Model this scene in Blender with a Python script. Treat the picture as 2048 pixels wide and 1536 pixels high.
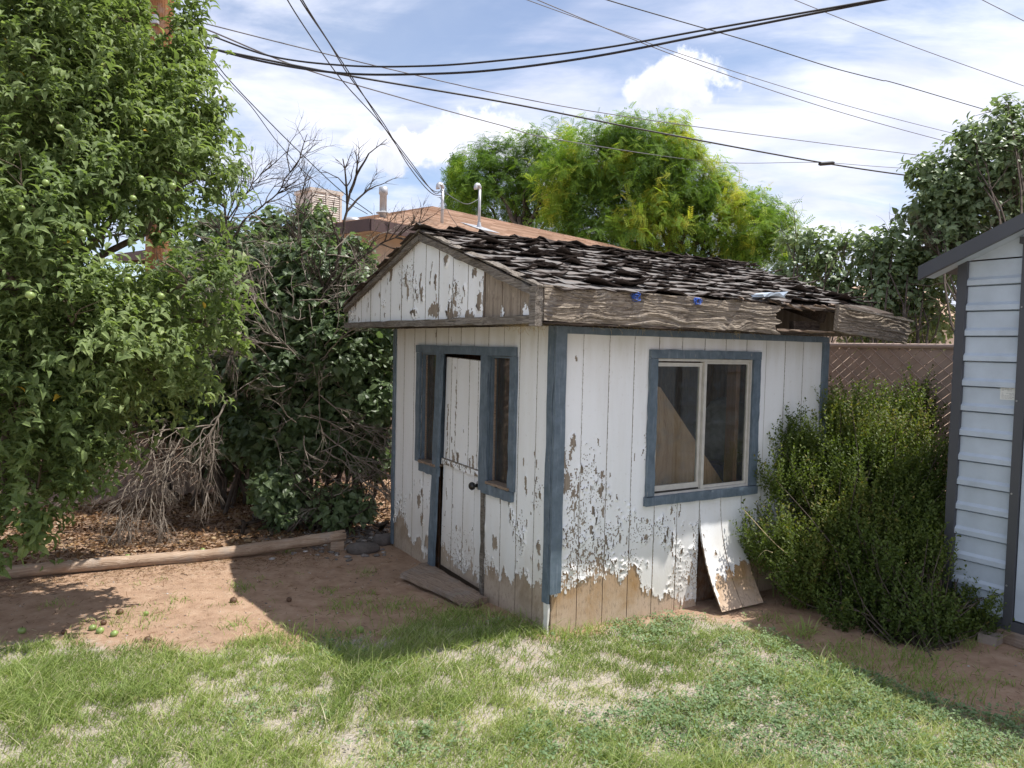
import bpy, math
import numpy as np
from mathutils import Matrix, Vector

# ------------------------------------------------------------------ camera, sky, sun
scene = bpy.context.scene
for o in list(bpy.data.objects):
    bpy.data.objects.remove(o)
COL = scene.collection

CAM_Z = 1.7
FPX = 1529.0                                  # focal length in pixels of the 2048 px wide photograph
PITCH = math.radians(2.779)
ROLL = math.radians(1.309)
_F = np.array([0, math.cos(PITCH), -math.sin(PITCH)])
_R0 = np.array([1.0, 0, 0])
_U0 = np.cross(_R0, _F)
_IX = math.cos(ROLL) * _R0 + math.sin(ROLL) * _U0
_IY = -math.sin(ROLL) * _R0 + math.cos(ROLL) * _U0
cam_data = bpy.data.cameras.new('camera')
cam = bpy.data.objects.new('camera', cam_data)
COL.objects.link(cam)
cam_data.sensor_width = 36.0
cam_data.lens = 36.0 * FPX / 2048.0
cam_data.clip_start = 0.05
cam_data.clip_end = 3000.0
m = Matrix.Identity(4)
for r in range(3):
    m[r][0], m[r][1], m[r][2] = _IX[r], _IY[r], -_F[r]
m[0][3], m[1][3], m[2][3] = 0, 0, CAM_Z
cam.matrix_world = m
scene.camera = cam

scene.view_settings.view_transform = 'Standard'
scene.view_settings.look = 'None'
scene.view_settings.gamma = 1.0
scene.view_settings.exposure = 1.62
scene.view_settings.use_curve_mapping = False
scene.render.engine = 'CYCLES'
scene.cycles.max_bounces = 10
scene.cycles.diffuse_bounces = 6
scene.cycles.transparent_max_bounces = 12
scene.cycles.sample_clamp_indirect = 6.0
scene.cycles.use_denoising = True
scene.cycles.caustics_reflective = False
scene.cycles.caustics_refractive = False


def ray(u, v):
    r = _F * FPX + _IX * (u - 1024.0) - _IY * (v - 768.0)
    return r / np.linalg.norm(r)


def at(u, v, Y):
    """point of the place seen at photograph pixel (u, v), Y metres in front of the camera"""
    r = ray(u, v)
    return np.array([0, 0, CAM_Z]) + r * (Y / r[1])


def gp(u, v, z=0.0):
    """point of the ground seen at photograph pixel (u, v)"""
    r = ray(u, v)
    return np.array([0, 0, CAM_Z]) + r * ((z - CAM_Z) / r[2])


# the old shed's own axes: +x along its window wall, +y along its door wall
SA = np.array([0.2517, 4.4220, 0.0])
SANG = math.radians(31.93)
SD2 = np.array([math.cos(SANG), math.sin(SANG), 0])
SD1 = np.array([-math.sin(SANG), math.cos(SANG), 0])


def sw(x, y, z=0.0):
    return SA + SD2 * x + SD1 * y + np.array([0, 0, z])


def to_shed(p):
    q = np.asarray(p) - SA
    return np.array([q @ SD2, q @ SD1, q[2]])


def on_right(u, v, y=0.0):
    r = ray(u, v)
    C = np.array([0, 0, CAM_Z])
    t = ((sw(0, y) - C) @ SD1) / (r @ SD1)
    q = to_shed(C + r * t)
    return q[0], q[2]


def on_front(u, v, x=0.0):
    r = ray(u, v)
    C = np.array([0, 0, CAM_Z])
    t = ((sw(x, 0) - C) @ SD2) / (r @ SD2)
    q = to_shed(C + r * t)
    return q[1], q[2]


# sun: direction towards it
_sl = np.array([0.42, -0.215, 1.0])
SUN = SD2 * _sl[0] + SD1 * _sl[1] + np.array([0, 0, 1.0])
SUN = SUN / np.linalg.norm(SUN)
sun_data = bpy.data.lights.new('sun', 'SUN')
sun_data.energy = 2.2
sun_data.angle = math.radians(0.53)
sun_data.color = (1.0, 0.965, 0.905)
sun = bpy.data.objects.new('sun', sun_data)
COL.objects.link(sun)
sun.location = (6, 4, 12)
sun.rotation_euler = Vector(SUN).to_track_quat('Z', 'Y').to_euler()


# ------------------------------------------------------------------ node helpers
class NT:
    def __init__(self, tree):
        self.t = tree
        self.t.nodes.clear()

    def n(self, kind, **kw):
        nd = self.t.nodes.new(kind)
        for k, v in kw.items():
            setattr(nd, k, v)
        return nd

    def l(self, a, b):
        self.t.links.new(a, b)

    def put(self, sock, v):
        if isinstance(v, bpy.types.NodeSocket):
            self.l(v, sock)
        elif isinstance(v, (tuple, list)) and len(v) == 3 and sock.type == 'RGBA':
            sock.default_value = (*v, 1.0)
        else:
            sock.default_value = v

    def mapping(self, vec, scale=(1, 1, 1), loc=(0, 0, 0), rot=(0, 0, 0)):
        nd = self.n('ShaderNodeMapping')
        self.l(vec, nd.inputs[0])
        nd.inputs['Location'].default_value = loc
        nd.inputs['Rotation'].default_value = rot
        nd.inputs['Scale'].default_value = scale
        return nd.outputs[0]

    def noise(self, vec, scale=5.0, detail=4.0, rough=0.55, dist=0.0, color=False):
        nd = self.n('ShaderNodeTexNoise')
        if vec is not None:
            self.l(vec, nd.inputs['Vector'])
        nd.inputs['Scale'].default_value = scale
        nd.inputs['Detail'].default_value = detail
        nd.inputs['Roughness'].default_value = rough
        nd.inputs['Distortion'].default_value = dist
        return nd.outputs['Color'] if color else nd.outputs[0]

    def voronoi(self, vec, scale=5.0, feature='F1', out='Distance'):
        nd = self.n('ShaderNodeTexVoronoi', feature=feature)
        self.l(vec, nd.inputs['Vector'])
        nd.inputs['Scale'].default_value = scale
        return nd.outputs[out]

    def ramp(self, fac, stops, interp='LINEAR'):
        nd = self.n('ShaderNodeValToRGB')
        cr = nd.color_ramp
        cr.interpolation = interp
        while len(cr.elements) < len(stops):
            cr.elements.new(0.5)
        for e, (p, c) in zip(cr.elements, stops):
            e.position = p
            if not isinstance(c, (tuple, list)):
                c = (c, c, c)
            e.color = (*c[:3], 1.0)
        self.put(nd.inputs[0], fac)
        return nd.outputs[0]

    def mix(self, a, b, fac, mode='MIX'):
        nd = self.n('ShaderNodeMix', data_type='RGBA', blend_type=mode)
        self.put(nd.inputs[0], fac)
        self.put(nd.inputs[6], a)
        self.put(nd.inputs[7], b)
        return nd.outputs[2]

    def math(self, op, a, b=0.0, clamp=False):
        nd = self.n('ShaderNodeMath', operation=op)
        nd.use_clamp = clamp
        self.put(nd.inputs[0], a)
        self.put(nd.inputs[1], b)
        return nd.outputs[0]

    def vmath(self, op, a, b=None, out=0):
        nd = self.n('ShaderNodeVectorMath', operation=op)
        self.put(nd.inputs[0], a)
        if b is not None:
            self.put(nd.inputs[1], b)
        return nd.outputs[out]

    def smooth(self, v, lo, hi):
        nd = self.n('ShaderNodeMapRange', interpolation_type='SMOOTHSTEP')
        self.put(nd.inputs[0], v)
        nd.inputs[1].default_value = lo
        nd.inputs[2].default_value = hi
        return nd.outputs[0]

    def bump(self, h, strength=0.3, dist=0.01):
        nd = self.n('ShaderNodeBump')
        nd.inputs['Strength'].default_value = strength
        nd.inputs['Distance'].default_value = dist
        self.l(h, nd.inputs['Height'])
        return nd.outputs[0]

    def attr(self, name, out='Fac'):
        nd = self.n('ShaderNodeAttribute', attribute_name=name)
        return nd.outputs[out]


# ------------------------------------------------------------------ sky
world = bpy.data.worlds.new('World')
scene.world = world
world.use_nodes = True
N = NT(world.node_tree)
sky = N.n('ShaderNodeTexSky', sky_type='NISHITA')
sky.sun_disc = False
sky.sun_elevation = math.asin(SUN[2])
sky.sun_rotation = math.atan2(SUN[0], SUN[1])
sky.altitude = 1500
sky.air_density = 1.0
sky.dust_density = 0.6
sky.ozone_density = 1.5
geo = N.n('ShaderNodeTexCoord').outputs['Generated']
sep = N.n('ShaderNodeSeparateXYZ')
N.l(geo, sep.inputs[0])
zc = N.math('MAXIMUM', sep.outputs[2], 0.0)
den = N.math('ADD', zc, 0.22)
px = N.math('DIVIDE', sep.outputs[0], den)
py = N.math('DIVIDE', sep.outputs[1], den)
cmb = N.n('ShaderNodeCombineXYZ')
N.l(px, cmb.inputs[0]); N.l(py, cmb.inputs[1])
cv = cmb.outputs[0]
cv1 = N.mapping(cv, scale=(1.0, 1.5, 1), rot=(0, 0, 0.5), loc=(3.1, 1.2, 0))
n1 = N.noise(cv1, 1.15, 7, 0.55, 0.5)
cv2 = N.mapping(cv, scale=(0.8, 1.7, 1), rot=(0, 0, -0.35), loc=(7.3, 2.2, 0))
n2 = N.noise(cv2, 2.2, 8, 0.6, 0.8)
cov = N.math('ADD', N.math('MULTIPLY', n1, 0.62), N.math('MULTIPLY', n2, 0.38))
cov = N.math('ADD', cov, N.math('MULTIPLY', px, 0.035))
veil = N.smooth(cov, 0.38, 0.58)
veil = N.math('ADD', N.math('MULTIPLY', veil, 0.74), 0.22, True)
shade = N.noise(N.mapping(cv, scale=(1, 1.8, 1), loc=(1.7, 5.2, 0)), 1.9, 6, 0.55, 0.4)
ccol = N.ramp(shade, [(0.30, (4.3, 4.6, 5.9)), (0.48, (5.4, 5.65, 6.7)), (0.72, (7.2, 7.3, 7.8))])
base = N.mix(sky.outputs[0], ccol, veil)
# a few heaped clouds low in the sky
for (u, v, rad, sq) in ((1372, 165, 0.062, 1.9), (930, 285, 0.085, 2.2), (1130, 330, 0.10, 2.6), (800, 300, 0.06, 2.0)):
    d = ray(u, v)
    wob = N.noise(geo, 14, 6, 0.6, 0.0, color=True)
    wob = N.vmath('MULTIPLY', N.vmath('SUBTRACT', wob, (0.5, 0.5, 0.5)), (0.16, 0.16, 0.10))
    rel = N.vmath('SUBTRACT', N.vmath('ADD', geo, wob), tuple(d))
    rel = N.vmath('MULTIPLY', rel, (1.0, 1.0, sq))
    ln = N.vmath('LENGTH', rel, out=1)
    puff = N.math('SUBTRACT', 1.0, N.smooth(ln, rad * 0.72, rad))
    sh = N.noise(geo, 22, 5, 0.6)
    low = N.vmath('DOT_PRODUCT', N.vmath('SUBTRACT', geo, tuple(d)), (0.0, 0.0, 1.0 / rad), out=1)
    pv = N.math('ADD', N.math('MULTIPLY', low, 0.35), sh)
    pc = N.ramp(pv, [(0.30, (5.1, 5.3, 6.2)), (0.55, (6.4, 6.5, 7.1)), (0.85, (8.2, 8.2, 8.4))])
    base = N.mix(base, pc, N.math('MULTIPLY', puff, 0.9))
bg = N.n('ShaderNodeBackground')
bg.inputs[1].default_value = 0.0575
N.l(base, bg.inputs[0])
wo = N.n('ShaderNodeOutputWorld')
N.l(bg.outputs[0], wo.inputs[0])


# ------------------------------------------------------------------ mesh helpers
RNG = np.random.default_rng(11)


def rnd(a=0.0, b=1.0, n=None):
    return RNG.uniform(a, b, n)


class MB:
    """collects vertices and faces, then becomes one mesh"""

    def __init__(self):
        self.v, self.f, self.m, self.a, self.k = [], [], [], [], 0

    def add(self, V, F, mat=0, var=0.5):
        V = np.asarray(V, float).reshape(-1, 3)
        self.v.append(V)
        if not isinstance(F, list) or (len(F) and not hasattr(F[0], '__len__')):
            F = [F]
        if isinstance(F, list) and len(F) and not isinstance(F[0], np.ndarray):
            by = {}
            for q in F:
                by.setdefault(len(q), []).append(q)
            F = [np.array(x) for x in by.values()]
        for fa in F:
            self.f.append(fa.astype(np.int64) + self.k)
            self.m.append(np.full(len(fa), mat, np.int32) if np.isscalar(mat) else np.asarray(mat, np.int32))
        self.a.append(np.full(len(V), var, np.float32) if np.isscalar(var) else np.asarray(var, np.float32))
        self.k += len(V)
        return self

    def box(self, lo, hi, mat=0, var=0.5, tf=None):
        x0, y0, z0 = lo
        x1, y1, z1 = hi
        V = np.array([[x0, y0, z0], [x1, y0, z0], [x1, y1, z0], [x0, y1, z0],
                      [x0, y0, z1], [x1, y0, z1], [x1, y1, z1], [x0, y1, z1]], float)
        if tf is not None:
            V = tf(V)
        F = np.array([[0, 3, 2, 1], [4, 5, 6, 7], [0, 1, 5, 4], [1, 2, 6, 5], [2, 3, 7, 6], [3, 0, 4, 7]])
        return self.add(V, F, mat, var)

    def hexa(self, P8, mat=0, var=0.5):
        F = np.array([[0, 3, 2, 1], [4, 5, 6, 7], [0, 1, 5, 4], [1, 2, 6, 5], [2, 3, 7, 6], [3, 0, 4, 7]])
        return self.add(np.array(P8, float), F, mat, var)

    def beam(self, a, b, w, h, up=(0, 0, 1), mat=0, var=0.5, div=1, wob=0.0, seed=0):
        """bar from a to b, w across and h along up; optional wobble of its outline"""
        a, b, up = np.array(a, float), np.array(b, float), np.array(up, float)
        d = b - a
        L = np.linalg.norm(d)
        d /= L
        s = np.cross(d, up)
        s /= np.linalg.norm(s)
        u = np.cross(s, d)
        r = np.random.default_rng(seed)
        V = []
        for i in range(div + 1):
            c = a + d * L * i / div
            for (sx, sy) in ((-1, -1), (1, -1), (1, 1), (-1, 1)):
                j = r.normal(0, wob, 3) if wob else 0
                V.append(c + s * sx * w / 2 + u * sy * h / 2 + j)
        F = [[3, 2, 1, 0]]
        for i in range(div):
            o = 4 * i
            for k in range(4):
                F.append([o + k, o + (k + 1) % 4, o + 4 + (k + 1) % 4, o + 4 + k])
        o = 4 * div
        F.append([o, o + 1, o + 2, o + 3])
        return self.add(V, F, mat, var)

    def tube(self, pts, rad, seg=6, mat=0, var=0.5, cap=True):
        P = np.asarray(pts, float)
        n = len(P)
        R = np.full(n, rad, float) if np.isscalar(rad) else np.asarray(rad, float)
        T = np.gradient(P, axis=0)
        T /= np.maximum(np.linalg.norm(T, axis=1, keepdims=True), 1e-9)
        ref = np.array([0, 0, 1.0]) if abs(T[0, 2]) < 0.9 else np.array([1.0, 0, 0])
        A = np.cross(T, ref)
        A /= np.maximum(np.linalg.norm(A, axis=1, keepdims=True), 1e-6)
        B = np.cross(T, A)
        th = np.linspace(0, 2 * math.pi, seg, endpoint=False)
        V = (P[:, None] + R[:, None, None] * (np.cos(th)[None, :, None] * A[:, None] + np.sin(th)[None, :, None] * B[:, None])).reshape(-1, 3)
        i = np.arange(n - 1)[:, None] * seg
        k = np.arange(seg)[None]
        F = np.stack([i + k, i + (k + 1) % seg, i + seg + (k + 1) % seg, i + seg + k], -1).reshape(-1, 4)
        self.add(V, F, mat, var)
        if cap:
            o = self.k - n * seg
            self.f.append(np.arange(seg)[None, ::-1] + o); self.m.append(np.array([mat], np.int32))
            self.f.append(np.arange(seg)[None] + o + (n - 1) * seg); self.m.append(np.array([mat], np.int32))
        return self

    def lathe(self, prof, seg=16, mat=0, tf=None, var=0.5):
        """prof: (radius, z) pairs, closed top and bottom"""
        th = np.linspace(0, 2 * math.pi, seg, endpoint=False)
        V = np.array([[r * math.cos(t), r * math.sin(t), z] for r, z in prof for t in th])
        if tf is not None:
            V = tf(V)
        F = []
        for i in range(len(prof) - 1):
            for k in range(seg):
                F.append([i * seg + k, i * seg + (k + 1) % seg, (i + 1) * seg + (k + 1) % seg, (i + 1) * seg + k])
        F.append(list(range(seg))[::-1])
        F.append([(len(prof) - 1) * seg + k for k in range(seg)])
        return self.add(V, F, mat, var)

    def mesh(self, name, mats, smooth=False, shift=None):
        V = np.concatenate(self.v)
        if shift is not None:
            V = V - np.asarray(shift)
        me = bpy.data.meshes.new(name)
        me.vertices.add(len(V))
        me.vertices.foreach_set('co', V.astype(np.float32).ravel())
        cnt = np.concatenate([np.full(len(f), f.shape[1], np.int32) for f in self.f])
        idx = np.concatenate([f.ravel() for f in self.f]).astype(np.int32)
        me.loops.add(len(idx))
        me.loops.foreach_set('vertex_index', idx)
        me.polygons.add(len(cnt))
        st = np.zeros(len(cnt), np.int32)
        st[1:] = np.cumsum(cnt)[:-1]
        me.polygons.foreach_set('loop_start', st)
        try:
            me.polygons.foreach_set('loop_total', cnt)
        except Exception:
            pass
        for mt in (mats if isinstance(mats, (list, tuple)) else [mats]):
            me.materials.append(mt)
        me.polygons.foreach_set('material_index', np.concatenate(self.m))
        me.polygons.foreach_set('use_smooth', np.full(len(cnt), bool(smooth)))
        at_ = me.attributes.new('var', 'FLOAT', 'POINT')
        at_.data.foreach_set('value', np.concatenate(self.a))
        me.update(calc_edges=True)
        return me

    def obj(self, name, mats, parent=None, smooth=False, base=None):
        """one object; a top-level one gets its origin at its base"""
        shift = None
        if parent is None:
            if base is None:
                V = np.concatenate(self.v)
                lo, hi = V.min(0), V.max(0)
                base = np.array([(lo[0] + hi[0]) / 2, (lo[1] + hi[1]) / 2, lo[2]])
            shift = base
        o = bpy.data.objects.new(name, self.mesh(name, mats, smooth, shift))
        COL.objects.link(o)
        if parent is None:
            o.location = base
        else:
            o.parent = parent
        return o


def tag(o, label=None, cat=None, group=None, kind=None):
    if label: o['label'] = label
    if cat: o['category'] = cat
    if group: o['group'] = group
    if kind: o['kind'] = kind
    return o


def thing(name, label, cat, loc=(0, 0, 0), rotz=0.0, group=None):
    o = bpy.data.objects.new(name, None)
    o.empty_display_size = 0.2
    COL.objects.link(o)
    o.location = loc
    o.rotation_euler = (0, 0, rotz)
    return tag(o, label, cat, group)


def link_copy(src, parent=None, mat=None):
    c = src.copy()
    COL.objects.link(c)
    c.parent = parent
    if mat is not None:
        c.matrix_local = mat
    return c


# smooth lattice noise in numpy
def _h(ix, iy, seed):
    n = (ix.astype(np.int64) * 374761393 + iy.astype(np.int64) * 668265263 + seed * 974634777) & 0x7fffffff
    n = ((n ^ (n >> 13)) * 1274126177) & 0x7fffffff
    n = ((n ^ (n >> 11)) * 1911520717) & 0x7fffffff
    return ((n ^ (n >> 15)) & 0xffffff) / float(0xffffff)


def vn(x, y, seed=0):
    x = np.asarray(x, float) + 1000.0
    y = np.asarray(y, float) + 1000.0
    ix, iy = np.floor(x), np.floor(y)
    fx, fy = x - ix, y - iy
    fx = fx * fx * (3 - 2 * fx)
    fy = fy * fy * (3 - 2 * fy)
    a, b = _h(ix, iy, seed), _h(ix + 1, iy, seed)
    c, d = _h(ix, iy + 1, seed), _h(ix + 1, iy + 1, seed)
    return (a * (1 - fx) + b * fx) * (1 - fy) + (c * (1 - fx) + d * fx) * fy


def fbm(x, y, seed=0, oct=4):
    s, a, t = 0.0, 1.0, 0.0
    for i in range(oct):
        s = s + a * vn(x * 2 ** i, y * 2 ** i, seed + 17 * i)
        t += a
        a *= 0.5
    return s / t


def unit(v):
    v = np.asarray(v, float)
    return v / np.maximum(np.linalg.norm(v, axis=-1, keepdims=True), 1e-9)


def rand_unit(n):
    return unit(RNG.normal(size=(n, 3)))


# ------------------------------------------------------------------ leaves
def leaf_template(kind):
    """unit leaf along +x: vertices and triangles"""
    if kind == 'apple':        # long oval, folded along the midrib and arching over
        xs = [0.0, 0.28, 0.62, 1.0]; ws = [0, 0.185, 0.175, 0]; zs = [0, 0.09, 0.06, -0.20]; fold = 0.10
    elif kind == 'lilac':      # heart
        xs = [0.0, 0.22, 0.58, 1.0]; ws = [0, 0.34, 0.25, 0]; zs = [0, 0.03, 0.02, -0.10]; fold = 0.07
    else:                      # small oval
        xs = [0.0, 0.45, 1.0]; ws = [0, 0.26, 0]; zs = [0, 0.04, 0.0]; fold = 0.06
    V, F = [[0, 0, 0]], []
    n = len(xs)
    for i in range(1, n - 1):
        V += [[xs[i], -ws[i], zs[i] + fold], [xs[i], 0, zs[i]], [xs[i], ws[i], zs[i] + fold]]
    V.append([1, 0, zs[-1]])
    F += [[0, 1, 2], [0, 2, 3]]
    for i in range(n - 3):
        a = 1 + 3 * i
        b = a + 3
        F += [[a, b, a + 1], [b, b + 1, a + 1], [a + 1, b + 1, a + 2], [b + 1, b + 2, a + 2]]
    a = 1 + 3 * (n - 3)
    e = len(V) - 1
    F += [[a, e, a + 1], [a + 1, e, a + 2]]
    return np.array(V, float), np.array(F)


def put_leaves(mb, P, D, U, S, T, var, mat=0):
    """leaf template T at points P, pointing along D, upper side towards U, length S"""
    TV, TF = T
    D = unit(D)
    Yv = unit(np.cross(U, D))
    Z = np.cross(D, Yv)
    S = np.asarray(S, float).reshape(-1, 1, 1)
    V = P[:, None] + S * (TV[None, :, 0:1] * D[:, None] + TV[None, :, 1:2] * Yv[:, None] + TV[None, :, 2:3] * Z[:, None])
    n, k = len(P), len(TV)
    F = (np.arange(n)[:, None, None] * k + TF[None]).reshape(-1, TF.shape[1])
    mb.add(V.reshape(-1, 3), F, mat, np.repeat(np.asarray(var, np.float32), k))


def blob_points(blobs, per, shell=0.45):
    """points in the outer part of ellipsoids (centre, radii); per = points for each unit of surface"""
    P, Nn, B = [], [], []
    for i, (c, r) in enumerate(blobs):
        r = np.asarray(r, float) * np.ones(3)
        n = max(3, int(per * (r[0] * r[1] + r[1] * r[2] + r[0] * r[2]) / 3 * 12.6))
        d = rand_unit(n)
        rr = 1 - shell * rnd(0, 1, n) ** 1.3
        rr *= 0.82 + 0.36 * vn(d[:, 0] * 2.2 + i * 3.1, d[:, 1] * 2.2 + d[:, 2] * 1.7, 5)
        P.append(np.asarray(c) + d * rr[:, None] * r)
        Nn.append(d)
        B.append(np.full(n, i))
    return np.concatenate(P), np.concatenate(Nn), np.concatenate(B)


def wander(p, d, length, n=7, wob=0.12, droop=0.0, r=None):
    """crooked line of n points from p along d"""
    r = RNG if r is None else r
    d = unit(d)
    pts = [np.array(p, float)]
    for i in range(n - 1):
        d = unit(d + r.normal(0, wob, 3) + np.array([0, 0, -droop]))
        pts.append(pts[-1] + d * length / (n - 1))
    return np.array(pts), d


def branch(mb, p, d, length, rad, depth, wob=0.14, droop=0.0, kids=(3, 5), spread=0.8, ratio=0.62, var=0.5, tips=None, seg=5, mat=0):
    """a branch and its side branches, tapering"""
    n = 6 if depth > 0 else 5
    pts, dd = wander(p, d, length, n, wob, droop)
    mb.tube(pts, np.linspace(rad, rad * (0.45 if depth else 0.25), n), seg if depth > 0 else max(3, seg - 2), mat, var, cap=False)
    if tips is not None and depth == 0:
        tips.append((pts[-1], dd))
    if depth > 0:
        for k in range(RNG.integers(kids[0], kids[1] + 1)):
            t = rnd(0.3, 1.0)
            q = pts[min(n - 1, int(t * (n - 1) + 0.5))]
            ax = unit(pts[-1] - pts[0])
            side = unit(np.cross(ax, rand_unit(1)[0]))
            nd = unit(ax + side * spread * rnd(0.6, 1.3))
            branch(mb, q, nd, length * ratio * rnd(0.7, 1.15), rad * 0.55 * (1.1 - 0.4 * t), depth - 1, wob, droop, kids, spread, ratio, var, tips, seg, mat)


# ------------------------------------------------------------------ materials
def mat(name):
    m_ = bpy.data.materials.new(name)
    m_.use_nodes = True
    t = NT(m_.node_tree)
    out = t.n('ShaderNodeOutputMaterial')
    b = t.n('ShaderNodeBsdfPrincipled')
    t.l(b.outputs[0], out.inputs[0])
    t.out = out
    t.b = b
    t.oc = t.n('ShaderNodeTexCoord').outputs['Object']
    return m_, t


def setb(t, color=None, rough=None, normal=None, metal=None, spec=None):
    if color is not None: t.put(t.b.inputs['Base Color'], color)
    if rough is not None: t.put(t.b.inputs['Roughness'], rough)
    if normal is not None: t.l(normal, t.b.inputs['Normal'])
    if metal is not None: t.put(t.b.inputs['Metallic'], metal)
    if spec is not None: t.put(t.b.inputs['Specular IOR Level'], spec)


def plain(name, col, rough=0.7, vary=0.15, scale=8.0, bump=0.0, metal=0.0, spec=None):
    m_, t = mat(name)
    nz = t.noise(t.oc, scale, 5, 0.6)
    c = t.mix(tuple(x * (1 - vary) for x in col), tuple(min(1, x * (1 + vary)) for x in col), t.ramp(nz, [(0.3, 0), (0.7, 1)]))
    setb(t, c, rough, metal=metal, spec=spec)
    if bump:
        setb(t, normal=t.bump(t.noise(t.oc, scale * 4, 4), bump, 0.01))
    return m_


# old white house paint, slightly dirty
def m_paint():
    m_, t = mat('white_paint')
    a = t.noise(t.mapping(t.oc, (9, 9, 1.2)), 1.0, 5, 0.6)
    b = t.noise(t.oc, 35, 4, 0.6)
    c = t.mix((0.86, 0.875, 0.89), (0.79, 0.795, 0.79), t.ramp(a, [(0.42, 0), (0.75, 1)]))
    c = t.mix(c, (0.50, 0.46, 0.40), t.math('MULTIPLY', t.ramp(b, [(0.60, 0), (0.78, 1)]), 0.35))
    # grime washed up from the soil, as wide as its own wavy edge
    sp = t.n('ShaderNodeSeparateXYZ'); t.l(t.oc, sp.inputs[0])
    zz = t.math('ADD', sp.outputs[2], t.math('MULTIPLY', t.noise(t.mapping(t.oc, (6, 6, 2)), 1, 4), -0.5))
    c = t.mix(c, (0.58, 0.50, 0.40), t.math('MULTIPLY', t.math('SUBTRACT', 1.0, t.smooth(zz, -0.12, 0.42)), 0.5))
    # dirt film below the roof, with shade and bounced light under the eaves painted in
    zt = t.math('ADD', sp.outputs[2], t.math('MULTIPLY', a, 0.25))
    band = t.math('MULTIPLY', t.smooth(zt, 1.72, 1.98), t.math('SUBTRACT', 1.0, t.smooth(sp.outputs[2], 1.84, 1.86)))
    c = t.mix(c, (0.50, 0.47, 0.38), t.math('MULTIPLY', band, 0.55))
    h = t.noise(t.mapping(t.oc, (1, 1, 0.25)), 160, 3, 0.7)
    setb(t, c, 0.62, t.bump(h, 0.25, 0.004))
    return m_


# bare hardboard siding where the paint is gone
def m_siding():
    m_, t = mat('bare_siding')
    g = t.noise(t.mapping(t.oc, (30, 30, 2.0)), 1, 6, 0.6, 0.3)
    b = t.noise(t.oc, 5.5, 5, 0.6, 0.4)
    sp = t.n('ShaderNodeSeparateXYZ'); t.l(t.oc, sp.inputs[0])
    c = t.ramp(g, [(0.25, (0.16, 0.128, 0.098)), (0.5, (0.265, 0.215, 0.165)), (0.78, (0.38, 0.325, 0.26))])
    wet = t.ramp(b, [(0.40, 0), (0.62, 1)])
    up = t.smooth(t.math('ADD', sp.outputs[2], t.math('MULTIPLY', t.math('SUBTRACT', b, 0.5), 0.35)), 0.04, 0.26)   # water stain creeping down from the paint's edge
    c2 = t.mix((0.58, 0.43, 0.31), (0.40, 0.23, 0.09), t.math('MULTIPLY', t.math('ADD', t.math('MULTIPLY', wet, 0.5), 0.5), up))
    low = t.math('SUBTRACT', 1.0, t.smooth(t.math('ADD', sp.outputs[2], t.math('MULTIPLY', b, 0.15)), 0.30, 0.62))
    # only the window wall has weathered to orange; the door wall stays grey brown
    face = t.smooth(sp.outputs[1], 0.01, -0.01)
    face = t.smooth(t.math('MULTIPLY', sp.outputs[1], -1.0), -0.012, 0.0)
    c2 = t.mix(t.mix((0.47, 0.37, 0.285), (0.32, 0.235, 0.16), t.math('MULTIPLY', up, wet)), c2, face)
    c = t.mix(c, c2, t.math('MULTIPLY', low, 0.85))
    sp1 = t.noise(t.mapping(t.oc, (1, 1, 0.4)), 55, 5, 0.75)
    c = t.mix(c, (0.12, 0.085, 0.06), t.math('MULTIPLY', t.ramp(sp1, [(0.52, 0), (0.68, 1)]), 0.55))
    c = t.mix(c, (0.55, 0.46, 0.36), t.math('MULTIPLY', t.ramp(t.noise(t.mapping(t.oc, (1, 1, 0.5)), 38, 5, 0.7), [(0.56, 0), (0.72, 1)]), 0.45))
    h = t.math('ADD', g, t.math('MULTIPLY', t.noise(t.oc, 220, 3), 0.5))
    setb(t, c, 0.85, t.bump(h, 0.5, 0.005))
    return m_


def m_groove():
    """back of the siding, seen in the grooves: painted above, bare below"""
    m_, t = mat('groove_paint')
    sp = t.n('ShaderNodeSeparateXYZ'); t.l(t.oc, sp.inputs[0])
    nz = t.noise(t.mapping(t.oc, (9, 9, 3.5)), 1, 6, 0.7)
    zz = t.math('ADD', sp.outputs[2], t.math('MULTIPLY', t.math('SUBTRACT', nz, 0.5), 1.6))
    k = t.smooth(zz, 0.42, 0.55)
    c = t.mix((0.085, 0.055, 0.033), (0.76, 0.76, 0.75), k)
    setb(t, c, 0.8)
    return m_


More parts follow.
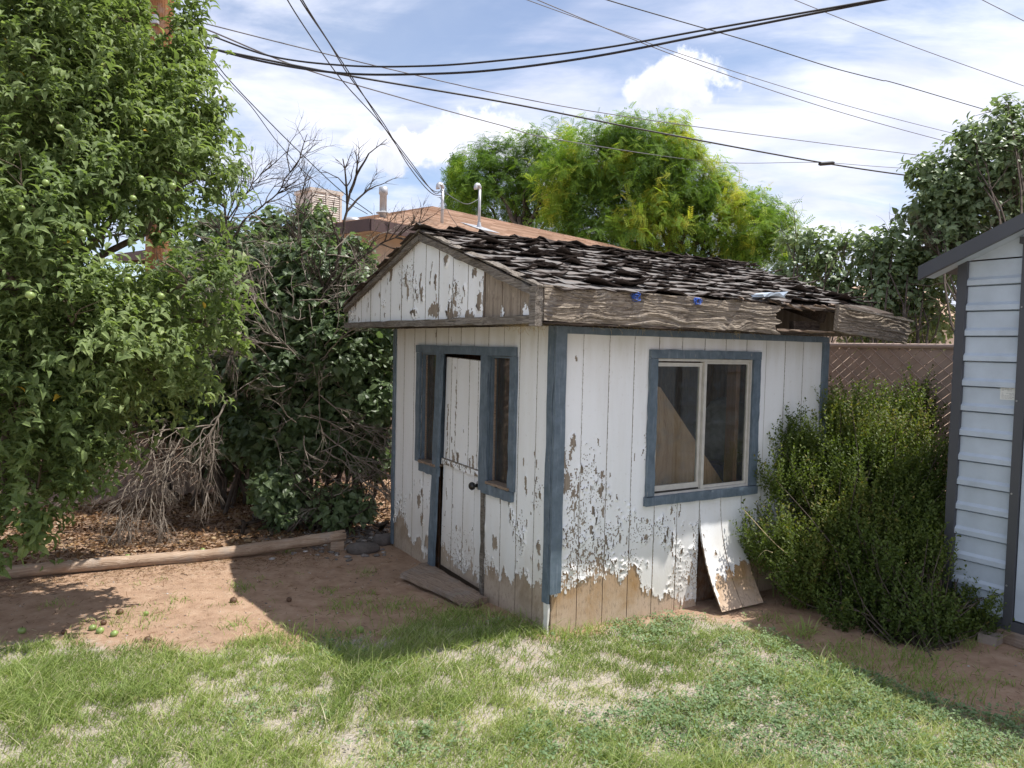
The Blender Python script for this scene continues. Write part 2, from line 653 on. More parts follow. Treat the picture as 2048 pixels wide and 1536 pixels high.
# weathered bare board; axis = the grain's direction in object space
def m_old_wood(name, axis, dark, mid, light, scale=1.0, depth=0.6, knots=False):
    m_, t = mat(name)
    st = [130, 130, 130]
    st[axis] = 1.6
    v = t.mapping(t.oc, tuple(s * scale for s in st))
    lo = [5, 5, 5]
    lo[axis] = 2.2
    warp = t.noise(t.mapping(t.oc, tuple(s * scale for s in lo)), 1.0, 3, 0.5, 0.6)
    warp = t.math('MULTIPLY', t.math('SUBTRACT', warp, 0.5), 12.0)
    wv = t.n('ShaderNodeCombineXYZ')
    for q in range(3):
        if q != axis:
            t.l(warp, wv.inputs[q])
    v = t.vmath('ADD', v, wv.outputs[0])
    g = t.noise(v, 1.0, 6, 0.62, 0.6)
    f = t.noise(v, 3.4, 4, 0.6, 0.3)
    blo = t.noise(t.oc, 4.0, 5, 0.65)
    k = t.math('ADD', t.math('MULTIPLY', g, 0.72), t.math('MULTIPLY', f, 0.28))
    c = t.ramp(k, [(0.34, dark), (0.46, mid), (0.60, light)])
    c = t.mix(c, t.mix(dark, mid, 0.5), t.ramp(blo, [(0.48, 0), (0.70, 0.7)]))
    ck = t.noise(t.mapping(t.oc, tuple((1.3 if q == axis else 42) * scale for q in range(3))), 1.0, 3, 0.5, 0.4)
    crack = t.ramp(ck, [(0.685, 0), (0.70, 1)])
    c = t.mix(c, (0.018, 0.014, 0.011), crack)
    st_ = t.noise(t.mapping(t.oc, (2.2, 2.2, 2.2)), 3.0, 5, 0.7)
    c = t.mix(c, (0.30, 0.285, 0.27), t.math('MULTIPLY', t.ramp(st_, [(0.52, 0), (0.70, 1)]), 0.45))
    setb(t, c, 0.9, t.bump(t.math('SUBTRACT', k, t.math('MULTIPLY', crack, 0.5)), depth, 0.02), spec=0.2)
    return m_


def m_trim():
    m_, t = mat('blue_trim_paint')
    a = t.noise(t.mapping(t.oc, (14, 14, 14)), 1, 6, 0.65)
    s = t.noise(t.mapping(t.oc, (60, 60, 5)), 1, 5, 0.6, 0.4)
    c = t.mix((0.085, 0.118, 0.150), (0.145, 0.188, 0.232), t.ramp(a, [(0.35, 0), (0.7, 1)]))
    c = t.mix(c, (0.30, 0.34, 0.39), t.math('MULTIPLY', t.ramp(s, [(0.55, 0), (0.72, 1)]), 0.4))
    w = t.noise(t.mapping(t.oc, (40, 40, 11)), 1, 6, 0.7)
    c = t.mix(c, (0.40, 0.36, 0.31), t.ramp(w, [(0.66, 0), (0.70, 0.85)]))
    setb(t, c, 0.6, t.bump(s, 0.25, 0.004))
    return m_


def m_shingle_top():
    m_, t = mat('shingle_granules')
    var = t.attr('var')
    info = t.n('ShaderNodeObjectInfo').outputs['Random']
    gr = t.noise(t.oc, 130, 3, 0.8)
    pa = t.noise(t.vmath('ADD', t.oc, t.vmath('SCALE', (7.0, 3.0, 5.0), None)), 9, 5, 0.65)
    off = t.n('ShaderNodeCombineXYZ')
    t.l(t.math('MULTIPLY', info, 37.0), off.inputs[0]); t.l(t.math('MULTIPLY', info, 91.0), off.inputs[1])
    pa = t.noise(t.vmath('ADD', t.oc, off.outputs[0]), 9, 5, 0.65)
    light = t.mix((0.10, 0.094, 0.088), (0.25, 0.24, 0.232), gr)
    k = t.math('ADD', t.math('MULTIPLY', var, 1.1), t.math('MULTIPLY', t.math('SUBTRACT', pa, 0.5), 1.5))
    k = t.math('ADD', k, t.math('MULTIPLY', t.math('SUBTRACT', info, 0.5), 0.5))
    light = t.mix(light, (0.20, 0.165, 0.145), t.ramp(t.noise(t.vmath('ADD', t.oc, off.outputs[0]), 16, 4, 0.6), [(0.45, 0), (0.65, 0.8)]))
    c = t.mix(light, (0.085, 0.07, 0.062), t.smooth(k, 0.22, 0.56))
    setb(t, c, 0.9, t.bump(gr, 0.5, 0.006), spec=0.15)
    return m_


def leaf_mat(name, stops, rough=0.42, trans=0.35, spec=0.4, tint=(1.25, 1.35, 0.55)):
    """stops: colour ramp over the leaf's own var value"""
    m_, t = mat(name)
    var = t.attr('var')
    c = t.ramp(var, stops)
    nz = t.noise(t.oc, 3.0, 3)
    c = t.mix(c, (0.02, 0.035, 0.012), t.math('MULTIPLY', t.ramp(nz, [(0.5, 0), (0.8, 1)]), 0.25))
    setb(t, c, rough, spec=spec)
    tr = t.n('ShaderNodeBsdfTranslucent')
    t.l(t.mix(c, tint, 1.0, 'MULTIPLY'), tr.inputs[0])
    ms = t.n('ShaderNodeMixShader')
    ms.inputs[0].default_value = trans
    t.l(t.b.outputs[0], ms.inputs[1]); t.l(tr.outputs[0], ms.inputs[2])
    t.l(ms.outputs[0], t.out.inputs[0])
    return m_


def bark_mat(name, a, b, scale=14.0):
    m_, t = mat(name)
    nz = t.noise(t.mapping(t.oc, (1, 1, 0.35)), scale, 6, 0.65, 0.5)
    setb(t, t.mix(a, b, t.ramp(nz, [(0.35, 0), (0.65, 1)])), 0.9, t.bump(nz, 0.6, 0.02), spec=0.15)
    return m_


def m_glass(name='window_glass', tint=(0.86, 0.88, 0.87), dust=0.06):
    m_, t = mat(name)
    tr = t.n('ShaderNodeBsdfTransparent'); tr.inputs[0].default_value = (*tint, 1)
    gl = t.n('ShaderNodeBsdfGlossy'); gl.inputs['Roughness'].default_value = 0.02
    fr = t.n('ShaderNodeFresnel')
    bf = t.n('ShaderNodeNewGeometry').outputs['Backfacing']
    t.l(t.math('ADD', 1.5, t.math('MULTIPLY', bf, 1 / 1.5 - 1.5)), fr.inputs[0])   # same mirror on both faces of the pane
    ms = t.n('ShaderNodeMixShader')
    t.l(fr.outputs[0], ms.inputs[0]); t.l(tr.outputs[0], ms.inputs[1]); t.l(gl.outputs[0], ms.inputs[2])
    df = t.n('ShaderNodeBsdfDiffuse'); df.inputs[0].default_value = (0.5, 0.48, 0.44, 1)
    d = t.noise(t.oc, 7, 6, 0.7)
    sp = t.noise(t.oc, 90, 2, 0.5)
    dm = t.math('ADD', t.math('MULTIPLY', d, dust), t.math('MULTIPLY', t.ramp(sp, [(0.74, 0), (0.78, 1)]), 0.25))
    m2 = t.n('ShaderNodeMixShader')
    t.l(dm, m2.inputs[0]); t.l(ms.outputs[0], m2.inputs[1]); t.l(df.outputs[0], m2.inputs[2])
    t.l(m2.outputs[0], t.out.inputs[0])
    return m_


def m_ground():
    m_, t = mat('soil')
    var = t.attr('var')                      # 0 bare red soil, 1 dry thatch of the lawn
    big = t.noise(t.oc, 0.9, 5, 0.6)
    mid = t.noise(t.oc, 9, 6, 0.65)
    fine = t.noise(t.oc, 120, 4, 0.7)
    c = t.ramp(mid, [(0.28, (0.32, 0.205, 0.137)), (0.5, (0.45, 0.30, 0.205)), (0.75, (0.54, 0.385, 0.275))])
    c = t.mix(c, (0.33, 0.23, 0.165), t.ramp(big, [(0.48, 0), (0.72, 0.8)]))
    st = t.voronoi(t.mapping(t.oc, (1, 1, 1)), 60, 'F1', 'Distance')
    c = t.mix(c, (0.50, 0.40, 0.31), t.ramp(t.noise(t.oc, 45, 2), [(0.68, 0), (0.74, 0.7)]))
    th = t.noise(t.mapping(t.oc, (60, 170, 1), rot=(0, 0, 0.5)), 1, 5, 0.7, 1.5)
    tc = t.ramp(th, [(0.3, (0.25, 0.20, 0.16)), (0.5, (0.45, 0.395, 0.335)), (0.68, (0.62, 0.565, 0.50))])
    k = t.smooth(t.math('ADD', var, t.math('MULTIPLY', t.math('SUBTRACT', mid, 0.5), 0.7)), 0.35, 0.65)
    c = t.mix(c, tc, k)
    h = t.math('ADD', t.math('MULTIPLY', mid, 0.6), t.math('ADD', t.math('MULTIPLY', fine, 0.35), t.math('MULTIPLY', th, 0.3)))
    setb(t, c, 0.95, t.bump(h, 0.9, 0.03), spec=0.1)
    return m_


M = {}
M['paint'] = m_paint()
M['siding'] = m_siding()
M['groove'] = m_groove()
M['trim'] = m_trim()
M['fascia'] = m_old_wood('weathered_fascia', 0, (0.065, 0.051, 0.040), (0.225, 0.183, 0.142), (0.47, 0.40, 0.32), 1.1, 1.0)
M['rake'] = m_old_wood('weathered_rake', 1, (0.045, 0.038, 0.032), (0.15, 0.128, 0.105), (0.30, 0.265, 0.225), 1.2, 0.7)
M['stud'] = m_old_wood('old_stud', 2, (0.07, 0.035, 0.02), (0.16, 0.085, 0.05), (0.26, 0.15, 0.09), 1.0, 0.3)
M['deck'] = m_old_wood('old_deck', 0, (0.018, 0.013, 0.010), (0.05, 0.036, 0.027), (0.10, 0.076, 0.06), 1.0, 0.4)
M['log'] = m_old_wood('grey_log', 0, (0.20, 0.13, 0.085), (0.36, 0.25, 0.175), (0.50, 0.385, 0.29), 1.0, 0.6)
M['plank'] = m_old_wood('grey_plank', 0, (0.13, 0.09, 0.065), (0.26, 0.19, 0.14), (0.38, 0.29, 0.225), 1.0, 0.6)
M['ply'] = m_old_wood('plywood_face', 2, (0.36, 0.20, 0.11), (0.56, 0.36, 0.21), (0.66, 0.45, 0.28), 0.30, 0.1)
M['pole'] = m_old_wood('pole_wood', 2, (0.10, 0.04, 0.018), (0.22, 0.095, 0.04), (0.34, 0.165, 0.075), 0.8, 0.6)
M['shingle'] = m_shingle_top()
M['asphalt'] = plain('shingle_underside', (0.07, 0.056, 0.049), 0.95, 0.5, 40, 0.5, spec=0.1)
M['alu'] = plain('aluminium_frame', (0.52, 0.50, 0.455), 0.45, 0.12, 20)
M['track'] = plain('window_track', (0.03, 0.026, 0.022), 0.8, 0.3)
M['glass'] = m_glass()
M['black'] = plain('black_metal', (0.012, 0.012, 0.013), 0.3, 0.3, 20)
M['brass'] = plain('worn_plate', (0.42, 0.41, 0.39), 0.4, 0.2, 30)
M['dirt_inside'] = plain('dusty_floor', (0.10, 0.075, 0.055), 0.9, 0.3)
M['blue_plastic'] = plain('blue_plastic', (0.06, 0.07, 0.34), 0.45, 0.2)
M['bag'] = plain('grey_bag', (0.38, 0.39, 0.38), 0.7, 0.4, 14, 0.4)
M['twine'] = plain('blue_twine', (0.02, 0.09, 0.40), 0.6, 0.3)
M['straw'] = plain('dry_straw', (0.42, 0.33, 0.19), 0.9, 0.3)
M['metal_white'] = plain('white_metal_siding', (0.45, 0.515, 0.585), 0.42, 0.12, 5)
M['metal_grey'] = plain('dark_grey_trim', (0.062, 0.065, 0.074), 0.45, 0.08, 4)
M['sticker'] = plain('paper_sticker', (0.66, 0.67, 0.64), 0.5, 0.05)
M['ink'] = plain('black_ink', (0.012, 0.012, 0.014), 0.5, 0.1)
M['ink_grey'] = plain('grey_ink', (0.33, 0.34, 0.33), 0.5, 0.1)
M['screw'] = plain('screw_head', (0.35, 0.35, 0.36), 0.35, 0.1, metal=0.6)
M['slat'] = plain('brown_slat', (0.36, 0.265, 0.215), 0.6, 0.15, 5)
M['wire'] = plain('galvanised_wire', (0.30, 0.28, 0.26), 0.5, 0.15, metal=0.3)
M['galv'] = plain('galvanised_pipe', (0.42, 0.43, 0.45), 0.45, 0.2, 9, metal=0.4)
M['cable'] = plain('black_cable', (0.012, 0.012, 0.014), 0.6, 0.2)
M['grey_cable'] = plain('grey_cable', (0.10, 0.10, 0.11), 0.6, 0.2)
M['stucco'] = plain('tan_stucco', (0.50, 0.42, 0.335), 0.95, 0.06, 6, 0.3)
M['brown_fascia'] = plain('brown_fascia', (0.075, 0.045, 0.042), 0.7, 0.15, 5)
M['cooler'] = plain('beige_cooler', (0.56, 0.50, 0.44), 0.6, 0.05)
M['concrete'] = plain('concrete_block', (0.30, 0.25, 0.21), 0.95, 0.2, 9, 0.5)
M['stone'] = plain('grey_stone', (0.115, 0.098, 0.088), 0.9, 0.3, 16, 0.7)
M['apple'] = plain('green_apple', (0.22, 0.29, 0.085), 0.4, 0.2, 12)
M['rot'] = plain('rotten_apple', (0.10, 0.05, 0.025), 0.6, 0.3, 12)
M['soil'] = m_ground()
M['dead'] = bark_mat('dead_twig_bark', (0.15, 0.12, 0.095), (0.33, 0.285, 0.24))
M['darkbark'] = bark_mat('dark_bark', (0.045, 0.033, 0.025), (0.13, 0.105, 0.085))
M['bark'] = bark_mat('apple_bark', (0.09, 0.065, 0.045), (0.22, 0.175, 0.135))
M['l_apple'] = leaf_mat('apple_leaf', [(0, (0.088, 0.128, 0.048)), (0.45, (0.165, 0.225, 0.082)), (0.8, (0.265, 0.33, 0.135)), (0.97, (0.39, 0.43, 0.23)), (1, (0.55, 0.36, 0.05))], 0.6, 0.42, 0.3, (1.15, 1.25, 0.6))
M['l_lilac'] = leaf_mat('lilac_leaf', [(0, (0.075, 0.115, 0.055)), (0.5, (0.145, 0.205, 0.095)), (1, (0.24, 0.305, 0.16))], 0.42, 0.42, 0.5, (1.15, 1.25, 0.7))
M['l_locust'] = leaf_mat('locust_leaflet', [(0, (0.055, 0.11, 0.03)), (0.35, (0.125, 0.22, 0.045)), (0.65, (0.24, 0.37, 0.06)), (0.90, (0.42, 0.49, 0.075)), (1, (0.60, 0.52, 0.10))], 0.6, 0.45, 0.2)
M['l_bush'] = leaf_mat('box_leaf', [(0, (0.040, 0.068, 0.016)), (0.5, (0.092, 0.132, 0.027)), (0.85, (0.145, 0.18, 0.04)), (1, (0.26, 0.20, 0.06))], 0.5, 0.40, 0.3)
M['l_grass'] = leaf_mat('grass_blade', [(0, (0.15, 0.21, 0.055)), (0.35, (0.28, 0.36, 0.105)), (0.62, (0.41, 0.46, 0.17)), (0.82, (0.53, 0.50, 0.27)), (1, (0.68, 0.61, 0.46))], 0.5, 0.42, 0.3, (1.1, 1.2, 0.6))
M['l_clover'] = leaf_mat('weed_leaf', [(0, (0.10, 0.165, 0.07)), (0.5, (0.175, 0.255, 0.115)), (1, (0.29, 0.365, 0.19))], 0.55, 0.3, 0.3, (1.1, 1.2, 0.7))
M['litter'] = leaf_mat('dead_leaf', [(0, (0.06, 0.032, 0.018)), (0.35, (0.15, 0.078, 0.036)), (0.65, (0.28, 0.165, 0.08)), (0.85, (0.42, 0.30, 0.17)), (1, (0.52, 0.44, 0.33))], 0.8, 0.15, 0.2, (1, 1, 1))
M['pebble'] = leaf_mat('pebble', [(0, (0.11, 0.095, 0.085)), (0.6, (0.26, 0.23, 0.21)), (1, (0.62, 0.58, 0.55))], 0.85, 0.0, 0.2)


def m_house_roof():
    m_, t = mat('tan_roof_shingles')
    var = t.attr('var')
    nz = t.noise(t.oc, 1.3, 5, 0.6)
    c = t.mix((0.36, 0.245, 0.175), (0.50, 0.355, 0.265), var)
    c = t.mix(c, (0.31, 0.215, 0.155), t.ramp(nz, [(0.45, 0), (0.75, 0.6)]))
    setb(t, c, 0.9, t.bump(t.noise(t.oc, 60, 3), 0.4, 0.01), spec=0.15)
    return m_


M['house_roof'] = m_house_roof()


# ------------------------------------------------------------------ ground
_thatch_spots = [(760, 1480, .30), (700, 1515, .28), (820, 1500, .20), (950, 1455, .16), (1120, 1415, .26), (1190, 1440, .2), (1210, 1370, .13),
                 (1360, 1400, .22), (1400, 1450, .22), (540, 1450, .10), (620, 1390, .10),
                 (1580, 1420, .16), (1650, 1500, .22), (1500, 1500, .2), (1280, 1500, .2), (1450, 1330, .14)]
_thatch = [(gp(u, v)[:2], r) for u, v, r in _thatch_spots]
# lawn edge: points on the ground, everything nearer than this line is lawn
_edge = np.array([gp(u, v)[:2] for u, v in ((-700, 1300), (-300, 1290), (0, 1272), (90, 1262), (200, 1262), (300, 1285), (420, 1290), (520, 1270), (600, 1285), (660, 1265),
                                            (760, 1268), (850, 1235), (930, 1225), (1010, 1245), (1090, 1272), (1150, 1262), (1290, 1232), (1380, 1222), (1480, 1235),
                                            (1560, 1270), (1640, 1315), (1740, 1350), (1850, 1400), (1950, 1425), (2060, 1440), (2300, 1500), (2700, 1520))])


def lawn_depth(x, y):
    """metres inside the lawn (positive) of ground points"""
    ye = np.interp(x, _edge[:, 0], _edge[:, 1])
    return ye - y


def gz(x, y):
    x = np.asarray(x, float); y = np.asarray(y, float)
    near = np.clip(1.4 - np.hypot(x, y - 5) / 12.0, 0, 1)
    return ((fbm(x * 0.9, y * 0.9, 3, 3) - 0.5) * 0.05 + (fbm(x * 5, y * 5, 9, 3) - 0.5) * 0.018) * near


def thatch_amount(x, y):
    t = np.zeros_like(x)
    for c, r in _thatch:
        d = np.hypot((x - c[0]), (y - c[1]) * 1.1)
        t = np.maximum(t, np.clip(1.35 - d / r, 0, 1))
    t = t * 0.66 + (fbm(x * 4.6, y * 4.6, 21, 4) - 0.63) * 0.9
    return t


def build_ground():
    mb = MB()
    s = np.concatenate([-np.geomspace(900, 6.2, 22), np.linspace(-6, 6, 241), np.geomspace(6.2, 900, 22)])
    t = np.concatenate([-np.geomspace(900, 3, 12) + 3.0, np.linspace(0.3, 9.5, 185), np.geomspace(9.8, 1500, 26)])
    X, Y = np.meshgrid(s, t, indexing='ij')
    Z = gz(X, Y)
    ld = lawn_depth(X, Y)
    v = np.clip(0.5 + ld * 2.2, 0, 1) * 0.62 + np.clip(thatch_amount(X, Y), 0, 1) * 0.35 * (ld > -0.1)
    v = np.where(np.hypot(X, Y) > 14, 0.45, v)
    a, b = len(s), len(t)
    i, j = np.meshgrid(np.arange(a - 1), np.arange(b - 1), indexing='ij')
    i, j = i.ravel(), j.ravel()
    F = np.stack([i * b + j, (i + 1) * b + j, (i + 1) * b + j + 1, i * b + j + 1], -1)
    mb.add(np.stack([X, Y, Z], -1).reshape(-1, 3), F, 0, v.ravel())
    o = mb.obj('ground', M['soil'], smooth=True, base=np.zeros(3))
    tag(o, kind='structure')


build_ground()


# ------------------------------------------------------------------ the old wooden shed
LF, LR, HW = 2.33, 2.47, 1.83                # door wall, window wall, wall height
OX, OY = 0.31, 0.28                          # roof overhangs
YM = LF / 2
APEX, EAVE = 2.475, 2.015
SLOPE = (APEX - EAVE) / (YM + OY)


def roof_z(y):
    return EAVE + (YM + OY - abs(y - YM)) * SLOPE


shed = thing('old_shed', 'small derelict shed with peeling white paint, blue trim and curled dark roof shingles', 'shed', tuple(SA), SANG)


def subtract(rects, hole):
    out = []
    a, b, c, d = hole
    for (s0, s1, z0, z1) in rects:
        if a >= s1 or b <= s0 or c >= z1 or d <= z0:
            out.append((s0, s1, z0, z1)); continue
        if z0 < c: out.append((s0, s1, z0, c))
        if d < z1: out.append((s0, s1, d, z1))
        lo, hi = max(z0, c), min(z1, d)
        if s0 < a: out.append((s0, a, lo, hi))
        if b < s1: out.append((b, s1, lo, hi))
    return out


def shrink(mask, k):
    """steps from each cell to the nearest hole, at most k"""
    d = np.zeros(mask.shape, int)
    cur = mask.copy()
    for i in range(k):
        d += cur
        n = cur.copy()
        n[1:] &= cur[:-1]; n[:-1] &= cur[1:]; n[:, 1:] &= cur[:, :-1]; n[:, :-1] &= cur[:, 1:]
        cur = n
    return d + cur * 0


def chips(S, Z, sx, sz, seed):
    """irregular cells: distance to the nearest rim, a random number per cell, the cell's centre"""
    X = S / sx + (fbm(S * 14, Z * 14, seed + 5, 2) - .5) * 1.2
    Y = Z / sz + (fbm(S * 14 + 7, Z * 14, seed + 6, 2) - .5) * 1.2
    ix, iy = np.floor(X), np.floor(Y)
    f1 = np.full(S.shape, 9.0); f2 = np.full(S.shape, 9.0)
    hid = np.zeros(S.shape); cx = np.zeros(S.shape); cy = np.zeros(S.shape)
    for a in (-1, 0, 1):
        for b in (-1, 0, 1):
            jx, jy = ix + a, iy + b
            qx, qy = jx + _h(jx, jy, seed), jy + _h(jx, jy, seed + 1)
            d = np.hypot(X - qx, Y - qy)
            near = d < f1
            f2 = np.where(near, f1, np.minimum(f2, d))
            hid = np.where(near, _h(jx, jy, seed + 2), hid)
            cx = np.where(near, qx, cx); cy = np.where(near, qy, cy)
            f1 = np.where(near, d, f1)
    return f2 - f1, hid, S + (cx - X) * sx, Z + (cy - Y) * sz


class Paint:
    """film of old paint over a wall: a fine sheet with holes, its edges curling off the wood"""

    def __init__(self, s0, s1, z0, z1, h, keep, dens, seed=0, curl=1.0):
        self.s0, self.z0, self.h = s0, z0, h
        ns, nz = int((s1 - s0) / h), int((z1 - z0) / h)
        S = s0 + (np.arange(ns) + 0.5) * h
        Z = z0 + (np.arange(nz) + 0.5) * h
        S, Z = np.meshgrid(S, Z, indexing='ij')
        D = np.clip(dens(S, Z), 0, 1.3)
        cl = np.clip((fbm(S * 6 + seed, Z * 3.6, 31 + seed, 3) - 0.36) * 4.5, 0, 2.2)
        e1, h1, _, _ = chips(S, Z, 0.017, 0.046, 3 + seed)
        e2, h2, _, _ = chips(S, Z, 0.042, 0.085, 9 + seed)
        e3, h3, _, _ = chips(S, Z, 0.0085, 0.036, 15 + seed)
        Dn = np.clip(D, 0, 1)
        holes = (h1 < 0.050 * Dn ** 1.5 * cl) | (h2 < 0.018 * Dn ** 2 * cl) | (h3 < 0.055 * Dn ** 1.2 * cl)
        holes |= (e1 < 0.17 * np.clip(Dn * np.minimum(cl, 1.3) - 0.36, 0, 1))
        _, _, Sq, Zq = chips(S, Z, 0.011, 0.024, 21 + seed)
        mask = keep(Sq, Zq) & ~holes
        self.mask = mask
        K = 4
        d = shrink(mask, K)
        amp = (0.10 + 0.9 * np.clip(fbm(S * 13, Z * 13, 71 + seed, 3) - 0.44, 0, 1) * 4) * np.clip(0.25 + D, 0, 1.1)
        lift = np.where(mask, np.clip(1 - (d - 1) / (K - 1), 0, 1) ** 1.5 * 0.0095 * amp * curl, 0)
        # every chip cups a little, its rim standing off the wall
        hh = (h1 * 7919.0) % 1.0
        lift += np.clip(1 - e1 / 0.42, 0, 1) ** 1.6 * np.clip(hh - 0.35, 0, 1) * 0.0048 * np.clip(Dn * cl - 0.12, 0, 1) * curl
        V = np.zeros((ns + 1, nz + 1)); W = np.zeros((ns + 1, nz + 1))
        mk = mask.astype(float)
        for a in (0, 1):
            for b in (0, 1):
                V[a:ns + a, b:nz + b] += lift * mk
                W[a:ns + a, b:nz + b] += mk
        self.off = np.maximum(V / np.maximum(W, 1), 0) + 0.0012
        r = np.random.default_rng(seed)
        self.js = r.uniform(-.35, .35, V.shape) * h
        self.jz = r.uniform(-.35, .35, V.shape) * h
        self.ns, self.nz = ns, nz

    def add(self, mb, rects, pos, mat_i=1):
        for (a, b, c, d) in rects:
            i0, i1 = max(0, round((a - self.s0) / self.h)), min(self.ns, round((b - self.s0) / self.h))
            j0, j1 = max(0, round((c - self.z0) / self.h)), min(self.nz, round((d - self.z0) / self.h))
            if i1 <= i0 or j1 <= j0: continue
            mk = self.mask[i0:i1, j0:j1]
            I, J = np.nonzero(mk)
            if not len(I): continue
            I, J = I + i0, J + j0
            st = self.nz + 1
            q = np.stack([I * st + J, (I + 1) * st + J, (I + 1) * st + J + 1, I * st + J + 1], -1)
            uq, inv = np.unique(q.ravel(), return_inverse=True)
            vi, vj = uq // st, uq % st
            s = np.clip(self.s0 + vi * self.h + self.js[vi, vj], a - 0.001, b + 0.001)
            z = self.z0 + vj * self.h + self.jz[vi, vj]
            mb.add(pos(s, self.off[vi, vj], z), inv.reshape(-1, 4), mat_i)


def grid_box(mb, rect, pos, t0, t1, nz=1, mat_i=0):
    """slab over rect between offsets t0 (outer) and t1 (inner), cut nz times so it can bend"""
    a, b, c, d = rect
    zs = np.linspace(c, d, nz + 1)
    s = np.array([a, b, b, a]); t = np.array([t0, t0, t1, t1])
    V = np.concatenate([pos(s, t, np.full(4, z)) for z in zs])
    F = [[0, 1, 2, 3]] + [[4 * i + k, 4 * i + 4 + k, 4 * i + 4 + (k + 1) % 4, 4 * i + (k + 1) % 4] for i in range(nz) for k in range(4)]
    F.append([4 * nz + 3, 4 * nz + 2, 4 * nz + 1, 4 * nz])
    mb.add(V, F, mat_i)


def siding_wall(pos, edges, z0, z1, holes, paint, bend=None, nz=1, name='siding_board', gap=0.0055, proud=None):
    for k in range(len(edges) - 1):
        a, b = edges[k] + gap / 2, edges[k + 1] - gap / 2
        rects = [(a, b, z0, z1)]
        for hl in holes:
            rects = subtract(rects, hl)
        if not rects: continue
        for r in rects:
            mb = MB()
            grid_box(mb, r, pos, 0.0, -0.0018, nz)
            if paint is not None:
                paint.add(mb, [r], pos)
            mb.obj(name, [M['siding'], M['paint']], shed)
    # the sheet they are milled from, showing in the grooves
    mb = MB()
    rects = [(edges[0], edges[-1], z0, z1)]
    for hl in holes:
        rects = subtract(rects, hl)
    for r in rects:
        if bend is None:
            grid_box(mb, r, pos, -0.0022, -0.0115, 1)
        else:
            for (q0, q1) in bend:
                lo, hi = max(r[0], q0), min(r[1], q1)
                if hi > lo: grid_box(mb, (lo, hi, r[2], r[3]), pos, -0.0022, -0.0115, nz)
    mb.obj('siding_sheet', M['groove'], shed)
    mb = MB()
    for r in rects:
        if bend is not None and r[2] < 0.1:
            r = (r[0], r[1], 0.0, r[3])
        grid_box(mb, r, pos0(pos), -0.045, -0.052, 1)
    mb.obj('inner_lining', M['stud'], shed)


def pos0(pos):
    return getattr(pos, 'flat', pos)


def front_pos(s, t, z):
    return np.stack([-np.asarray(t) + np.zeros_like(s), s, z], -1)


def bend_amount(s, z):
    k = np.clip((s - 1.1965) / 0.002, 0, 1) * np.clip((1.602 - s) / 0.002, 0, 1)
    return k * 0.205 * np.clip((0.74 - z) / 0.74, 0, 1.1) ** 2.1


def right_pos(s, t, z):
    s = np.asarray(s, float); z = np.asarray(z, float)
    bnd = bend_amount(s, z)
    return np.stack([s + bnd * 0.06, -(np.asarray(t) + bnd + 0 * s), z + bnd * 0.16], -1)


def right_flat(s, t, z):
    return np.stack([s, -(np.asarray(t) + 0 * s), z], -1)


right_pos.flat = right_flat


def curve_from_pixels(px, conv):
    p = np.array([conv(u, v) for u, v in px])
    o = np.argsort(p[:, 0])
    return p[o, 0], p[o, 1]


def spots(px, conv):
    return [(conv(u, v), ru, rv) for u, v, ru, rv in px]


# --- window wall
_bx, _bz = curve_from_pixels([(1100, 1195), (1113, 1192), (1125, 1180), (1135, 1182), (1160, 1166), (1178, 1152), (1190, 1172), (1205, 1163), (1217, 1138), (1228, 1150),
                              (1240, 1168), (1262, 1133), (1274, 1140), (1285, 1176), (1300, 1182), (1320, 1203), (1335, 1190), (1347, 1196), (1362, 1203),
                              (1375, 1198), (1390, 1200), (1399, 1190)], on_right)
_bx = np.concatenate([_bx, [1.197, 1.22, 1.27, 1.33, 1.37, 1.42, 1.5, 1.62, 1.9, 2.47]])
_bz = np.concatenate([_bz, [0.26, 0.15, 0.21, 0.16, 0.24, 0.20, 0.26, 0.24, 0.22, 0.2]])
_rspots = spots([(1146, 884, .022, .045), (1141, 908, .012, .03), (1133, 965, .028, .055), (1128, 925, .015, .04), (1147, 985, .02, .03), (1127, 905, .012, .03), (1203, 948, .014, .022),
                 (1199, 985, .012, .03), (1181, 1058, .014, .022), (1184, 1022, .010, .03), (1291, 1075, .02, .02), (1232, 995, .006, .03), (1259, 1045, .005, .03)], on_right)


def keep_right(S, Z):
    k = Z > np.interp(S, _bx, _bz) + (fbm(S * 60, Z * 12, 5, 3) - 0.5) * 0.09
    for (c, a, b) in _rspots:
        n = (fbm(S * 40, Z * 30, 8, 3) - 0.5) * 1.5
        k &= ((S - c[0]) / a) ** 2 + ((Z - c[1]) / b) ** 2 + n > 1
    # torn sheet of paint on the loose panel
    for (cs, cz, a, b) in ((1.222, 0.475, .010, .014), (1.22, 0.385, .018, .011), (1.235, 0.34, .010, .014)):
        k &= ((S - cs) / a) ** 2 + ((Z - cz) / b) ** 2 + (fbm(S * 40, Z * 30, 8, 3) - 0.5) * 1.2 > 1
    return k


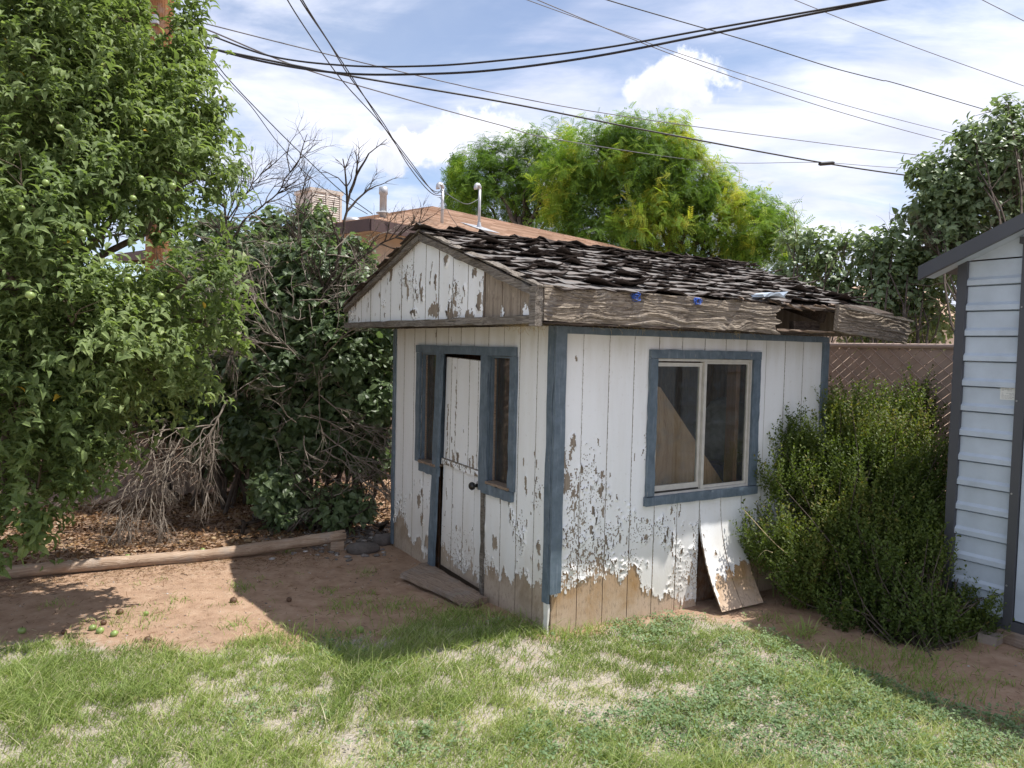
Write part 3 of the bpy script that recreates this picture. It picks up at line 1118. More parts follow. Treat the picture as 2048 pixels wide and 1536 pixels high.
def dens_right(S, Z):
    n = fbm(S * 2.6, Z * 2.6, 19, 3)
    d = 0.95 * np.exp(-((S - 0.10) / 0.22) ** 2) * np.clip((1.42 - Z) / 0.5, 0, 1)
    d = np.maximum(d, 0.85 * np.exp(-((S - 0.42) / 0.42) ** 2) * np.clip((1.12 - Z) / 0.4, 0, 1))
    d = np.maximum(d, 0.62 * np.clip((0.80 - Z) / 0.25, 0, 1) * np.clip((1.24 - S) / 0.06, 0.35, 1))
    d = np.maximum(d, 0.30 * np.exp(-((S - 0.45) / 0.3) ** 2) * np.clip((1.40 - Z) / 0.3, 0, 1))
    d = np.maximum(d, 0.55 * np.exp(-((S - 0.70) / 0.03) ** 2) * np.clip((1.35 - Z) / 0.3, 0, 1))
    d = np.maximum(d, 0.62 * np.exp(-((S - 1.755) / 0.03) ** 2) * np.clip((1.3 - Z) / 0.3, 0, 1))
    return d * (0.45 + 1.05 * n) + 0.05


RE = [0.0, 0.195, 0.392, 0.59, 0.793, 0.995, 1.197, 1.397, 1.60, 1.80, 2.0, 2.2, LR]
WIN = (0.755, 1.665, 0.765, 1.66)
siding_wall(right_pos, RE, -0.02, HW - 0.002, [WIN], Paint(0, LR, -0.02, HW, 0.006, keep_right, dens_right, 3),
            bend=[(0, 1.1955), (1.199, 1.30), (1.30, 1.40), (1.40, 1.50), (1.50, 1.5985), (1.6035, LR)], nz=24)

# --- door wall
_fx, _fz = curve_from_pixels([(962, 1150), (971, 1138), (983, 1132), (992, 1140), (1001, 1158), (1007, 1135), (1015, 1150), (1024, 1170), (1033, 1147), (1042, 1150),
                              (1050, 1141), (1058, 1160), (1065, 1176), (1075, 1165), (1083, 1172), (1092, 1180)], on_front)
_fx = np.concatenate([_fx, [0.9, 1.5, 1.60, 1.70, 1.80, 1.92, 2.05, 2.15, 2.33]])
_fz = np.concatenate([_fz, [0.2, 0.10, 0.14, 0.06, 0.20, 0.10, 0.22, 0.30, 0.20]])
_fspots = spots([(1028, 795, 0, 0)], on_front)[:0] + spots([(838, 1000, .03, .06), (845, 1040, .03, .05), (990, 1085, .035, .05), (1022, 1035, .012, .05), (1052, 970, .012, .05), (1078, 1095, .02, .04),
                                                   (812, 1062, .05, .05), (855, 1085, .05, .06), (795, 1070, .04, .05), (1048, 925, .010, .03), (1020, 1005, .012, .02)], on_front)


def keep_front(S, Z):
    k = Z > np.interp(S, _fx, _fz) + (fbm(S * 60, Z * 12, 15, 3) - 0.5) * 0.10
    for (c, a, b) in _fspots:
        n = (fbm(S * 40, Z * 26, 18, 3) - 0.5) * 1.7
        k &= ((S - c[0]) / a) ** 2 + ((Z - c[1]) / b) ** 2 + n > 1
    return k


def dens_front(S, Z):
    n = fbm(S * 2.6, Z * 2.6, 29, 3)
    d = 0.95 * np.clip((0.62 - Z) / 0.35, 0, 1)
    d = np.maximum(d, 0.72 * np.clip((0.9 - Z) / 0.3, 0, 1) * np.exp(-((S - 0.25) / 0.3) ** 2))
    d = np.maximum(d, 0.7 * np.clip((1.15 - Z) / 0.4, 0, 1) * np.exp(-((S - 0.10) / 0.12) ** 2))
    d = np.maximum(d, 0.6 * np.clip((0.85 - Z) / 0.3, 0, 1) * np.exp(-((S - 1.75) / 0.3) ** 2))
    return d * (0.45 + 1.0 * n) + 0.03


FE = [0.0, 0.19, 0.385, 0.58, 0.775, 0.97, 1.165, 1.36, 1.555, 1.75, 1.945, 2.14, LF]
FH = [(0.455, 1.80, 0.78, 1.65), (0.80, 1.55, -0.1, 1.65)]
siding_wall(front_pos, FE, -0.02, HW - 0.002, FH, Paint(0, LF, -0.02, HW, 0.006, keep_front, dens_front, 5))

# --- the two walls away from the camera
def left_pos(s, t, z):
    return np.stack([s, LF + np.asarray(t) + 0 * s, z], -1)


def back_pos(s, t, z):
    return np.stack([LR + np.asarray(t) + 0 * s, s, z], -1)


for ps, L_ in ((left_pos, LR), (back_pos, LF)):
    ed = list(np.linspace(0.0, L_, 13))
    siding_wall(ps, ed, -0.02, HW - 0.002, [], Paint(0, L_, -0.02, HW, 0.03, lambda S, Z: Z > 0.15 + 0.3 * fbm(S * 12, Z * 3, 4, 3), lambda S, Z: 0.4 + 0 * S, 9))


def part_box(name, lo, hi, mk, tf=None, parent=None):
    mb = MB().box(lo, hi, tf=tf)
    return mb.obj(name, M[mk] if isinstance(mk, str) else mk, parent or shed)


def rough_box(name, lo, hi, mk, axis=2, div=10, amp=0.0025, seed=0, parent=None):
    """board with slightly worn, uneven edges"""
    lo, hi = np.array(lo, float), np.array(hi, float)
    r = np.random.default_rng(seed)
    o = [i for i in range(3) if i != axis]
    V, F = [], []
    for i in range(div + 1):
        for (p, q) in ((0, 0), (1, 0), (1, 1), (0, 1)):
            c = np.zeros(3)
            c[axis] = lo[axis] + (hi[axis] - lo[axis]) * i / div
            c[o[0]] = (lo, hi)[p][o[0]]; c[o[1]] = (lo, hi)[q][o[1]]
            c += r.normal(0, amp, 3) * (0.3 if i in (0, div) else 1)
            V.append(c)
    for i in range(div):
        for k in range(4):
            F.append([4 * i + k, 4 * i + (k + 1) % 4, 4 * i + 4 + (k + 1) % 4, 4 * i + 4 + k])
    F += [[3, 2, 1, 0], [4 * div, 4 * div + 1, 4 * div + 2, 4 * div + 3]]
    mb = MB().add(np.array(V), F)
    return mb.obj(name, M[mk] if isinstance(mk, str) else mk, parent or shed)


# corner trim
rough_box('corner_trim', (-0.018, -0.024, 0.26), (0.060, -0.004, HW - 0.003), 'trim', 2, 14, 0.0018, 1)
rough_box('corner_trim', (-0.022, -0.002, 0.20), (-0.004, 0.055, HW - 0.003), 'trim', 2, 14, 0.0018, 2)
rough_box('corner_trim', (-0.020, LF - 0.035, 0.02), (-0.004, LF + 0.004, HW - 0.003), 'trim', 2, 12, 0.0015, 3)
rough_box('corner_trim', (LR - 0.06, -0.022, 0.05), (LR + 0.004, -0.004, HW - 0.046), 'trim', 2, 12, 0.0015, 4)
o = rough_box('corner_post', (0.012, 0.012, -0.05), (0.09, 0.09, HW - 0.05), 'stud', 2, 6, 0.002, 5)
o = rough_box('panel_edge', (-0.018, -0.004, 0.0), (-0.006, 0.040, 0.198), 'paint', 2, 6, 0.002, 6)
# frieze under the eaves of the window wall
rough_box('frieze', (0.064, -0.016, HW - 0.045), (LR + 0.002, -0.003, HW - 0.004), 'trim', 0, 16, 0.0012, 7)

# --- window in the window wall
win = part_box('window', (0.770, -0.010, 0.772), (0.782, 0.030, 1.648), 'alu')     # left jamb of the metal frame
for nm, lo, hi, mk, ax in (('trim_board', (0.708, -0.026, 0.775), (0.769, -0.004, 1.648), 'trim', 2),
                           ('trim_board', (1.651, -0.026, 0.775), (1.724, -0.004, 1.648), 'trim', 2),
                           ('trim_board', (0.708, -0.028, 1.650), (1.724, -0.004, 1.704), 'trim', 0),
                           ('sill_board', (0.698, -0.034, 0.714), (1.728, -0.004, 0.771), 'trim', 0)):
    rough_box(nm, lo, hi, mk, ax, 14, 0.0018, len(nm) + int(lo[0] * 99), win)
mb = MB()
mb.box((0.782, -0.010, 1.632), (1.638, 0.030, 1.648)).box((1.638, -0.010, 0.772), (1.650, 0.030, 1.648)).box((0.782, -0.010, 0.772), (1.638, 0.030, 0.786))
mb.obj('window_frame', M['alu'], win)
mb = MB()
mb.box((0.783, 0.006, 1.598), (1.19, 0.024, 1.622)).box((0.783, 0.006, 0.79), (1.19, 0.024, 0.832)).box((0.783, 0.006, 0.832), (0.795, 0.024, 1.598)).box((1.165, 0.006, 0.832), (1.186, 0.024, 1.598))
mb.obj('sliding_sash', M['alu'], win)
part_box('sash_track', (0.784, 0.0, 0.7863), (1.18, 0.006, 0.797), 'track', parent=win)
part_box('mullion', (1.189, -0.012, 0.787), (1.213, 0.026, 1.631), 'alu', parent=win)
mb = MB()
mb.box((1.214, 0.004, 1.616), (1.637, 0.020, 1.631)).box((1.214, 0.004, 0.787), (1.637, 0.020, 0.806)).box((1.622, 0.004, 0.806), (1.637, 0.020, 1.616))
mb.obj('fixed_sash', M['alu'], win)
part_box('pane', (0.794, 0.012, 0.831), (1.166, 0.016, 1.599), 'glass', parent=win)
part_box('pane', (1.213, 0.010, 0.805), (1.623, 0.014, 1.617), 'glass', parent=win)
# framing seen through the glass
for i, xx in enumerate((0.70, 1.57, 2.30)):
    rough_box('stud', (xx, 0.056, 0.0), (xx + 0.04, 0.14, HW - 0.05), 'stud', 2, 6, 0.002, 40 + i)
for i, yy in enumerate((0.45, 1.86, 2.2)):
    rough_box('stud', (0.056, yy - 0.04, 0.0), (0.14, yy, HW - 0.05), 'stud', 2, 6, 0.002, 50 + i)
for i, yy in enumerate((0.4, 0.9, 1.4, 1.9)):
    rough_box('stud', (LR - 0.14, yy - 0.04, 0.0), (LR - 0.056, yy, HW - 0.05), 'stud', 2, 6, 0.002, 60 + i)
for i, xx in enumerate((0.5, 1.0, 1.5, 2.0)):
    rough_box('stud', (xx, LF - 0.14, 0.0), (xx + 0.04, LF - 0.056, HW - 0.05), 'stud', 2, 6, 0.002, 70 + i)
part_box('shed_floor', (0.055, 0.055, -0.03), (LR - 0.055, LF - 0.055, 0.025), 'dirt_inside')

# --- door frame and side windows
rough_box('door_trim', (-0.026, 0.412, 1.640), (-0.004, 1.872, 1.698), 'trim', 1, 16, 0.0016, 21)
for i, (yc, z0, z1, y1) in enumerate(((0.437, 0.79, 1.639, 0.437), (1.832, 0.79, 1.639, 1.832))):
    rough_box('door_trim', (-0.024, yc - 0.034, z0), (-0.004, yc + 0.034, z1), 'trim', 2, 12, 0.0016, 22 + i)
mb = MB().beam((-0.017, 1.463, 1.639), (-0.017, 1.545, 0.03), 0.085, 0.024, (1, 0, 0), div=12, wob=0.0018, seed=24)
mb.obj('door_jamb', M['trim'], shed)
mb = MB().beam((-0.015, 0.790, 1.639), (-0.015, 0.790, 0.735), 0.10, 0.022, (1, 0, 0), div=10, wob=0.0018, seed=25)
mb.obj('door_jamb', M['trim'], shed)
mb = MB().beam((-0.010, 0.800, 0.733), (-0.010, 0.790, 0.02), 0.035, 0.018, (1, 0, 0), div=8, wob=0.002, seed=26)
mb.obj('door_jamb', M['rake'], shed)


def side_window(y0, y1, seed):
    w = rough_box('side_window', (-0.028, y0 - 0.06, 0.722), (-0.004, y1 + (0.06 if seed > 30 else 0.0), 0.788), 'trim', 1, 8, 0.0022, seed)
    rough_box('sill', (-0.034, y0 - 0.03, 0.7905), (0.05, y1, 0.808), 'plank', 1, 8, 0.002, seed + 1, w)
    mb = MB()
    mb.box((0.0, y0 - 0.012, 0.81), (0.052, y0, 1.638)).box((0.0, y1, 0.81), (0.052, y1 + 0.012, 1.638)).box((0.0, y0, 1.626), (0.052, y1, 1.638))
    mb.obj('window_reveal', M['trim'], w)
    part_box('pane', (0.036, y0, 0.811), (0.040, y1, 1.625), 'glass', parent=w)
    part_box('glazing_bead', (0.024, y0, 0.81), (0.035, y0 + 0.008, 1.62), 'paint', parent=w)
    part_box('glazing_bead', (0.024, y1 - 0.010, 0.81), (0.035, y1, 1.62), 'plank', parent=w)
    return w


side_window(0.476, 0.735, 31)
side_window(1.515, 1.785, 28)

# --- door: two rows of painted planks, a rail between them, a knob
def door_pos(s, t, z):
    s = np.asarray(s, float); z = np.asarray(z, float)
    return np.stack([0.030 - np.asarray(t) + 0 * s, s + 0.022 * (z / 1.6 - 0.5) + (s - 0.826) * 0.11 * (1 - z / 1.6), z + 0.03 * (s - 0.83)], -1)


mb = MB()
grid_box(mb, (0.826, 1.432, 0.03, 1.598), door_pos, -0.008, -0.035)
door = mb.obj('door', M['groove'], shed)


def keep_door(S, Z):
    z = np.interp(S, [0.8, 0.9, 1.0, 1.1, 1.2, 1.3, 1.45], [0.13, 0.08, 0.17, 0.08, 0.10, 0.15, 0.22])
    k = Z > z + (fbm(S * 70, Z * 10, 25, 3) - 0.5) * 0.16
    n = (fbm(S * 50, Z * 16, 28, 3) - 0.5)
    k &= ~((np.abs(S - 1.385 - n * .03) < 0.008) & (Z < 1.25) & (Z > 0.83))
    k &= ~((np.abs(S - 1.265 - n * .02) < 0.005) & (Z < 1.45) & (Z > 0.95))
    k &= ~((Z < 0.93) & (Z > 0.82) & (fbm(S * 40, Z * 8, 33, 3) > 0.62))
    return k


pd = Paint(0.82, 1.44, 0.03, 1.60, 0.006, keep_door, lambda S, Z: np.clip(0.85 - Z * 1.3, 0, 1) * 0.75 + 0.25 * np.exp(-((Z - 0.95) / 0.2) ** 2) + 0.06, 12, 0.7)
ue = [0.826, 0.95, 1.075, 1.265, 1.345, 1.432]
le = [0.826, 0.975, 1.13, 1.285, 1.432]
for ed, za, zb in ((ue, 0.845, 1.598), (le, 0.03, 0.80)):
    for k in range(len(ed) - 1):
        mb = MB()
        r = (ed[k] + 0.002, ed[k + 1] - 0.002, za, zb)
        grid_box(mb, r, door_pos, 0.0, -0.0075)
        pd.add(mb, [r], door_pos)
        mb.obj('door_plank', [M['siding'], M['paint']], door)
pr = Paint(0.82, 1.44, 0.80, 0.845, 0.006, lambda S, Z: fbm(S * 30, Z * 50, 41, 3) > 0.40, lambda S, Z: 0.6 + 0 * S, 14)
mb = MB()
grid_box(mb, (0.822, 1.434, 0.801, 0.843), door_pos, 0.016, -0.006)
pr.add(mb, [(0.822, 1.434, 0.801, 0.843)], lambda s, t, z: door_pos(s, np.asarray(t) + 0.016, z))
mb.obj('door_rail', [M['siding'], M['paint']], door)
kp = door_pos(np.array([0.925]), np.array([0.0]), np.array([0.738]))[0]
KY = lambda V: np.stack([kp[0] - V[:, 2], kp[1] + V[:, 0], kp[2] + V[:, 1]], -1)
MB().lathe([(0.030, 0.0), (0.031, 0.003), (0.024, 0.006)], 20, tf=KY).obj('knob_plate', M['brass'], door)
MB().lathe([(0.013, 0.006), (0.012, 0.030), (0.022, 0.036), (0.028, 0.046), (0.028, 0.058), (0.020, 0.068), (0.006, 0.070)], 20, tf=KY).obj('knob', M['black'], door, True)
rough_box('threshold', (-0.085, 0.70, -0.02), (-0.012, 1.62, 0.035), 'plank', 1, 14, 0.004, 80)

# --- gable over the door
gx = -OX
def gable_pos(s, t, z):
    return np.stack([gx - np.asarray(t) + 0 * s, s, z], -1)


GB = 1.868
_gspots = spots([(813, 560, .02, .05), (816, 585, .02, .05), (842, 565, .014, .06), (845, 590, .022, .05), (830, 625, .05, .02), (868, 620, .10, .04), (905, 630, .09, .03), (940, 633, .08, .03),
                 (862, 555, .010, .05), (872, 565, .010, .05), (893, 520, .03, .04), (718, 590, .025, .05), (745, 560, .03, .06), (760, 590, .012, .02), (712, 608, .02, .06), (751, 545, .03, .04),
                 (900, 575, .008, .03), (930, 580, .008, .03), (960, 600, .03, .06), (925, 600, .006, .02), (800, 610, .008, .03), (873, 600, .008, .04), (950, 545, .03, .03)], lambda u, v: on_front(u, v, gx))


def keep_gable(S, Z):
    n = (fbm(S * 40, Z * 24, 38, 3) - 0.5) * 1.8
    top = EAVE + (YM + OY - np.abs(S - YM)) * SLOPE
    k = Z < top - 0.040 + (fbm(S * 40, Z * 20, 36, 3) - 0.5) * 0.05
    for (c, a, b) in _gspots:
        k &= ((S - c[0]) / a) ** 2 + ((Z - c[1]) / b) ** 2 + n > 1
    bare = S < 0.312 + (fbm(S * 5, Z * 40, 44, 3) - 0.5) * 0.03
    left = ((S + 0.20) / 0.09) ** 2 + ((Z - 1.865) / 0.085) ** 2 + n * 0.5 < 1
    left |= ((S - 0.10) / 0.02) ** 2 + ((Z - 1.88) / 0.05) ** 2 + n * 0.5 < 1
    return k & (~bare | left)


def dens_gable(S, Z):
    return (0.45 + 0.25 * np.exp(-((S - 0.9) / 0.5) ** 2)) * (0.4 + 1.0 * fbm(S * 3, Z * 3, 47, 3)) * np.clip((2.42 - Z) / 0.2, 0.2, 1)


pg = Paint(-OY, LF + OY, GB, APEX, 0.006, keep_gable, dens_gable, 6)
ge = [-OY + 0.005, -0.08, 0.112, 0.308, 0.508, 0.708, 0.908, 1.108, 1.308, 1.508, 1.708, 1.908, 2.108, 2.308, LF + OY - 0.005]
for k in range(len(ge) - 1):
    gap = 0.016 if k == 3 else 0.008
    a, b = ge[k] + gap / 2, ge[k + 1] - 0.004
    dx = 0.006 if k < 3 else 0.0             # the bare boards sit a little deeper
    tops = [(a, roof_z(a) - 0.03)] + ([(YM, roof_z(YM) - 0.03)] if a < YM < b else []) + [(b, roof_z(b) - 0.03)]
    ring = [(a, GB - 0.01)] + tops + [(b, GB - 0.01)]
    n = len(ring)
    V = [[gx + dx, s, z] for s, z in ring] + [[gx + dx + 0.010, s, z] for s, z in ring]
    F = [list(range(n))[::-1], list(range(n, 2 * n))] + [[i, (i + 1) % n, n + (i + 1) % n, n + i] for i in range(n)]
    mb = MB().add(np.array(V), F)
    pg.add(mb, [(a, b, GB, APEX)], lambda s, t, z, dx=dx: gable_pos(s, np.asarray(t) - dx, z))
    mb.obj('gable_board', [M['siding'], M['paint']], shed)
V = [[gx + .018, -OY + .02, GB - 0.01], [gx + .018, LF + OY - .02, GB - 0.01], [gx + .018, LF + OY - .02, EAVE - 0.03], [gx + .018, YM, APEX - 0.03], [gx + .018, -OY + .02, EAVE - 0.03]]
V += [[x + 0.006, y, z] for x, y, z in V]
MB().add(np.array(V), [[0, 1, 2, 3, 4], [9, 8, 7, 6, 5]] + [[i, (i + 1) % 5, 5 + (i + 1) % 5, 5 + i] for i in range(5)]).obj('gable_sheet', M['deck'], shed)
# dark tear below the peak
rough_box('gable_trim', (gx - 0.030, -OY - 0.005, 1.826), (gx - 0.002, LF + OY + 0.03, 1.870), 'rake', 1, 24, 0.0025, 90)
rough_box('gable_corner', (gx - 0.048, -OY - 0.030, 1.812), (gx - 0.002, -OY + 0.028, 2.018), 'rake', 2, 6, 0.0025, 91)
for sgn, y0 in ((1, -OY - 0.02), (-1, LF + OY + 0.03)):
    z0 = EAVE - 0.005
    zr = APEX - 0.012
    MB().beam((gx - 0.020, y0, z0 - 0.030), (gx - 0.020, YM + sgn * 0.004, zr - 0.030), 0.034, 0.046 if sgn > 0 else 0.030, (0, 0, 1), div=18, wob=0.003, seed=92 + sgn).obj('rake_board', M['rake'], shed)
    MB().beam((gx - 0.012, y0 - sgn * 0.02, z0 + 0.006), (gx - 0.012, YM + sgn * 0.004, zr + 0.015), 0.060, 0.012, (0, 0, 1), div=18, wob=0.003, seed=95 + sgn).obj('rake_strip', M['rake'], shed)

# --- soffits, fascia and the broken eave corner
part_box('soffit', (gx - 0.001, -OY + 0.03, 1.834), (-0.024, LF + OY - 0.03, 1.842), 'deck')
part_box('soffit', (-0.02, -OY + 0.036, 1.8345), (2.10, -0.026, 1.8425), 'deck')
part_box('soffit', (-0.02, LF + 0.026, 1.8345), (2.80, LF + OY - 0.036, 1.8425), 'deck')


def fascia(name, x0, x1, yo, zb, zt, tf, seed, rag0=0.0, rag1=0.0, mk='fascia'):
    """weathered board with furrows along the grain and torn ends"""
    nx, nz = int((x1 - x0) / 0.012), 44
    r = np.random.default_rng(seed)
    X, Z = np.meshgrid(np.linspace(x0, x1, nx + 1), np.linspace(zb, zt, nz + 1), indexing='ij')
    q = (X - x0) / (x1 - x0)
    zz = (Z - zb) / (zt - zb)
    X = X + rag1 * (vn(zz * 7, 0 * zz, seed) - 0.75) * np.clip((q - 0.72) / 0.28, 0, 1) - rag0 * (vn(zz * 9, 0 * zz + 3, seed) - 0.7) * np.clip((0.2 - q) / 0.2, 0, 1)
    Z = Z + (vn(X * 9, 0 * X + seed, 3) - 0.5) * 0.016 * np.where(zz > 0.5, zz ** 2, (1 - zz) ** 2 * 0.6)
    warp = (fbm(X * 2.2, Z * 7, seed, 3) - 0.5) * 1.6
    grain = fbm(X * 3.0 + warp, Z * 75 + warp * 9, seed + 1, 4)
    fine = fbm(X * 14, Z * 200, seed + 4, 2)
    dep = (np.clip(grain - 0.5, -0.3, 0.3)) * 0.020 + (fine - 0.5) * 0.004
    knots = [(0.22, 0.35), (0.74, 0.3), (0.05, 0.6), (0.26, 0.75)]
    for (kx, kz) in knots:
        d = np.hypot((q - kx) * (x1 - x0) / 0.05, (zz - kz) * (zt - zb) / 0.035)
        dep = dep + np.sin(d * 7) * 0.003 * np.exp(-d) - 0.006 * np.exp(-(d * 2.2) ** 2)
    Y0 = yo - 0.032 - dep
    a, b = nx + 1, nz + 1
    front = tf(np.stack([X, Y0, Z], -1).reshape(-1, 3))
    back = tf(np.stack([X, 0 * X + yo, Z], -1).reshape(-1, 3))
    i, j = np.meshgrid(np.arange(nx), np.arange(nz), indexing='ij')
    i, j = i.ravel(), j.ravel()
    Fq = np.stack([i * b + j, (i + 1) * b + j, (i + 1) * b + j + 1, i * b + j + 1], -1)
    k = a * b
    rim = [t * b for t in range(a)] + [(a - 1) * b + t for t in range(1, b)] + [t * b + b - 1 for t in range(a - 2, -1, -1)] + [t for t in range(b - 2, 0, -1)]
    rim = np.array(rim)
    Fr = np.stack([rim, np.roll(rim, -1), np.roll(rim, -1) + k, rim + k], -1)
    mb = MB()
    mb.add(np.concatenate([front, back]), [np.concatenate([Fq, Fq[:, ::-1] + k, Fr])])
    return mb.obj(name, M[mk], shed)


ident = lambda V: V
def sag(V):
    V = V.copy()
    t = np.clip((V[:, 0] - 0.7) / 0.9, 0, 1)
    V[:, 2] -= 0.020 * t ** 2 + 0.006 * (vn(V[:, 0] * 4, 0 * V[:, 0], 9) - .5)
    V[:, 1] -= 0.018 * t ** 3
    return V


fascia('fascia', gx + 0.004, 1.555, -OY, 1.838, 2.022, sag, 5, 0.0, 0.13)
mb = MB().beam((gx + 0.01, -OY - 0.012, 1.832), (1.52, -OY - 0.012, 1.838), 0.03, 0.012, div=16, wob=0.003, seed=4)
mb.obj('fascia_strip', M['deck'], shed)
a_ = math.radians(5.0)
def drop(V):
    V = V.copy()
    x, z = V[:, 0] - 2.10, V[:, 2] - 2.02
    V[:, 0] = 2.10 + x * math.cos(a_) + z * math.sin(a_)
    V[:, 2] = 2.02 - x * math.sin(a_) + z * math.cos(a_)
    V[:, 1] -= 0.04 + 0.05 * x
    return V


fascia('broken_fascia', 2.10, 2.915, -OY, 1.855, 2.035, drop, 17, 0.0, 0.06)
part_box('broken_fascia_cap', (2.16, -OY - 0.075, 2.012), (2.86, -OY - 0.045, 2.024), 'rake', tf=drop)
fascia('fascia', gx + 0.004, 2.85, -(LF + OY), 1.838, 2.022, lambda V: V * np.array([1, -1, 1]), 23)
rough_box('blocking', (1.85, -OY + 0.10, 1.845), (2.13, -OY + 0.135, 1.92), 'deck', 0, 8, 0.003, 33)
rough_box('soffit_strip', (1.54, -OY - 0.015, 1.845), (2.14, -OY + 0.012, 1.857), 'plank', 0, 8, 0.003, 34)
for i, xx in enumerate((-0.2, 0.4, 1.0, 1.6, 2.12, 2.7)):
    for sg in (1, -1):
        y0 = YM - sg * (YM + OY - 0.06)
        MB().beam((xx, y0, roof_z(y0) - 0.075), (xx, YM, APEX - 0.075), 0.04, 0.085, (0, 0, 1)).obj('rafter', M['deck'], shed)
# rear gable
V = [[2.80, -OY + .05, 1.84], [2.80, LF + OY - .02, 1.84], [2.80, LF + OY - .02, EAVE - 0.03], [2.80, YM, APEX - 0.03], [2.80, -OY + .05, EAVE - 0.03]]
V += [[x + 0.012, y, z] for x, y, z in V]
MB().add(np.array(V), [[0, 1, 2, 3, 4], [9, 8, 7, 6, 5]] + [[i, (i + 1) % 5, 5 + (i + 1) % 5, 5 + i] for i in range(5)]).obj('rear_gable', M['siding'], shed)

# --- roof deck and shingles
for sg in (1, -1):
    ye = YM - sg * (YM + OY)
    P = [[-0.335, ye, EAVE - 0.006], [2.85, ye, EAVE - 0.006], [2.85, YM, APEX - 0.006], [-0.335, YM, APEX - 0.006]]
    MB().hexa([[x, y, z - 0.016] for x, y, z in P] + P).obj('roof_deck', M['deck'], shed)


def shingle_mesh(seed, w=0.31, L=0.205, wild=1.0):
    r = np.random.default_rng(seed)
    nx, ny = 7, 5
    us = np.linspace(-w / 2, w / 2, nx)
    vs = np.array([0.0, 0.022, 0.055, 0.105, L])
    U, Vv = np.meshgrid(us, vs, indexing='ij')
    un = (U + w / 2) / w
    Vv = Vv + (r.normal(0, 0.010, nx)[:, None] + 0.018 * (vn(un * 4, 0 * un, seed) - 0.5)) * np.clip(1 - Vv / 0.09, 0, 1)
    c0, c1, cm = r.uniform(0.0, 0.022) * wild, r.uniform(0.0, 0.022) * wild, r.uniform(-0.006, 0.008) * wild
    if r.random() < 0.45: c0 *= 3.2
    if r.random() < 0.4: c1 *= 3.2
    curl = c0 * (1 - un) ** 1.6 + c1 * un ** 1.6 + cm * np.sin(un * math.pi) + 0.010 * (vn(un * 6, 0 * un + 9, seed + 3) - 0.4)
    lift = curl * np.clip(1 - Vv / 0.125, 0, 1) ** 1.7
    Z = 0.009 * (1 - Vv / L) + 0.003 + lift + r.normal(0, 0.0015, Z_shape(U))
    T = 0.006
    top = np.stack([U, Vv, Z], -1).reshape(-1, 3)
    bot = np.stack([U, Vv + 0.004, Z - T - 0.004 * np.clip(1 - Vv / 0.05, 0, 1)], -1).reshape(-1, 3)
    i, j = np.meshgrid(np.arange(nx - 1), np.arange(ny - 1), indexing='ij')
    i, j = i.ravel(), j.ravel()
    Fq = np.stack([i * ny + j, (i + 1) * ny + j, (i + 1) * ny + j + 1, i * ny + j + 1], -1)
    k = nx * ny
    rim = np.array([t * ny for t in range(nx)] + [(nx - 1) * ny + t for t in range(1, ny)] + [t * ny + ny - 1 for t in range(nx - 2, -1, -1)] + [t for t in range(ny - 2, 0, -1)])
    Fr = np.stack([rim, np.roll(rim, -1), np.roll(rim, -1) + k, rim + k], -1)
    edge = np.clip(1 - Vv / 0.035, 0, 1) * 0.5 + np.clip(lift / 0.035, 0, 1) * 0.45 + (np.minimum(un, 1 - un) < 0.03) * 0.35
    mb = MB()
    mb.add(np.concatenate([top, bot]), [np.concatenate([Fq, Fq[:, ::-1] + k, Fr])], np.concatenate([np.zeros(len(Fq), int), np.ones(len(Fq) + len(Fr), int)]),
           np.concatenate([edge.ravel(), edge.ravel() * 0 + 1]))
    return mb.mesh('shingle', [M['shingle'], M['asphalt']])


def Z_shape(U):
    return U.shape


SH = [shingle_mesh(200 + k, w=0.215) for k in range(22)]
_sl_len = math.hypot(YM + OY, APEX - EAVE)
_r = np.random.default_rng(77)
far_side = MB()
for sg in (1, -1):
    ydir = np.array([0, sg * (YM + OY), APEX - EAVE]) / _sl_len
    xdir = np.array([1.0 * sg, 0, 0])
    nrm = np.cross(xdir, ydir)
    base0 = np.array([0, YM - sg * (YM + OY), EAVE])
    for row in range(13):
        v0 = -0.03 + row * 0.117
        x = -0.36 + (0.10 if row % 2 else 0.20) + _r.uniform(-.03, .03)
        while x < 2.88:
            missing = sg == 1 and row == 0 and 1.55 < x
            missing = missing or (sg == 1 and row == 1 and x > 2.35) or (row > 1 and _r.random() < 0.02)
            if not missing:
                me = SH[_r.integers(len(SH))]
                a = _r.normal(0, 0.030)
                p = base0 + ydir * (v0 + _r.normal(0, 0.011)) + np.array([min(x, 2.85), 0, 0]) + nrm * 0.002
                ca, sa = math.cos(a), math.sin(a)
                sx = (-1 if _r.random() < 0.5 else 1) * _r.uniform(0.92, 1.06)
                X = (xdir * ca + ydir * sa) * sx
                Yv = -xdir * sa + ydir * ca
                if sg == 1:
                    o = bpy.data.objects.new('shingle', me)
                    COL.objects.link(o)
                    o.parent = shed
                    mm = Matrix.Identity(4)
                    for q in range(3):
                        mm[q][0], mm[q][1], mm[q][2], mm[q][3] = X[q], Yv[q], nrm[q], p[q]
                    o.matrix_local = mm
                else:                       # the slope turned away from the camera: one joined part
                    co = np.zeros(len(me.vertices) * 3); me.vertices.foreach_get('co', co)
                    co = co.reshape(-1, 3)
                    vr = np.zeros(len(co)); me.attributes['var'].data.foreach_get('value', vr)
                    far_side.add(p + co[:, :1] * X + co[:, 1:2] * Yv + co[:, 2:] * nrm, np.array([pl_.vertices[:] for pl_ in me.polygons]), np.array([pl_.material_index for pl_ in me.polygons]), vr)
            x += 0.208 + _r.uniform(-.012, .016)
tag(far_side.obj('shingles', [M['shingle'], M['asphalt']], shed), kind='stuff')
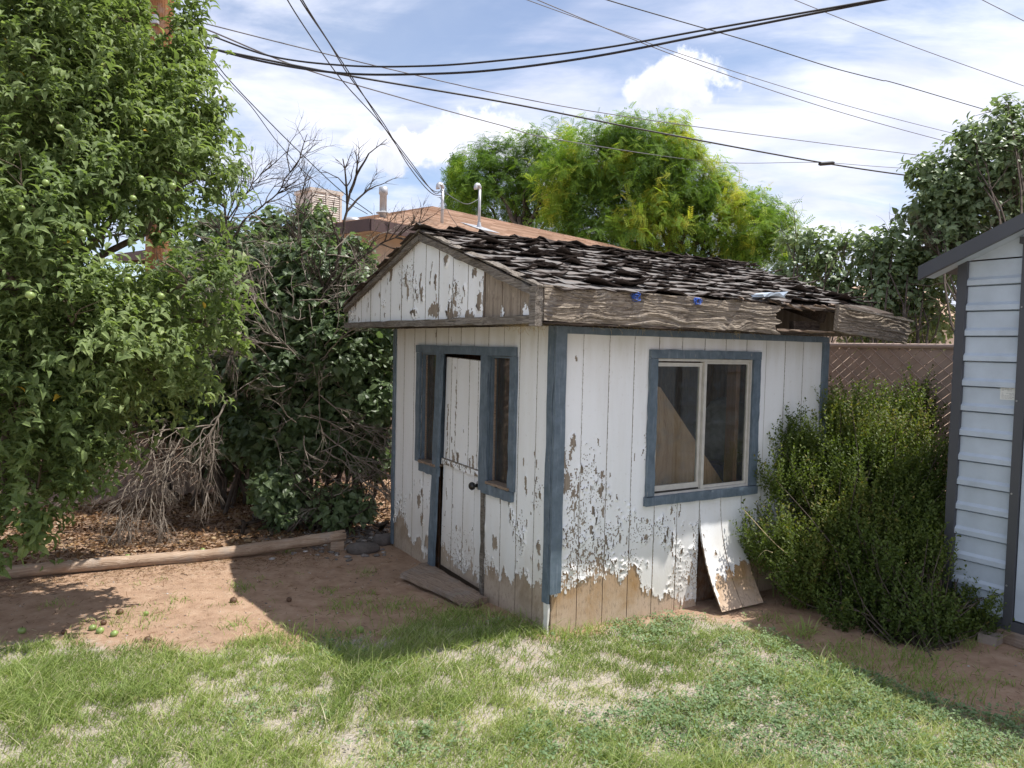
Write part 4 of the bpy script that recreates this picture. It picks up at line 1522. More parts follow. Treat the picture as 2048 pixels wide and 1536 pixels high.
# ridge caps bent over the top
for k in range(13):
    x0 = -0.36 + k * 0.25
    r = np.random.default_rng(500 + k)
    mb = MB()
    V, F = [], []
    for i, xx in enumerate((x0, x0 + 0.1, x0 + 0.2, x0 + 0.30)):
        l = (0.035 if i == 0 else 0.016 if i == 1 else 0.008)
        for j, yy in enumerate((-0.12, -0.06, 0, 0.06, 0.12)):
            z = APEX + 0.018 - abs(yy) * SLOPE * 0.9 + l * r.uniform(0.3, 1.2) + (0.02 * r.random() if abs(yy) > 0.1 else 0)
            V.append([xx + r.normal(0, .006), YM + yy + r.normal(0, .006), z])
    V = np.array(V)
    i, j = np.meshgrid(np.arange(3), np.arange(4), indexing='ij'); i, j = i.ravel(), j.ravel()
    Fq = np.stack([i * 5 + j, (i + 1) * 5 + j, (i + 1) * 5 + j + 1, i * 5 + j + 1], -1)
    rim = np.array([0, 5, 10, 15, 16, 17, 18, 19, 14, 9, 4, 3, 2, 1])
    Fr = np.stack([rim, np.roll(rim, -1), np.roll(rim, -1) + 20, rim + 20], -1)
    mb.add(np.concatenate([V, V - [0, 0, 0.006]]), [np.concatenate([Fq, Fq[:, ::-1] + 20, Fr])], np.concatenate([np.zeros(12, int), np.ones(12 + len(Fr), int)]),
           np.concatenate([np.repeat([0.9, 0.6, 0.4, 0.4], 5), np.ones(20)]))
    mb.obj('ridge_shingle', [M['shingle'], M['asphalt']], shed)
# splintered strips of sheathing along the eave
for k in range(9):
    r = np.random.default_rng(900 + k)
    x0 = 1.2 + k * 0.11 + r.uniform(-.04, .04)
    MB().beam((x0, -OY - 0.02 + r.uniform(-.01, .03), EAVE + r.uniform(-.0, .03)), (x0 + r.uniform(.12, .3), -OY - 0.01 + r.uniform(-.03, .04), EAVE + r.uniform(-.03, .02)), 0.022, 0.006,
              div=4, wob=0.003, seed=k).obj('splinter', M['plank'], shed)
MB().beam((1.36, -OY + 0.01, EAVE + 0.05), (1.60, -OY + 0.03, EAVE + 0.062), 0.12, 0.022, div=6, wob=0.008, seed=3).obj('pale_shingle_scrap', M['metal_white'], shed)
# blue twine snagged on the eave
for k, x0 in enumerate((0.305, 0.79)):
    r = np.random.default_rng(70 + k)
    mb = MB()
    for q in range(7):
        th = np.linspace(0, 6.3, 14)
        c = np.array([x0, -OY - 0.045, EAVE - 0.02])
        P = c + np.stack([0.03 * np.cos(th + q) * r.uniform(.5, 1.2), 0.010 * np.sin(2 * th + q), 0.018 * np.sin(th * r.uniform(.8, 1.3) + q)], -1) + r.normal(0, .006, 3)
        mb.tube(P, 0.0016, 4)
    mb.obj('blue_twine', M['twine'], shed)
# straw of an old bird's nest hanging under the eaves
mb = MB()
for k in range(150):
    q = RNG.random()
    if q < 0.45:
        c = np.array([-0.16 + rnd(-.05, .05), 0.10 + RNG.normal(0, .10), 1.83])
    else:
        c = np.array([rnd(0.2, 1.5), -OY * rnd(0.1, 1.0), 1.835])
    d = unit([RNG.normal(), RNG.normal(), -abs(RNG.normal()) * 0.8])
    pts, _ = wander(c, d, rnd(.02, .075), 4, 0.3)
    mb.tube(pts, 0.0008, 3, cap=False)
tag(mb.obj('nest_straw', M['straw'], shed), kind='stuff')

# --- things kept in the shed
pl = MB()
ring = []
for u, v in ((1296, 768), (1344, 776), (1482, 1012), (1482, 1110), (1296, 1150)):
    x, z = on_right(u, v, 0.17)
    ring.append(sw(x, 0.17 + 0.10 * (z - 0.3), z))          # leaning a little away from the glass
n = np.array([SD1[0], SD1[1], -0.1])
V = ring + [p + n * 0.015 for p in ring]
pl.add(np.array(V), [[0, 1, 2, 3, 4], [9, 8, 7, 6, 5]] + [[i, (i + 1) % 5, 5 + (i + 1) % 5, 5 + i] for i in range(5)])
tag(pl.obj('plywood_sheet', M['ply']), 'brown plywood sheet with a slanting edge leaning inside behind the sliding window', 'plywood sheet')

TX = on_right(1462, 940, 0.55)[0]
TZ = on_right(1462, 928, 0.40)[1]
# blue storage tub and a grey bag behind the other half of the window
tub = thing('storage_tub', 'dark blue plastic tub on the shed floor behind the right half of the window', 'tub', tuple(sw(TX, 0.60, 0.025)), SANG)
mb = MB()
for z0, z1, a, b in ((0.0, TZ - 0.06, 0.24, 0.29),):
    lo = [(-a, -a * .7), (a, -a * .7), (a, a * .7), (-a, a * .7)]
    hi = [(-b, -b * .7), (b, -b * .7), (b, b * .7), (-b, b * .7)]
    mb.hexa([[x, y, z0] for x, y in lo] + [[x, y, z1] for x, y in hi])
mb.obj('body', M['blue_plastic'], tub)
MB().box((-0.31, -0.22, TZ - 0.06), (0.31, 0.22, TZ - 0.025)).obj('lid', M['blue_plastic'], tub)
mb = MB()
th, ph = np.meshgrid(np.linspace(0, 2 * math.pi, 24, endpoint=False), np.linspace(0.02, math.pi - 0.02, 14), indexing='ij')
rr = 0.26 * (1 + 0.25 * (fbm(th * 2 + 5, ph * 3, 4, 3) - 0.5) * 2)
V = np.stack([rr * np.sin(ph) * np.cos(th), 0.75 * rr * np.sin(ph) * np.sin(th), 1.0 * rr * np.cos(ph)], -1).reshape(-1, 3) + sw(TX - 0.02, 0.60, TZ + 0.21)
i, j = np.meshgrid(np.arange(24), np.arange(13), indexing='ij'); i, j = i.ravel(), j.ravel()
mb.add(V, np.stack([i * 14 + j, ((i + 1) % 24) * 14 + j, ((i + 1) % 24) * 14 + j + 1, i * 14 + j + 1], -1))
tag(mb.obj('grey_bag', M['bag'], smooth=True), 'crumpled grey bag on the blue tub inside the shed window', 'bag')


# ------------------------------------------------------------------ metal shed
MX, MY, MZ = 2.369, -1.0, 0.12
MW, MD = 2.1, 1.9
ms = thing('metal_shed', 'pale ribbed metal storage shed with dark grey corner and roof trim', 'shed', tuple(sw(MX, MY, 0)), SANG - math.pi / 2)
# own axes: +x along its front to the right, +y into the shed
RIB = 0.155
ztop = 2.20
ROOFS = 0.43
PK = MW / 2


def front_top(x):
    return 2.30 + (PK - abs(x - PK)) * ROOFS


def rib_panel(x0, x1, z0, z1, parent, face='f'):
    """one rolled course: flat field, sloping step out, flat lip, step back"""
    prof = [(0.012, z0 - 0.004), (-0.017, z0), (-0.017, z0 + 0.030), (0.0, z0 + 0.048), (0.0, z1 - 0.010), (0.012, z1 - 0.006)]
    V = []
    for x in (x0, x1):
        for y, z in prof:
            zt = min(z, front_top(x) + 0.02)
            V.append([x, y, zt])
    n = len(prof)
    F = np.array([[k, n + k, n + k + 1, k + 1] for k in range(n - 1)])
    mb = MB().add(np.array(V), F)
    if face == 'l':
        mb.v = [np.stack([v[:, 1], MD - v[:, 0], v[:, 2]], -1) for v in mb.v]
    if face == 'r':
        mb.v = [np.stack([MW - v[:, 1], v[:, 0], v[:, 2]], -1) for v in mb.v]
    return mb.obj('siding_panel', M['metal_white'], parent)


zz = MZ + 0.02
offs = (2.300 - zz) % RIB
zz = zz + offs - RIB
while zz < 2.72:
    lo = max(zz, MZ + 0.02)
    if zz + RIB < 2.31:
        rib_panel(0.055, 0.368, lo, zz + RIB, ms)
        rib_panel(0.0, MD, lo, zz + RIB, ms, 'l')
        rib_panel(0.0, MD, lo, zz + RIB, ms, 'r')
        rib_panel(1.732, MW - 0.055, lo, zz + RIB, ms)
    zz += RIB
# gable above the top rib
V = [[0.055, 0.0, 2.30], [MW - 0.055, 0.0, 2.30], [MW - 0.055, 0, front_top(MW - 0.055) - .01], [PK, 0, front_top(PK) - .01], [0.055, 0, front_top(0.055) - .01]]
V += [[x, y + 0.004, z] for x, y, z in V]
MB().add(np.array(V), [[0, 1, 2, 3, 4], [9, 8, 7, 6, 5]] + [[i, (i + 1) % 5, 5 + (i + 1) % 5, 5 + i] for i in range(5)]).obj('gable_panel', M['metal_white'], ms)
V = [[0.02, MD, MZ], [MW - .02, MD, MZ], [MW - .02, MD, front_top(MW - .02) - .01], [PK, MD, front_top(PK) - .01], [.02, MD, front_top(.02) - .01]]
V += [[x, y + 0.004, z] for x, y, z in V]
MB().add(np.array(V), [[0, 1, 2, 3, 4], [9, 8, 7, 6, 5]] + [[i, (i + 1) % 5, 5 + (i + 1) % 5, 5 + i] for i in range(5)]).obj('rear_panel', M['metal_white'], ms)
for x0 in (0.0, MW - 0.057):
    MB().box((x0, -0.026, MZ), (x0 + 0.057, 0.03, front_top(0.03) - 0.012)).obj('corner_trim', M['metal_grey'], ms)
for x0, z1 in ((0.370, 2.372), (1.68, 2.372)):
    jb = MB().box((x0, -0.030, MZ - 0.01), (x0 + 0.05, 0.02, z1)).obj('door_post', M['metal_grey'], ms)
    for k in range(4):
        MB().lathe([(0.006, 0), (0.005, 0.003)], 8, tf=lambda V, k=k, x0=x0: np.stack([x0 + 0.012 + V[:, 0], -0.031 - V[:, 2], 0.35 + 0.55 * k + V[:, 1]], -1)).obj('screw', M['screw'], jb)
MB().box((0.352, -0.034, 2.372), (1.75, 0.02, 2.41)).obj('door_header', M['metal_grey'], ms)
for k in range(2):
    d = MB().box((0.424 + k * 0.628, -0.012 - 0.0, MZ + 0.03), (1.050 + k * 0.628, 0.0, 2.37)).obj('sliding_door', M['metal_white'], ms)
MB().box((0.0, -0.026, MZ - 0.035), (MW, 0.02, MZ + 0.022)).obj('base_rail', M['metal_grey'], ms)
MB().box((-0.01, -0.035, MZ - 0.115), (MW + 0.01, MD + 0.02, MZ - 0.036)).obj('base_timber', M['plank'], ms)
# roof: two sheets with a deep grey fascia along the gable edge
for s in (1, -1):
    xe, xr = (-0.16, PK) if s == 1 else (MW + 0.16, PK)
    ze = front_top(0) - 0.16 * ROOFS
    P = [[xe, -0.16, ze], [xr, -0.16, front_top(PK)], [xr, MD + 0.1, front_top(PK)], [xe, MD + 0.1, ze]]
    MB().hexa([[x, y, z + 0.012] for x, y, z in P] + [[x, y, z + 0.03] for x, y, z in P]).obj('roof_sheet', M['metal_grey'], ms)
    Q = [[xe, -0.185, ze - 0.052], [xr, -0.185, front_top(PK) - 0.052], [xr, -0.158, front_top(PK) - 0.052], [xe, -0.158, ze - 0.052]]
    MB().hexa(Q + [[x, y, z + 0.088] for x, y, z in Q]).obj('roof_fascia', M['metal_grey'], ms)
    Q = [[xe, -0.158, ze - 0.03], [xr, -0.158, front_top(PK) - 0.03], [xr, 0.0, front_top(PK) - 0.03], [xe, 0.0, ze - 0.03]]
    MB().hexa(Q + [[x, y, z + 0.008] for x, y, z in Q]).obj('soffit', M['metal_white'], ms)
# maker's sticker, too small in the photograph to read
st = MB().box((0.276, -0.0020, 1.452), (0.360, -0.0005, 1.556)).obj('sticker', M['sticker'], ms)
MB().box((0.284, -0.0030, 1.529), (0.330, -0.0022, 1.549)).obj('black_band', M['ink'], st)
MB().box((0.289, -0.0038, 1.536), (0.326, -0.0032, 1.541)).obj('white_stripe', M['sticker'], st)
mb = MB()
r = np.random.default_rng(5)
for k in range(9):
    z = 1.522 - k * 0.0075
    x = 0.284
    while x < 0.346:
        w = r.uniform(.006, .016)
        if not (k in (3,) or r.random() < 0.15): mb.box((x, -0.0030, z - 0.0024), (min(x + w, .354), -0.0022, z))
        x += w + 0.003
tag(mb.obj('fine_print', M['ink_grey'], st), kind='stuff')
# blocks carrying the base
for i, (x, y) in enumerate(((0.10, 0.08), (0.62, 0.12), (1.9, 0.1))):
    o = rough_box('support_block', (-0.2, -0.1, -0.06), (0.2, 0.1, MZ - 0.118), 'concrete', 0, 6, 0.003, 300 + i, ms)
    o.location = (x, y, 0)
bk = MB().box((-0.10, -0.05, 0.0), (0.10, 0.05, 0.055)).obj('loose_brick', M['concrete'])
bk.location = tuple(gp(1985, 1282)); bk.rotation_euler = (0.03, 0.02, 0.7)
tag(bk, 'loose brown brick on the ground at the foot of the metal shed', 'brick')


# ------------------------------------------------------------------ chain link fences with brown slats
def chain_fence(p0, p1, H, label, slats=True):
    p0, p1 = np.array(p0, float), np.array(p1, float)
    L = np.linalg.norm(p1 - p0)
    ang = math.atan2(p1[1] - p0[1], p1[0] - p0[0])
    f = thing('chain_link_fence', label, 'fence', tuple(p0), ang)
    mb = MB().tube([[0, 0, H - 0.02], [L, 0, H - 0.02]], 0.021, 8)
    mb.obj('top_rail', M['slat'], f)
    n = int(L / 2.6) + 1
    for k in range(n + 1):
        x = L * k / n
        MB().lathe([(0.03, -0.05), (0.03, H + 0.02), (0.034, H + 0.022), (0.02, H + 0.05), (0.004, H + 0.058)], 10, tf=lambda V, x=x: V + [x, 0.045, 0]).obj('post', M['slat'], f)
    pitch = 0.0915
    k = 0
    sl_a = math.radians(40)
    tn = math.tan(sl_a)
    x = -H / tn
    r = np.random.default_rng(int(L * 100))
    while x < L:
        a0, a1 = max(x, 0.0), min(x + (H - 0.05) / tn, L)
        if a1 - a0 > 0.03:
            z0, z1 = 0.03 + (a0 - x) * tn, 0.03 + (a1 - x) * tn
            z1 = min(z1, H - 0.03)
            t = r.normal(0, 0.003)
            nrm = np.array([-math.sin(sl_a), 0, math.cos(sl_a)])
            hw = 0.0275
            A_, B_ = np.array([a0, 0.004 + t, z0]), np.array([a1, 0.004 - t, z1])
            V = [A_ - nrm * hw, B_ - nrm * hw, B_ + nrm * hw, A_ + nrm * hw]
            V = V + [v + np.array([0, 0.004, 0]) for v in V]
            MB().hexa(V).obj('slat', M['slat'], f)
        x += pitch
    # wires: zig-zag strands of the mesh, in front of the slats and behind them
    mb = MB()
    d = 0.0705
    nn = int(L / d)
    for k in range(nn):
        zs = np.arange(0.02, H + 0.02, 0.059)
        xs = k * d + np.where(np.arange(len(zs)) % 2 == 0, 0, d)
        mb.tube(np.stack([xs, np.where(np.arange(len(zs)) % 2 == 0, -0.008, 0.014), zs], -1), 0.0019, 3, cap=False)
        mb.tube([[k * d, -0.004, H - 0.005], [k * d + 0.012, 0.0, H + 0.030]], 0.0019, 3, cap=False)
        mb.tube([[k * d + .012, -0.004, H - 0.005], [k * d, 0.0, H + 0.030]], 0.0019, 3, cap=False)
    tag(mb.obj('wire_mesh', M['slat'], f), kind='stuff')
    # broad ribs where the wires fold over the slats, falling the other way
    mb = MB()
    x = 0.0
    while x < L + H / tn:
        a0, a1 = max(x - (H - 0.05) / tn, 0.0), min(x, L)
        if a1 > a0:
            z0, z1 = 0.03 + (x - a0) * tn, 0.03 + (x - a1) * tn
            mb.tube([[a0, -0.006, z0], [a1, -0.006, z1]], 0.004, 4, cap=False)
        x += pitch * 1.55
    tag(mb.obj('fold_wires', M['slat'], f), kind='stuff')
    return f


BX, SY = 3.45, 5.3
chain_fence(sw(BX, SY), sw(BX, -3.2), 1.80, 'brown slatted chain link fence behind the old shed and the green bush')
chain_fence(sw(-3.4, SY), sw(BX - 0.1, SY), 1.72, 'brown slatted chain link fence deep in shade behind the lilac bushes')


# ------------------------------------------------------------------ neighbour's house
HC = at(741, 440, 11.0)
hv = ray(2312, 717); hv[2] = 0; hv /= np.linalg.norm(hv)
hang = math.atan2(hv[1], hv[0])
ZE = HC[2]
house = thing('neighbour_house', 'tan stucco house with a low tan shingled hip roof beyond the fence', 'house', (HC[0], HC[1], 0), hang)
HL, HDp = 27.0, 8.4
RA = HDp / 2
# apex in house axes, from where its ridge meets the hip in the photograph
hw_ = np.array([-hv[1], hv[0], 0])


def house_local(p):
    q = np.asarray(p) - np.array([HC[0], HC[1], 0])
    return np.array([q @ hv, q @ hw_, q[2]])


def on_ridge(u, v):
    r = ray(u, v); C = np.array([0, 0, CAM_Z])
    q0 = np.array([HC[0], HC[1], 0]) + hw_ * RA
    t = ((q0 - C) @ hw_) / (r @ hw_)
    return house_local(C + r * t)


AP = on_ridge(868, 413)
ax, az = AP[0], AP[2]
rise = az - ZE


def hroof(x, y):
    """height of the roof over house axes"""
    a = y / RA if y < RA else (HDp - y) / RA
    b = x / ax
    c = (HL - x) / ax
    return ZE + rise * max(0.0, min(a, b, c, 1.0))


inset = 0.55
wl = MB()
wl.box((inset, inset, -0.1), (HL - inset, HDp - inset, ZE - 0.02))
wl.obj('wall', M['stucco'], house)
mb = MB()
fh = 0.17
for (a, b) in (((0, 0), (HL, 0)), ((HL, 0), (HL, HDp)), ((HL, HDp), (0, HDp)), ((0, HDp), (0, 0))):
    mb.beam((a[0], a[1], ZE - fh / 2 + 0.02), (b[0], b[1], ZE - fh / 2 + 0.02), 0.04, fh)
mb.obj('fascia', M['brown_fascia'], house)
MB().box((0.02, 0.02, ZE - 0.06), (HL - .02, HDp - .02, ZE - 0.03)).obj('eave_soffit', M['stucco'], house)


def roof_courses(name, p_eave0, p_eave1, p_top0, p_top1, n, seed):
    """rows of shingles up one roof slope, each lapping the one below"""
    r = np.random.default_rng(seed)
    p_eave0, p_eave1, p_top0, p_top1 = (np.array(q, float) for q in (p_eave0, p_eave1, p_top0, p_top1))
    nrm = unit(np.cross(p_eave1 - p_eave0, p_top0 - p_eave0))
    if nrm[2] < 0: nrm = -nrm
    mb = MB()
    for k in range(n):
        t0, t1 = k / n, min(1.0, (k + 1.0) / n)
        a0, a1 = p_eave0 + (p_top0 - p_eave0) * t0, p_eave1 + (p_top1 - p_eave1) * t0
        b0, b1 = p_eave0 + (p_top0 - p_eave0) * t1, p_eave1 + (p_top1 - p_eave1) * t1
        L = np.linalg.norm(a1 - a0)
        m_ = max(1, int(L / 0.55))
        for j in range(m_):
            q0, q1 = j / m_, (j + 1) / m_
            A0, A1 = a0 + (a1 - a0) * q0, a0 + (a1 - a0) * q1
            B0, B1 = b0 + (b1 - b0) * q0, b0 + (b1 - b0) * q1
            h = 0.014 + r.uniform(0, .004)
            mb.add(np.array([A0, A1, A1 + nrm * h, A0 + nrm * h, B1 + nrm * .003, B0 + nrm * .003]), [[0, 1, 2, 3], [3, 2, 4, 5]], 0, r.uniform(0, 1))
    return mb


rp = MB().hexa([[0, 0, ZE - .02], [HL, 0, ZE - .02], [HL, HDp, ZE - .02], [0, HDp, ZE - .02], [ax, RA, az - .02], [HL - ax, RA, az - .02], [HL - ax, RA + .01, az - .02], [ax, RA + .01, az - .02]])
roof = rp.obj('roof', M['house_roof'], house)
E1, E2, E3, E4 = [0, 0, ZE], [HL, 0, ZE], [HL, HDp, ZE], [0, HDp, ZE]
T1, T2 = [ax, RA, az], [HL - ax, RA, az]
for i, (a, b, c, d) in enumerate(((E1, E2, T1, T2), (E4, E1, T1, T1), (E2, E3, T2, T2), (E3, E4, T2, T1))):
    tag(roof_courses('c', a, b, c, d, 24, i).obj('shingle_courses', M['house_roof'], roof), kind='stuff')


def on_roof(u, v):
    """where the sight line meets the near roof slope, in house axes"""
    r = ray(u, v); C = np.array([0, 0, CAM_Z])
    e = np.array([HC[0], HC[1], ZE])
    n = np.cross(hv, unit(hw_ * RA + np.array([0, 0, rise])))
    t = ((e - C) @ n) / (r @ n)
    return house_local(C + r * t)


def vent(u, v, v_top, rad, name, collar=True, cap=True, flash=False):
    p = on_roof(u, v)
    D = (np.array([HC[0], HC[1], 0]) + hv * p[0] + hw_ * p[1])[1]
    h = (v - v_top) / FPX * D * 1.0
    pr = [(rad, p[2] - 0.05), (rad, p[2] + h)]
    if cap:
        pr = [(rad, p[2] - 0.05), (rad, p[2] + h - rad * 2), (rad * 1.25, p[2] + h - rad * 2 + .005), (rad * 1.25, p[2] + h)]
    o = MB().lathe(pr, 12, tf=lambda V: V + [p[0], p[1], 0]).obj(name, M['galv'], house, True)
    if collar:
        MB().lathe([(rad * 1.05, p[2] + h * .15), (rad * 2.0, p[2] + h * .15), (rad * 2.0, p[2] + h * .17), (rad * 1.05, p[2] + h * .22)], 12, tf=lambda V: V + [p[0], p[1], 0]).obj('storm_collar', M['galv'], o)
    if flash:
        n = np.array([0, -rise / RA, 1.0]); n /= np.linalg.norm(n)
        q = np.array([[-.28, -.30], [.28, -.30], [.28, .24], [-.28, .24]])
        V = [[p[0] + a, p[1] + b, p[2] + b * rise / RA + 0.02] for a, b in q]
        MB().hexa(V + [[x, y, z + 0.006] for x, y, z in V]).obj('flashing', M['galv'], o)
        MB().lathe([(rad * 2.2, p[2] - .03), (rad * 1.1, p[2] + 0.12)], 12, tf=lambda V: V + [p[0], p[1], 0]).obj('boot', M['galv'], o)
    return p, h


# flue near the hip, small vent beside it, two masts on the slope
def hip_thing(u, v):
    q = on_roof(u, v)
    return q


vent(766, 436, 376, 0.055, 'flue_pipe')
m1p, m1h = vent(884, 447, 376, 0.028, 'service_mast', False, False)
m2p, m2h = vent(958, 457, 377, 0.028, 'service_mast', False, False, True)


def hw2w(p):
    return np.array([HC[0], HC[1], 0]) + hv * p[0] + hw_ * p[1] + np.array([0, 0, p[2]])


M1T = hw2w(m1p) + [0, 0, m1h]
M2T = hw2w(m2p) + [0, 0, m2h]
for T_ in (m1p + [0, 0, m1h], m2p + [0, 0, m2h]):
    th = np.linspace(0, math.pi * 1.15, 9)
    P = np.stack([T_[0] - 0.06 + 0.06 * np.cos(th), T_[1] + 0 * th, T_[2] - 0.02 + 0.075 * np.sin(th)], -1)
    MB().tube(P, 0.036, 8).obj('weatherhead', M['galv'], house, True)
# low vent left of the flue and the evaporative cooler on the far slope
q = house_local(at(705, 452, 13.0))
MB().lathe([(0.08, ZE - 0.05), (0.08, q[2] + 0.06), (0.15, q[2] + 0.065), (0.15, q[2] + 0.10), (0.09, q[2] + 0.14)], 12, tf=lambda V: V + [q[0], q[1], 0]).obj('roof_vent', M['galv'], house, True)

cc = at(637, 452, 13.5)
cw = 66 / FPX * 13.5 / 2
ck = thing('evaporative_cooler', 'beige louvred cooler box standing on the house roof behind the bare branches', 'cooler', tuple(cc), hang - 0.15)
hh = (452 - 392) / FPX * 13.5
MB().box((-cw, -cw, 0), (cw, cw, hh)).obj('case', M['cooler'], ck)
MB().box((-cw - .02, -cw - .02, hh), (cw + .02, cw + .02, hh + 0.06)).obj('top_pan', M['cooler'], ck)
for k in range(13):
    z = 0.03 + (hh - 0.06) * k / 13
    MB().hexa([[-cw * .86, -cw - 0.004, z + .012], [cw * .86, -cw - 0.004, z + .012], [cw * .86, -cw - .001, z + .03], [-cw * .86, -cw - .001, z + .03],
               [-cw * .86, -cw - 0.016, z], [cw * .86, -cw - 0.016, z], [cw * .86, -cw - .013, z + .01], [-cw * .86, -cw - .013, z + .01]]).obj('louver', M['cooler'], ck)
for k in range(3):
    x = (-0.9 + 0.9 * k) * cw
    MB().box((x - .02, -cw - 0.022, 0.0), (x + .02, -cw - .017, hh)).obj('rib', M['cooler'], ck)
for sx in (-1, 1):
    for sy in (-1, 1):
        MB().box((sx * cw * .9 - .02, sy * cw * .9 - .02, -0.85), (sx * cw * .9 + .02, sy * cw * .9 + .02, 0)).obj('leg', M['galv'], ck)

# a second roof seen far off between the trees on the right
fr = thing('far_house', 'distant low house with a pale brown roof glimpsed between the right hand trees', 'house', tuple(at(1720, 560, 34) * [1, 1, 0]), 0.2)
MB().box((-5, 0, 0), (5, 5, 3.4)).obj('wall', M['stucco'], fr)
V = [[-5.4, -.4, 3.4], [5.4, -.4, 3.4], [5.4, 5.4, 3.4], [-5.4, 5.4, 3.4], [-5.4, 2.45, 5.0], [5.4, 2.45, 5.0], [5.4, 2.55, 5.0], [-5.4, 2.55, 5.0]]
MB().hexa(V).obj('roof', M['house_roof'], fr)
for k in range(2):
    MB().box((-3.2 + 4 * k, -0.03, 1.2), (-1.8 + 4 * k, 0.02, 2.4)).obj('window', M['track'], fr)

# ------------------------------------------------------------------ utility pole and cables
PB = at(312, 690, 9.6)
pole = thing('utility_pole', 'brown wooden utility pole standing behind the apple tree', 'pole', (PB[0], PB[1], 0))
tilt = 0.012
mb = MB().tube([[0, 0, -0.2], [tilt * 3, 0, 3.0], [tilt * 6.5, 0, 6.5], [tilt * 10.5, 0, 10.5]], [0.165, 0.152, 0.138, 0.125], 18)
mb.obj('shaft', M['pole'], pole, True)
zb = at(320, 50, 9.6)[2]
MB().box((tilt * zb - 0.045, -0.19, zb - 0.05), (tilt * zb + 0.035, -0.13, zb + 0.05)).obj('bracket', M['galv'], pole)
zh = at(365, 157, 9.6)[2]
MB().tube([[tilt * zh + 0.12, -0.05, zh], [tilt * zh + 0.32, -0.05, zh - 0.02], [tilt * zh + 0.34, -0.05, zh + 0.03]], 0.012, 6).obj('hook', M['black'], pole)
zc_ = at(395, 92, 9.5)[2]
MB().box((tilt * zc_ - 0.05, -0.6, zc_ + 1.5), (tilt * zc_ + 0.05, 0.6, zc_ + 1.6)).obj('crossarm', M['pole'], pole)


def smooth_line(P, per=8):
    P = np.asarray(P, float)
    Q = np.concatenate([[2 * P[0] - P[1]], P, [2 * P[-1] - P[-2]]])
    out = []
    for i in range(1, len(Q) - 2):
        for t in np.linspace(0, 1, per, endpoint=False):
            a, b, c, d = Q[i - 1], Q[i], Q[i + 1], Q[i + 2]
            out.append(0.5 * ((2 * b) + (c - a) * t + (2 * a - 5 * b + 4 * c - d) * t * t + (3 * b - a - 3 * c + d) * t ** 3))
    out.append(P[-1])
    return np.array(out)


def cable(label, pts, rad, mk='cable', name='power_cable', group='overhead cables'):
    P = smooth_line([at(u, v, Y) if not hasattr(u, '__len__') else u for u, v, Y in pts])
    tag(MB().tube(P, rad, 6).obj(name, M[mk], smooth=True), label, 'cable', group)


def pole_pt(u, v):
    return (u, v, 9.55)


cable('thick black cable sagging from the pole to the trees on the right', [pole_pt(330, 80), (395, 92, 9.8), (690, 150, 10.6), (1000, 203, 11.6), (1300, 262, 12.6), (1660, 328, 13.8), (1900, 362, 14.6), (2200, 400, 15.6)], 0.0135)
cable('upper of the two heavy black cables rising to the upper right edge', [pole_pt(330, 50), (406, 66, 9.5), (540, 112, 9.4), (690, 131, 9.2), (850, 132, 9.0), (1000, 121, 8.8), (1200, 97, 8.6), (1420, 58, 8.4), (1750, 0, 8.1), (1990, -46, 7.9), (2600, -175, 7.4), (3600, -420, 6.6)], 0.011)
cable('lower of the two heavy black cables rising to the upper right edge', [pole_pt(330, 62), (406, 92, 9.5), (540, 126, 9.4), (690, 147, 9.2), (850, 148, 9.0), (1000, 139, 8.8), (1200, 111, 8.6), (1450, 62, 8.4), (1765, 0, 8.1), (1990, -42, 7.9), (2600, -165, 7.4), (3600, -400, 6.6)], 0.013)
cable('thin upper wire crossing from the pole to the far right trees', [pole_pt(330, 28), (406, 46, 9.8), (600, 95, 11), (800, 143, 12.2), (1000, 188, 13.4), (1200, 225, 14.6), (1500, 268, 16.4), (1900, 318, 19), (2048, 335, 20), (2300, 362, 22)], 0.008, 'grey_cable')
cable('faint thin wire passing behind the yellow green tree', [pole_pt(330, 36), (406, 56, 10.2), (600, 135, 12.5), (800, 195, 15), (1000, 250, 18), (1120, 280, 20), (1430, 324, 25), (1640, 325, 28), (1800, 336, 31), (2200, 360, 36)], 0.011, 'grey_cable')
cable('left of the thin service wires dropping from the pole to the house', [pole_pt(330, 62), (393, 80, 9.7), (440, 148, 10.0), (500, 210, 10.4), (560, 290, 10.9), (640, 372, 11.6), (735, 428, 12.5)], 0.0055)
cable('right of the thin service wires dropping from the pole to the house', [pole_pt(330, 58), (393, 76, 9.7), (450, 150, 10.0), (520, 225, 10.4), (600, 305, 10.9), (680, 380, 11.6), (745, 428, 12.3)], 0.0065)
cable('loose service wire swinging from the top edge to the roof mast', [(330, -700, 3.2), (450, -300, 4.6), (545, -70, 6.2), (575, 0, 7.0), (640, 100, 8.2), (690, 168, 9.2), (760, 245, 10.4), (820, 322, 11.4), (868, 385, 12.4), (tuple(M1T - [0.0, 0.05, 0.03]), 0, 0)], 0.0065)
cable('first strand of the twisted pair running down to the roof mast', [(350, -720, 3.2), (475, -310, 4.6), (572, -70, 6.2), (605, 0, 7.0), (655, 80, 8.2), (700, 148, 9.2), (765, 250, 10.4), (820, 328, 11.4), (862, 378, 12.4), (tuple(M1T - [0.0, 0.05, 0.10]), 0, 0)], 0.007)
cable('second strand of the twisted pair running down to the roof mast', [(346, -720, 3.2), (471, -310, 4.6), (568, -70, 6.2), (601, 0, 7.0), (657, 84, 8.2), (697, 150, 9.2), (768, 248, 10.4), (816, 330, 11.4), (860, 384, 12.4), (tuple(M1T - [0.0, 0.05, 0.16]), 0, 0)], 0.007)
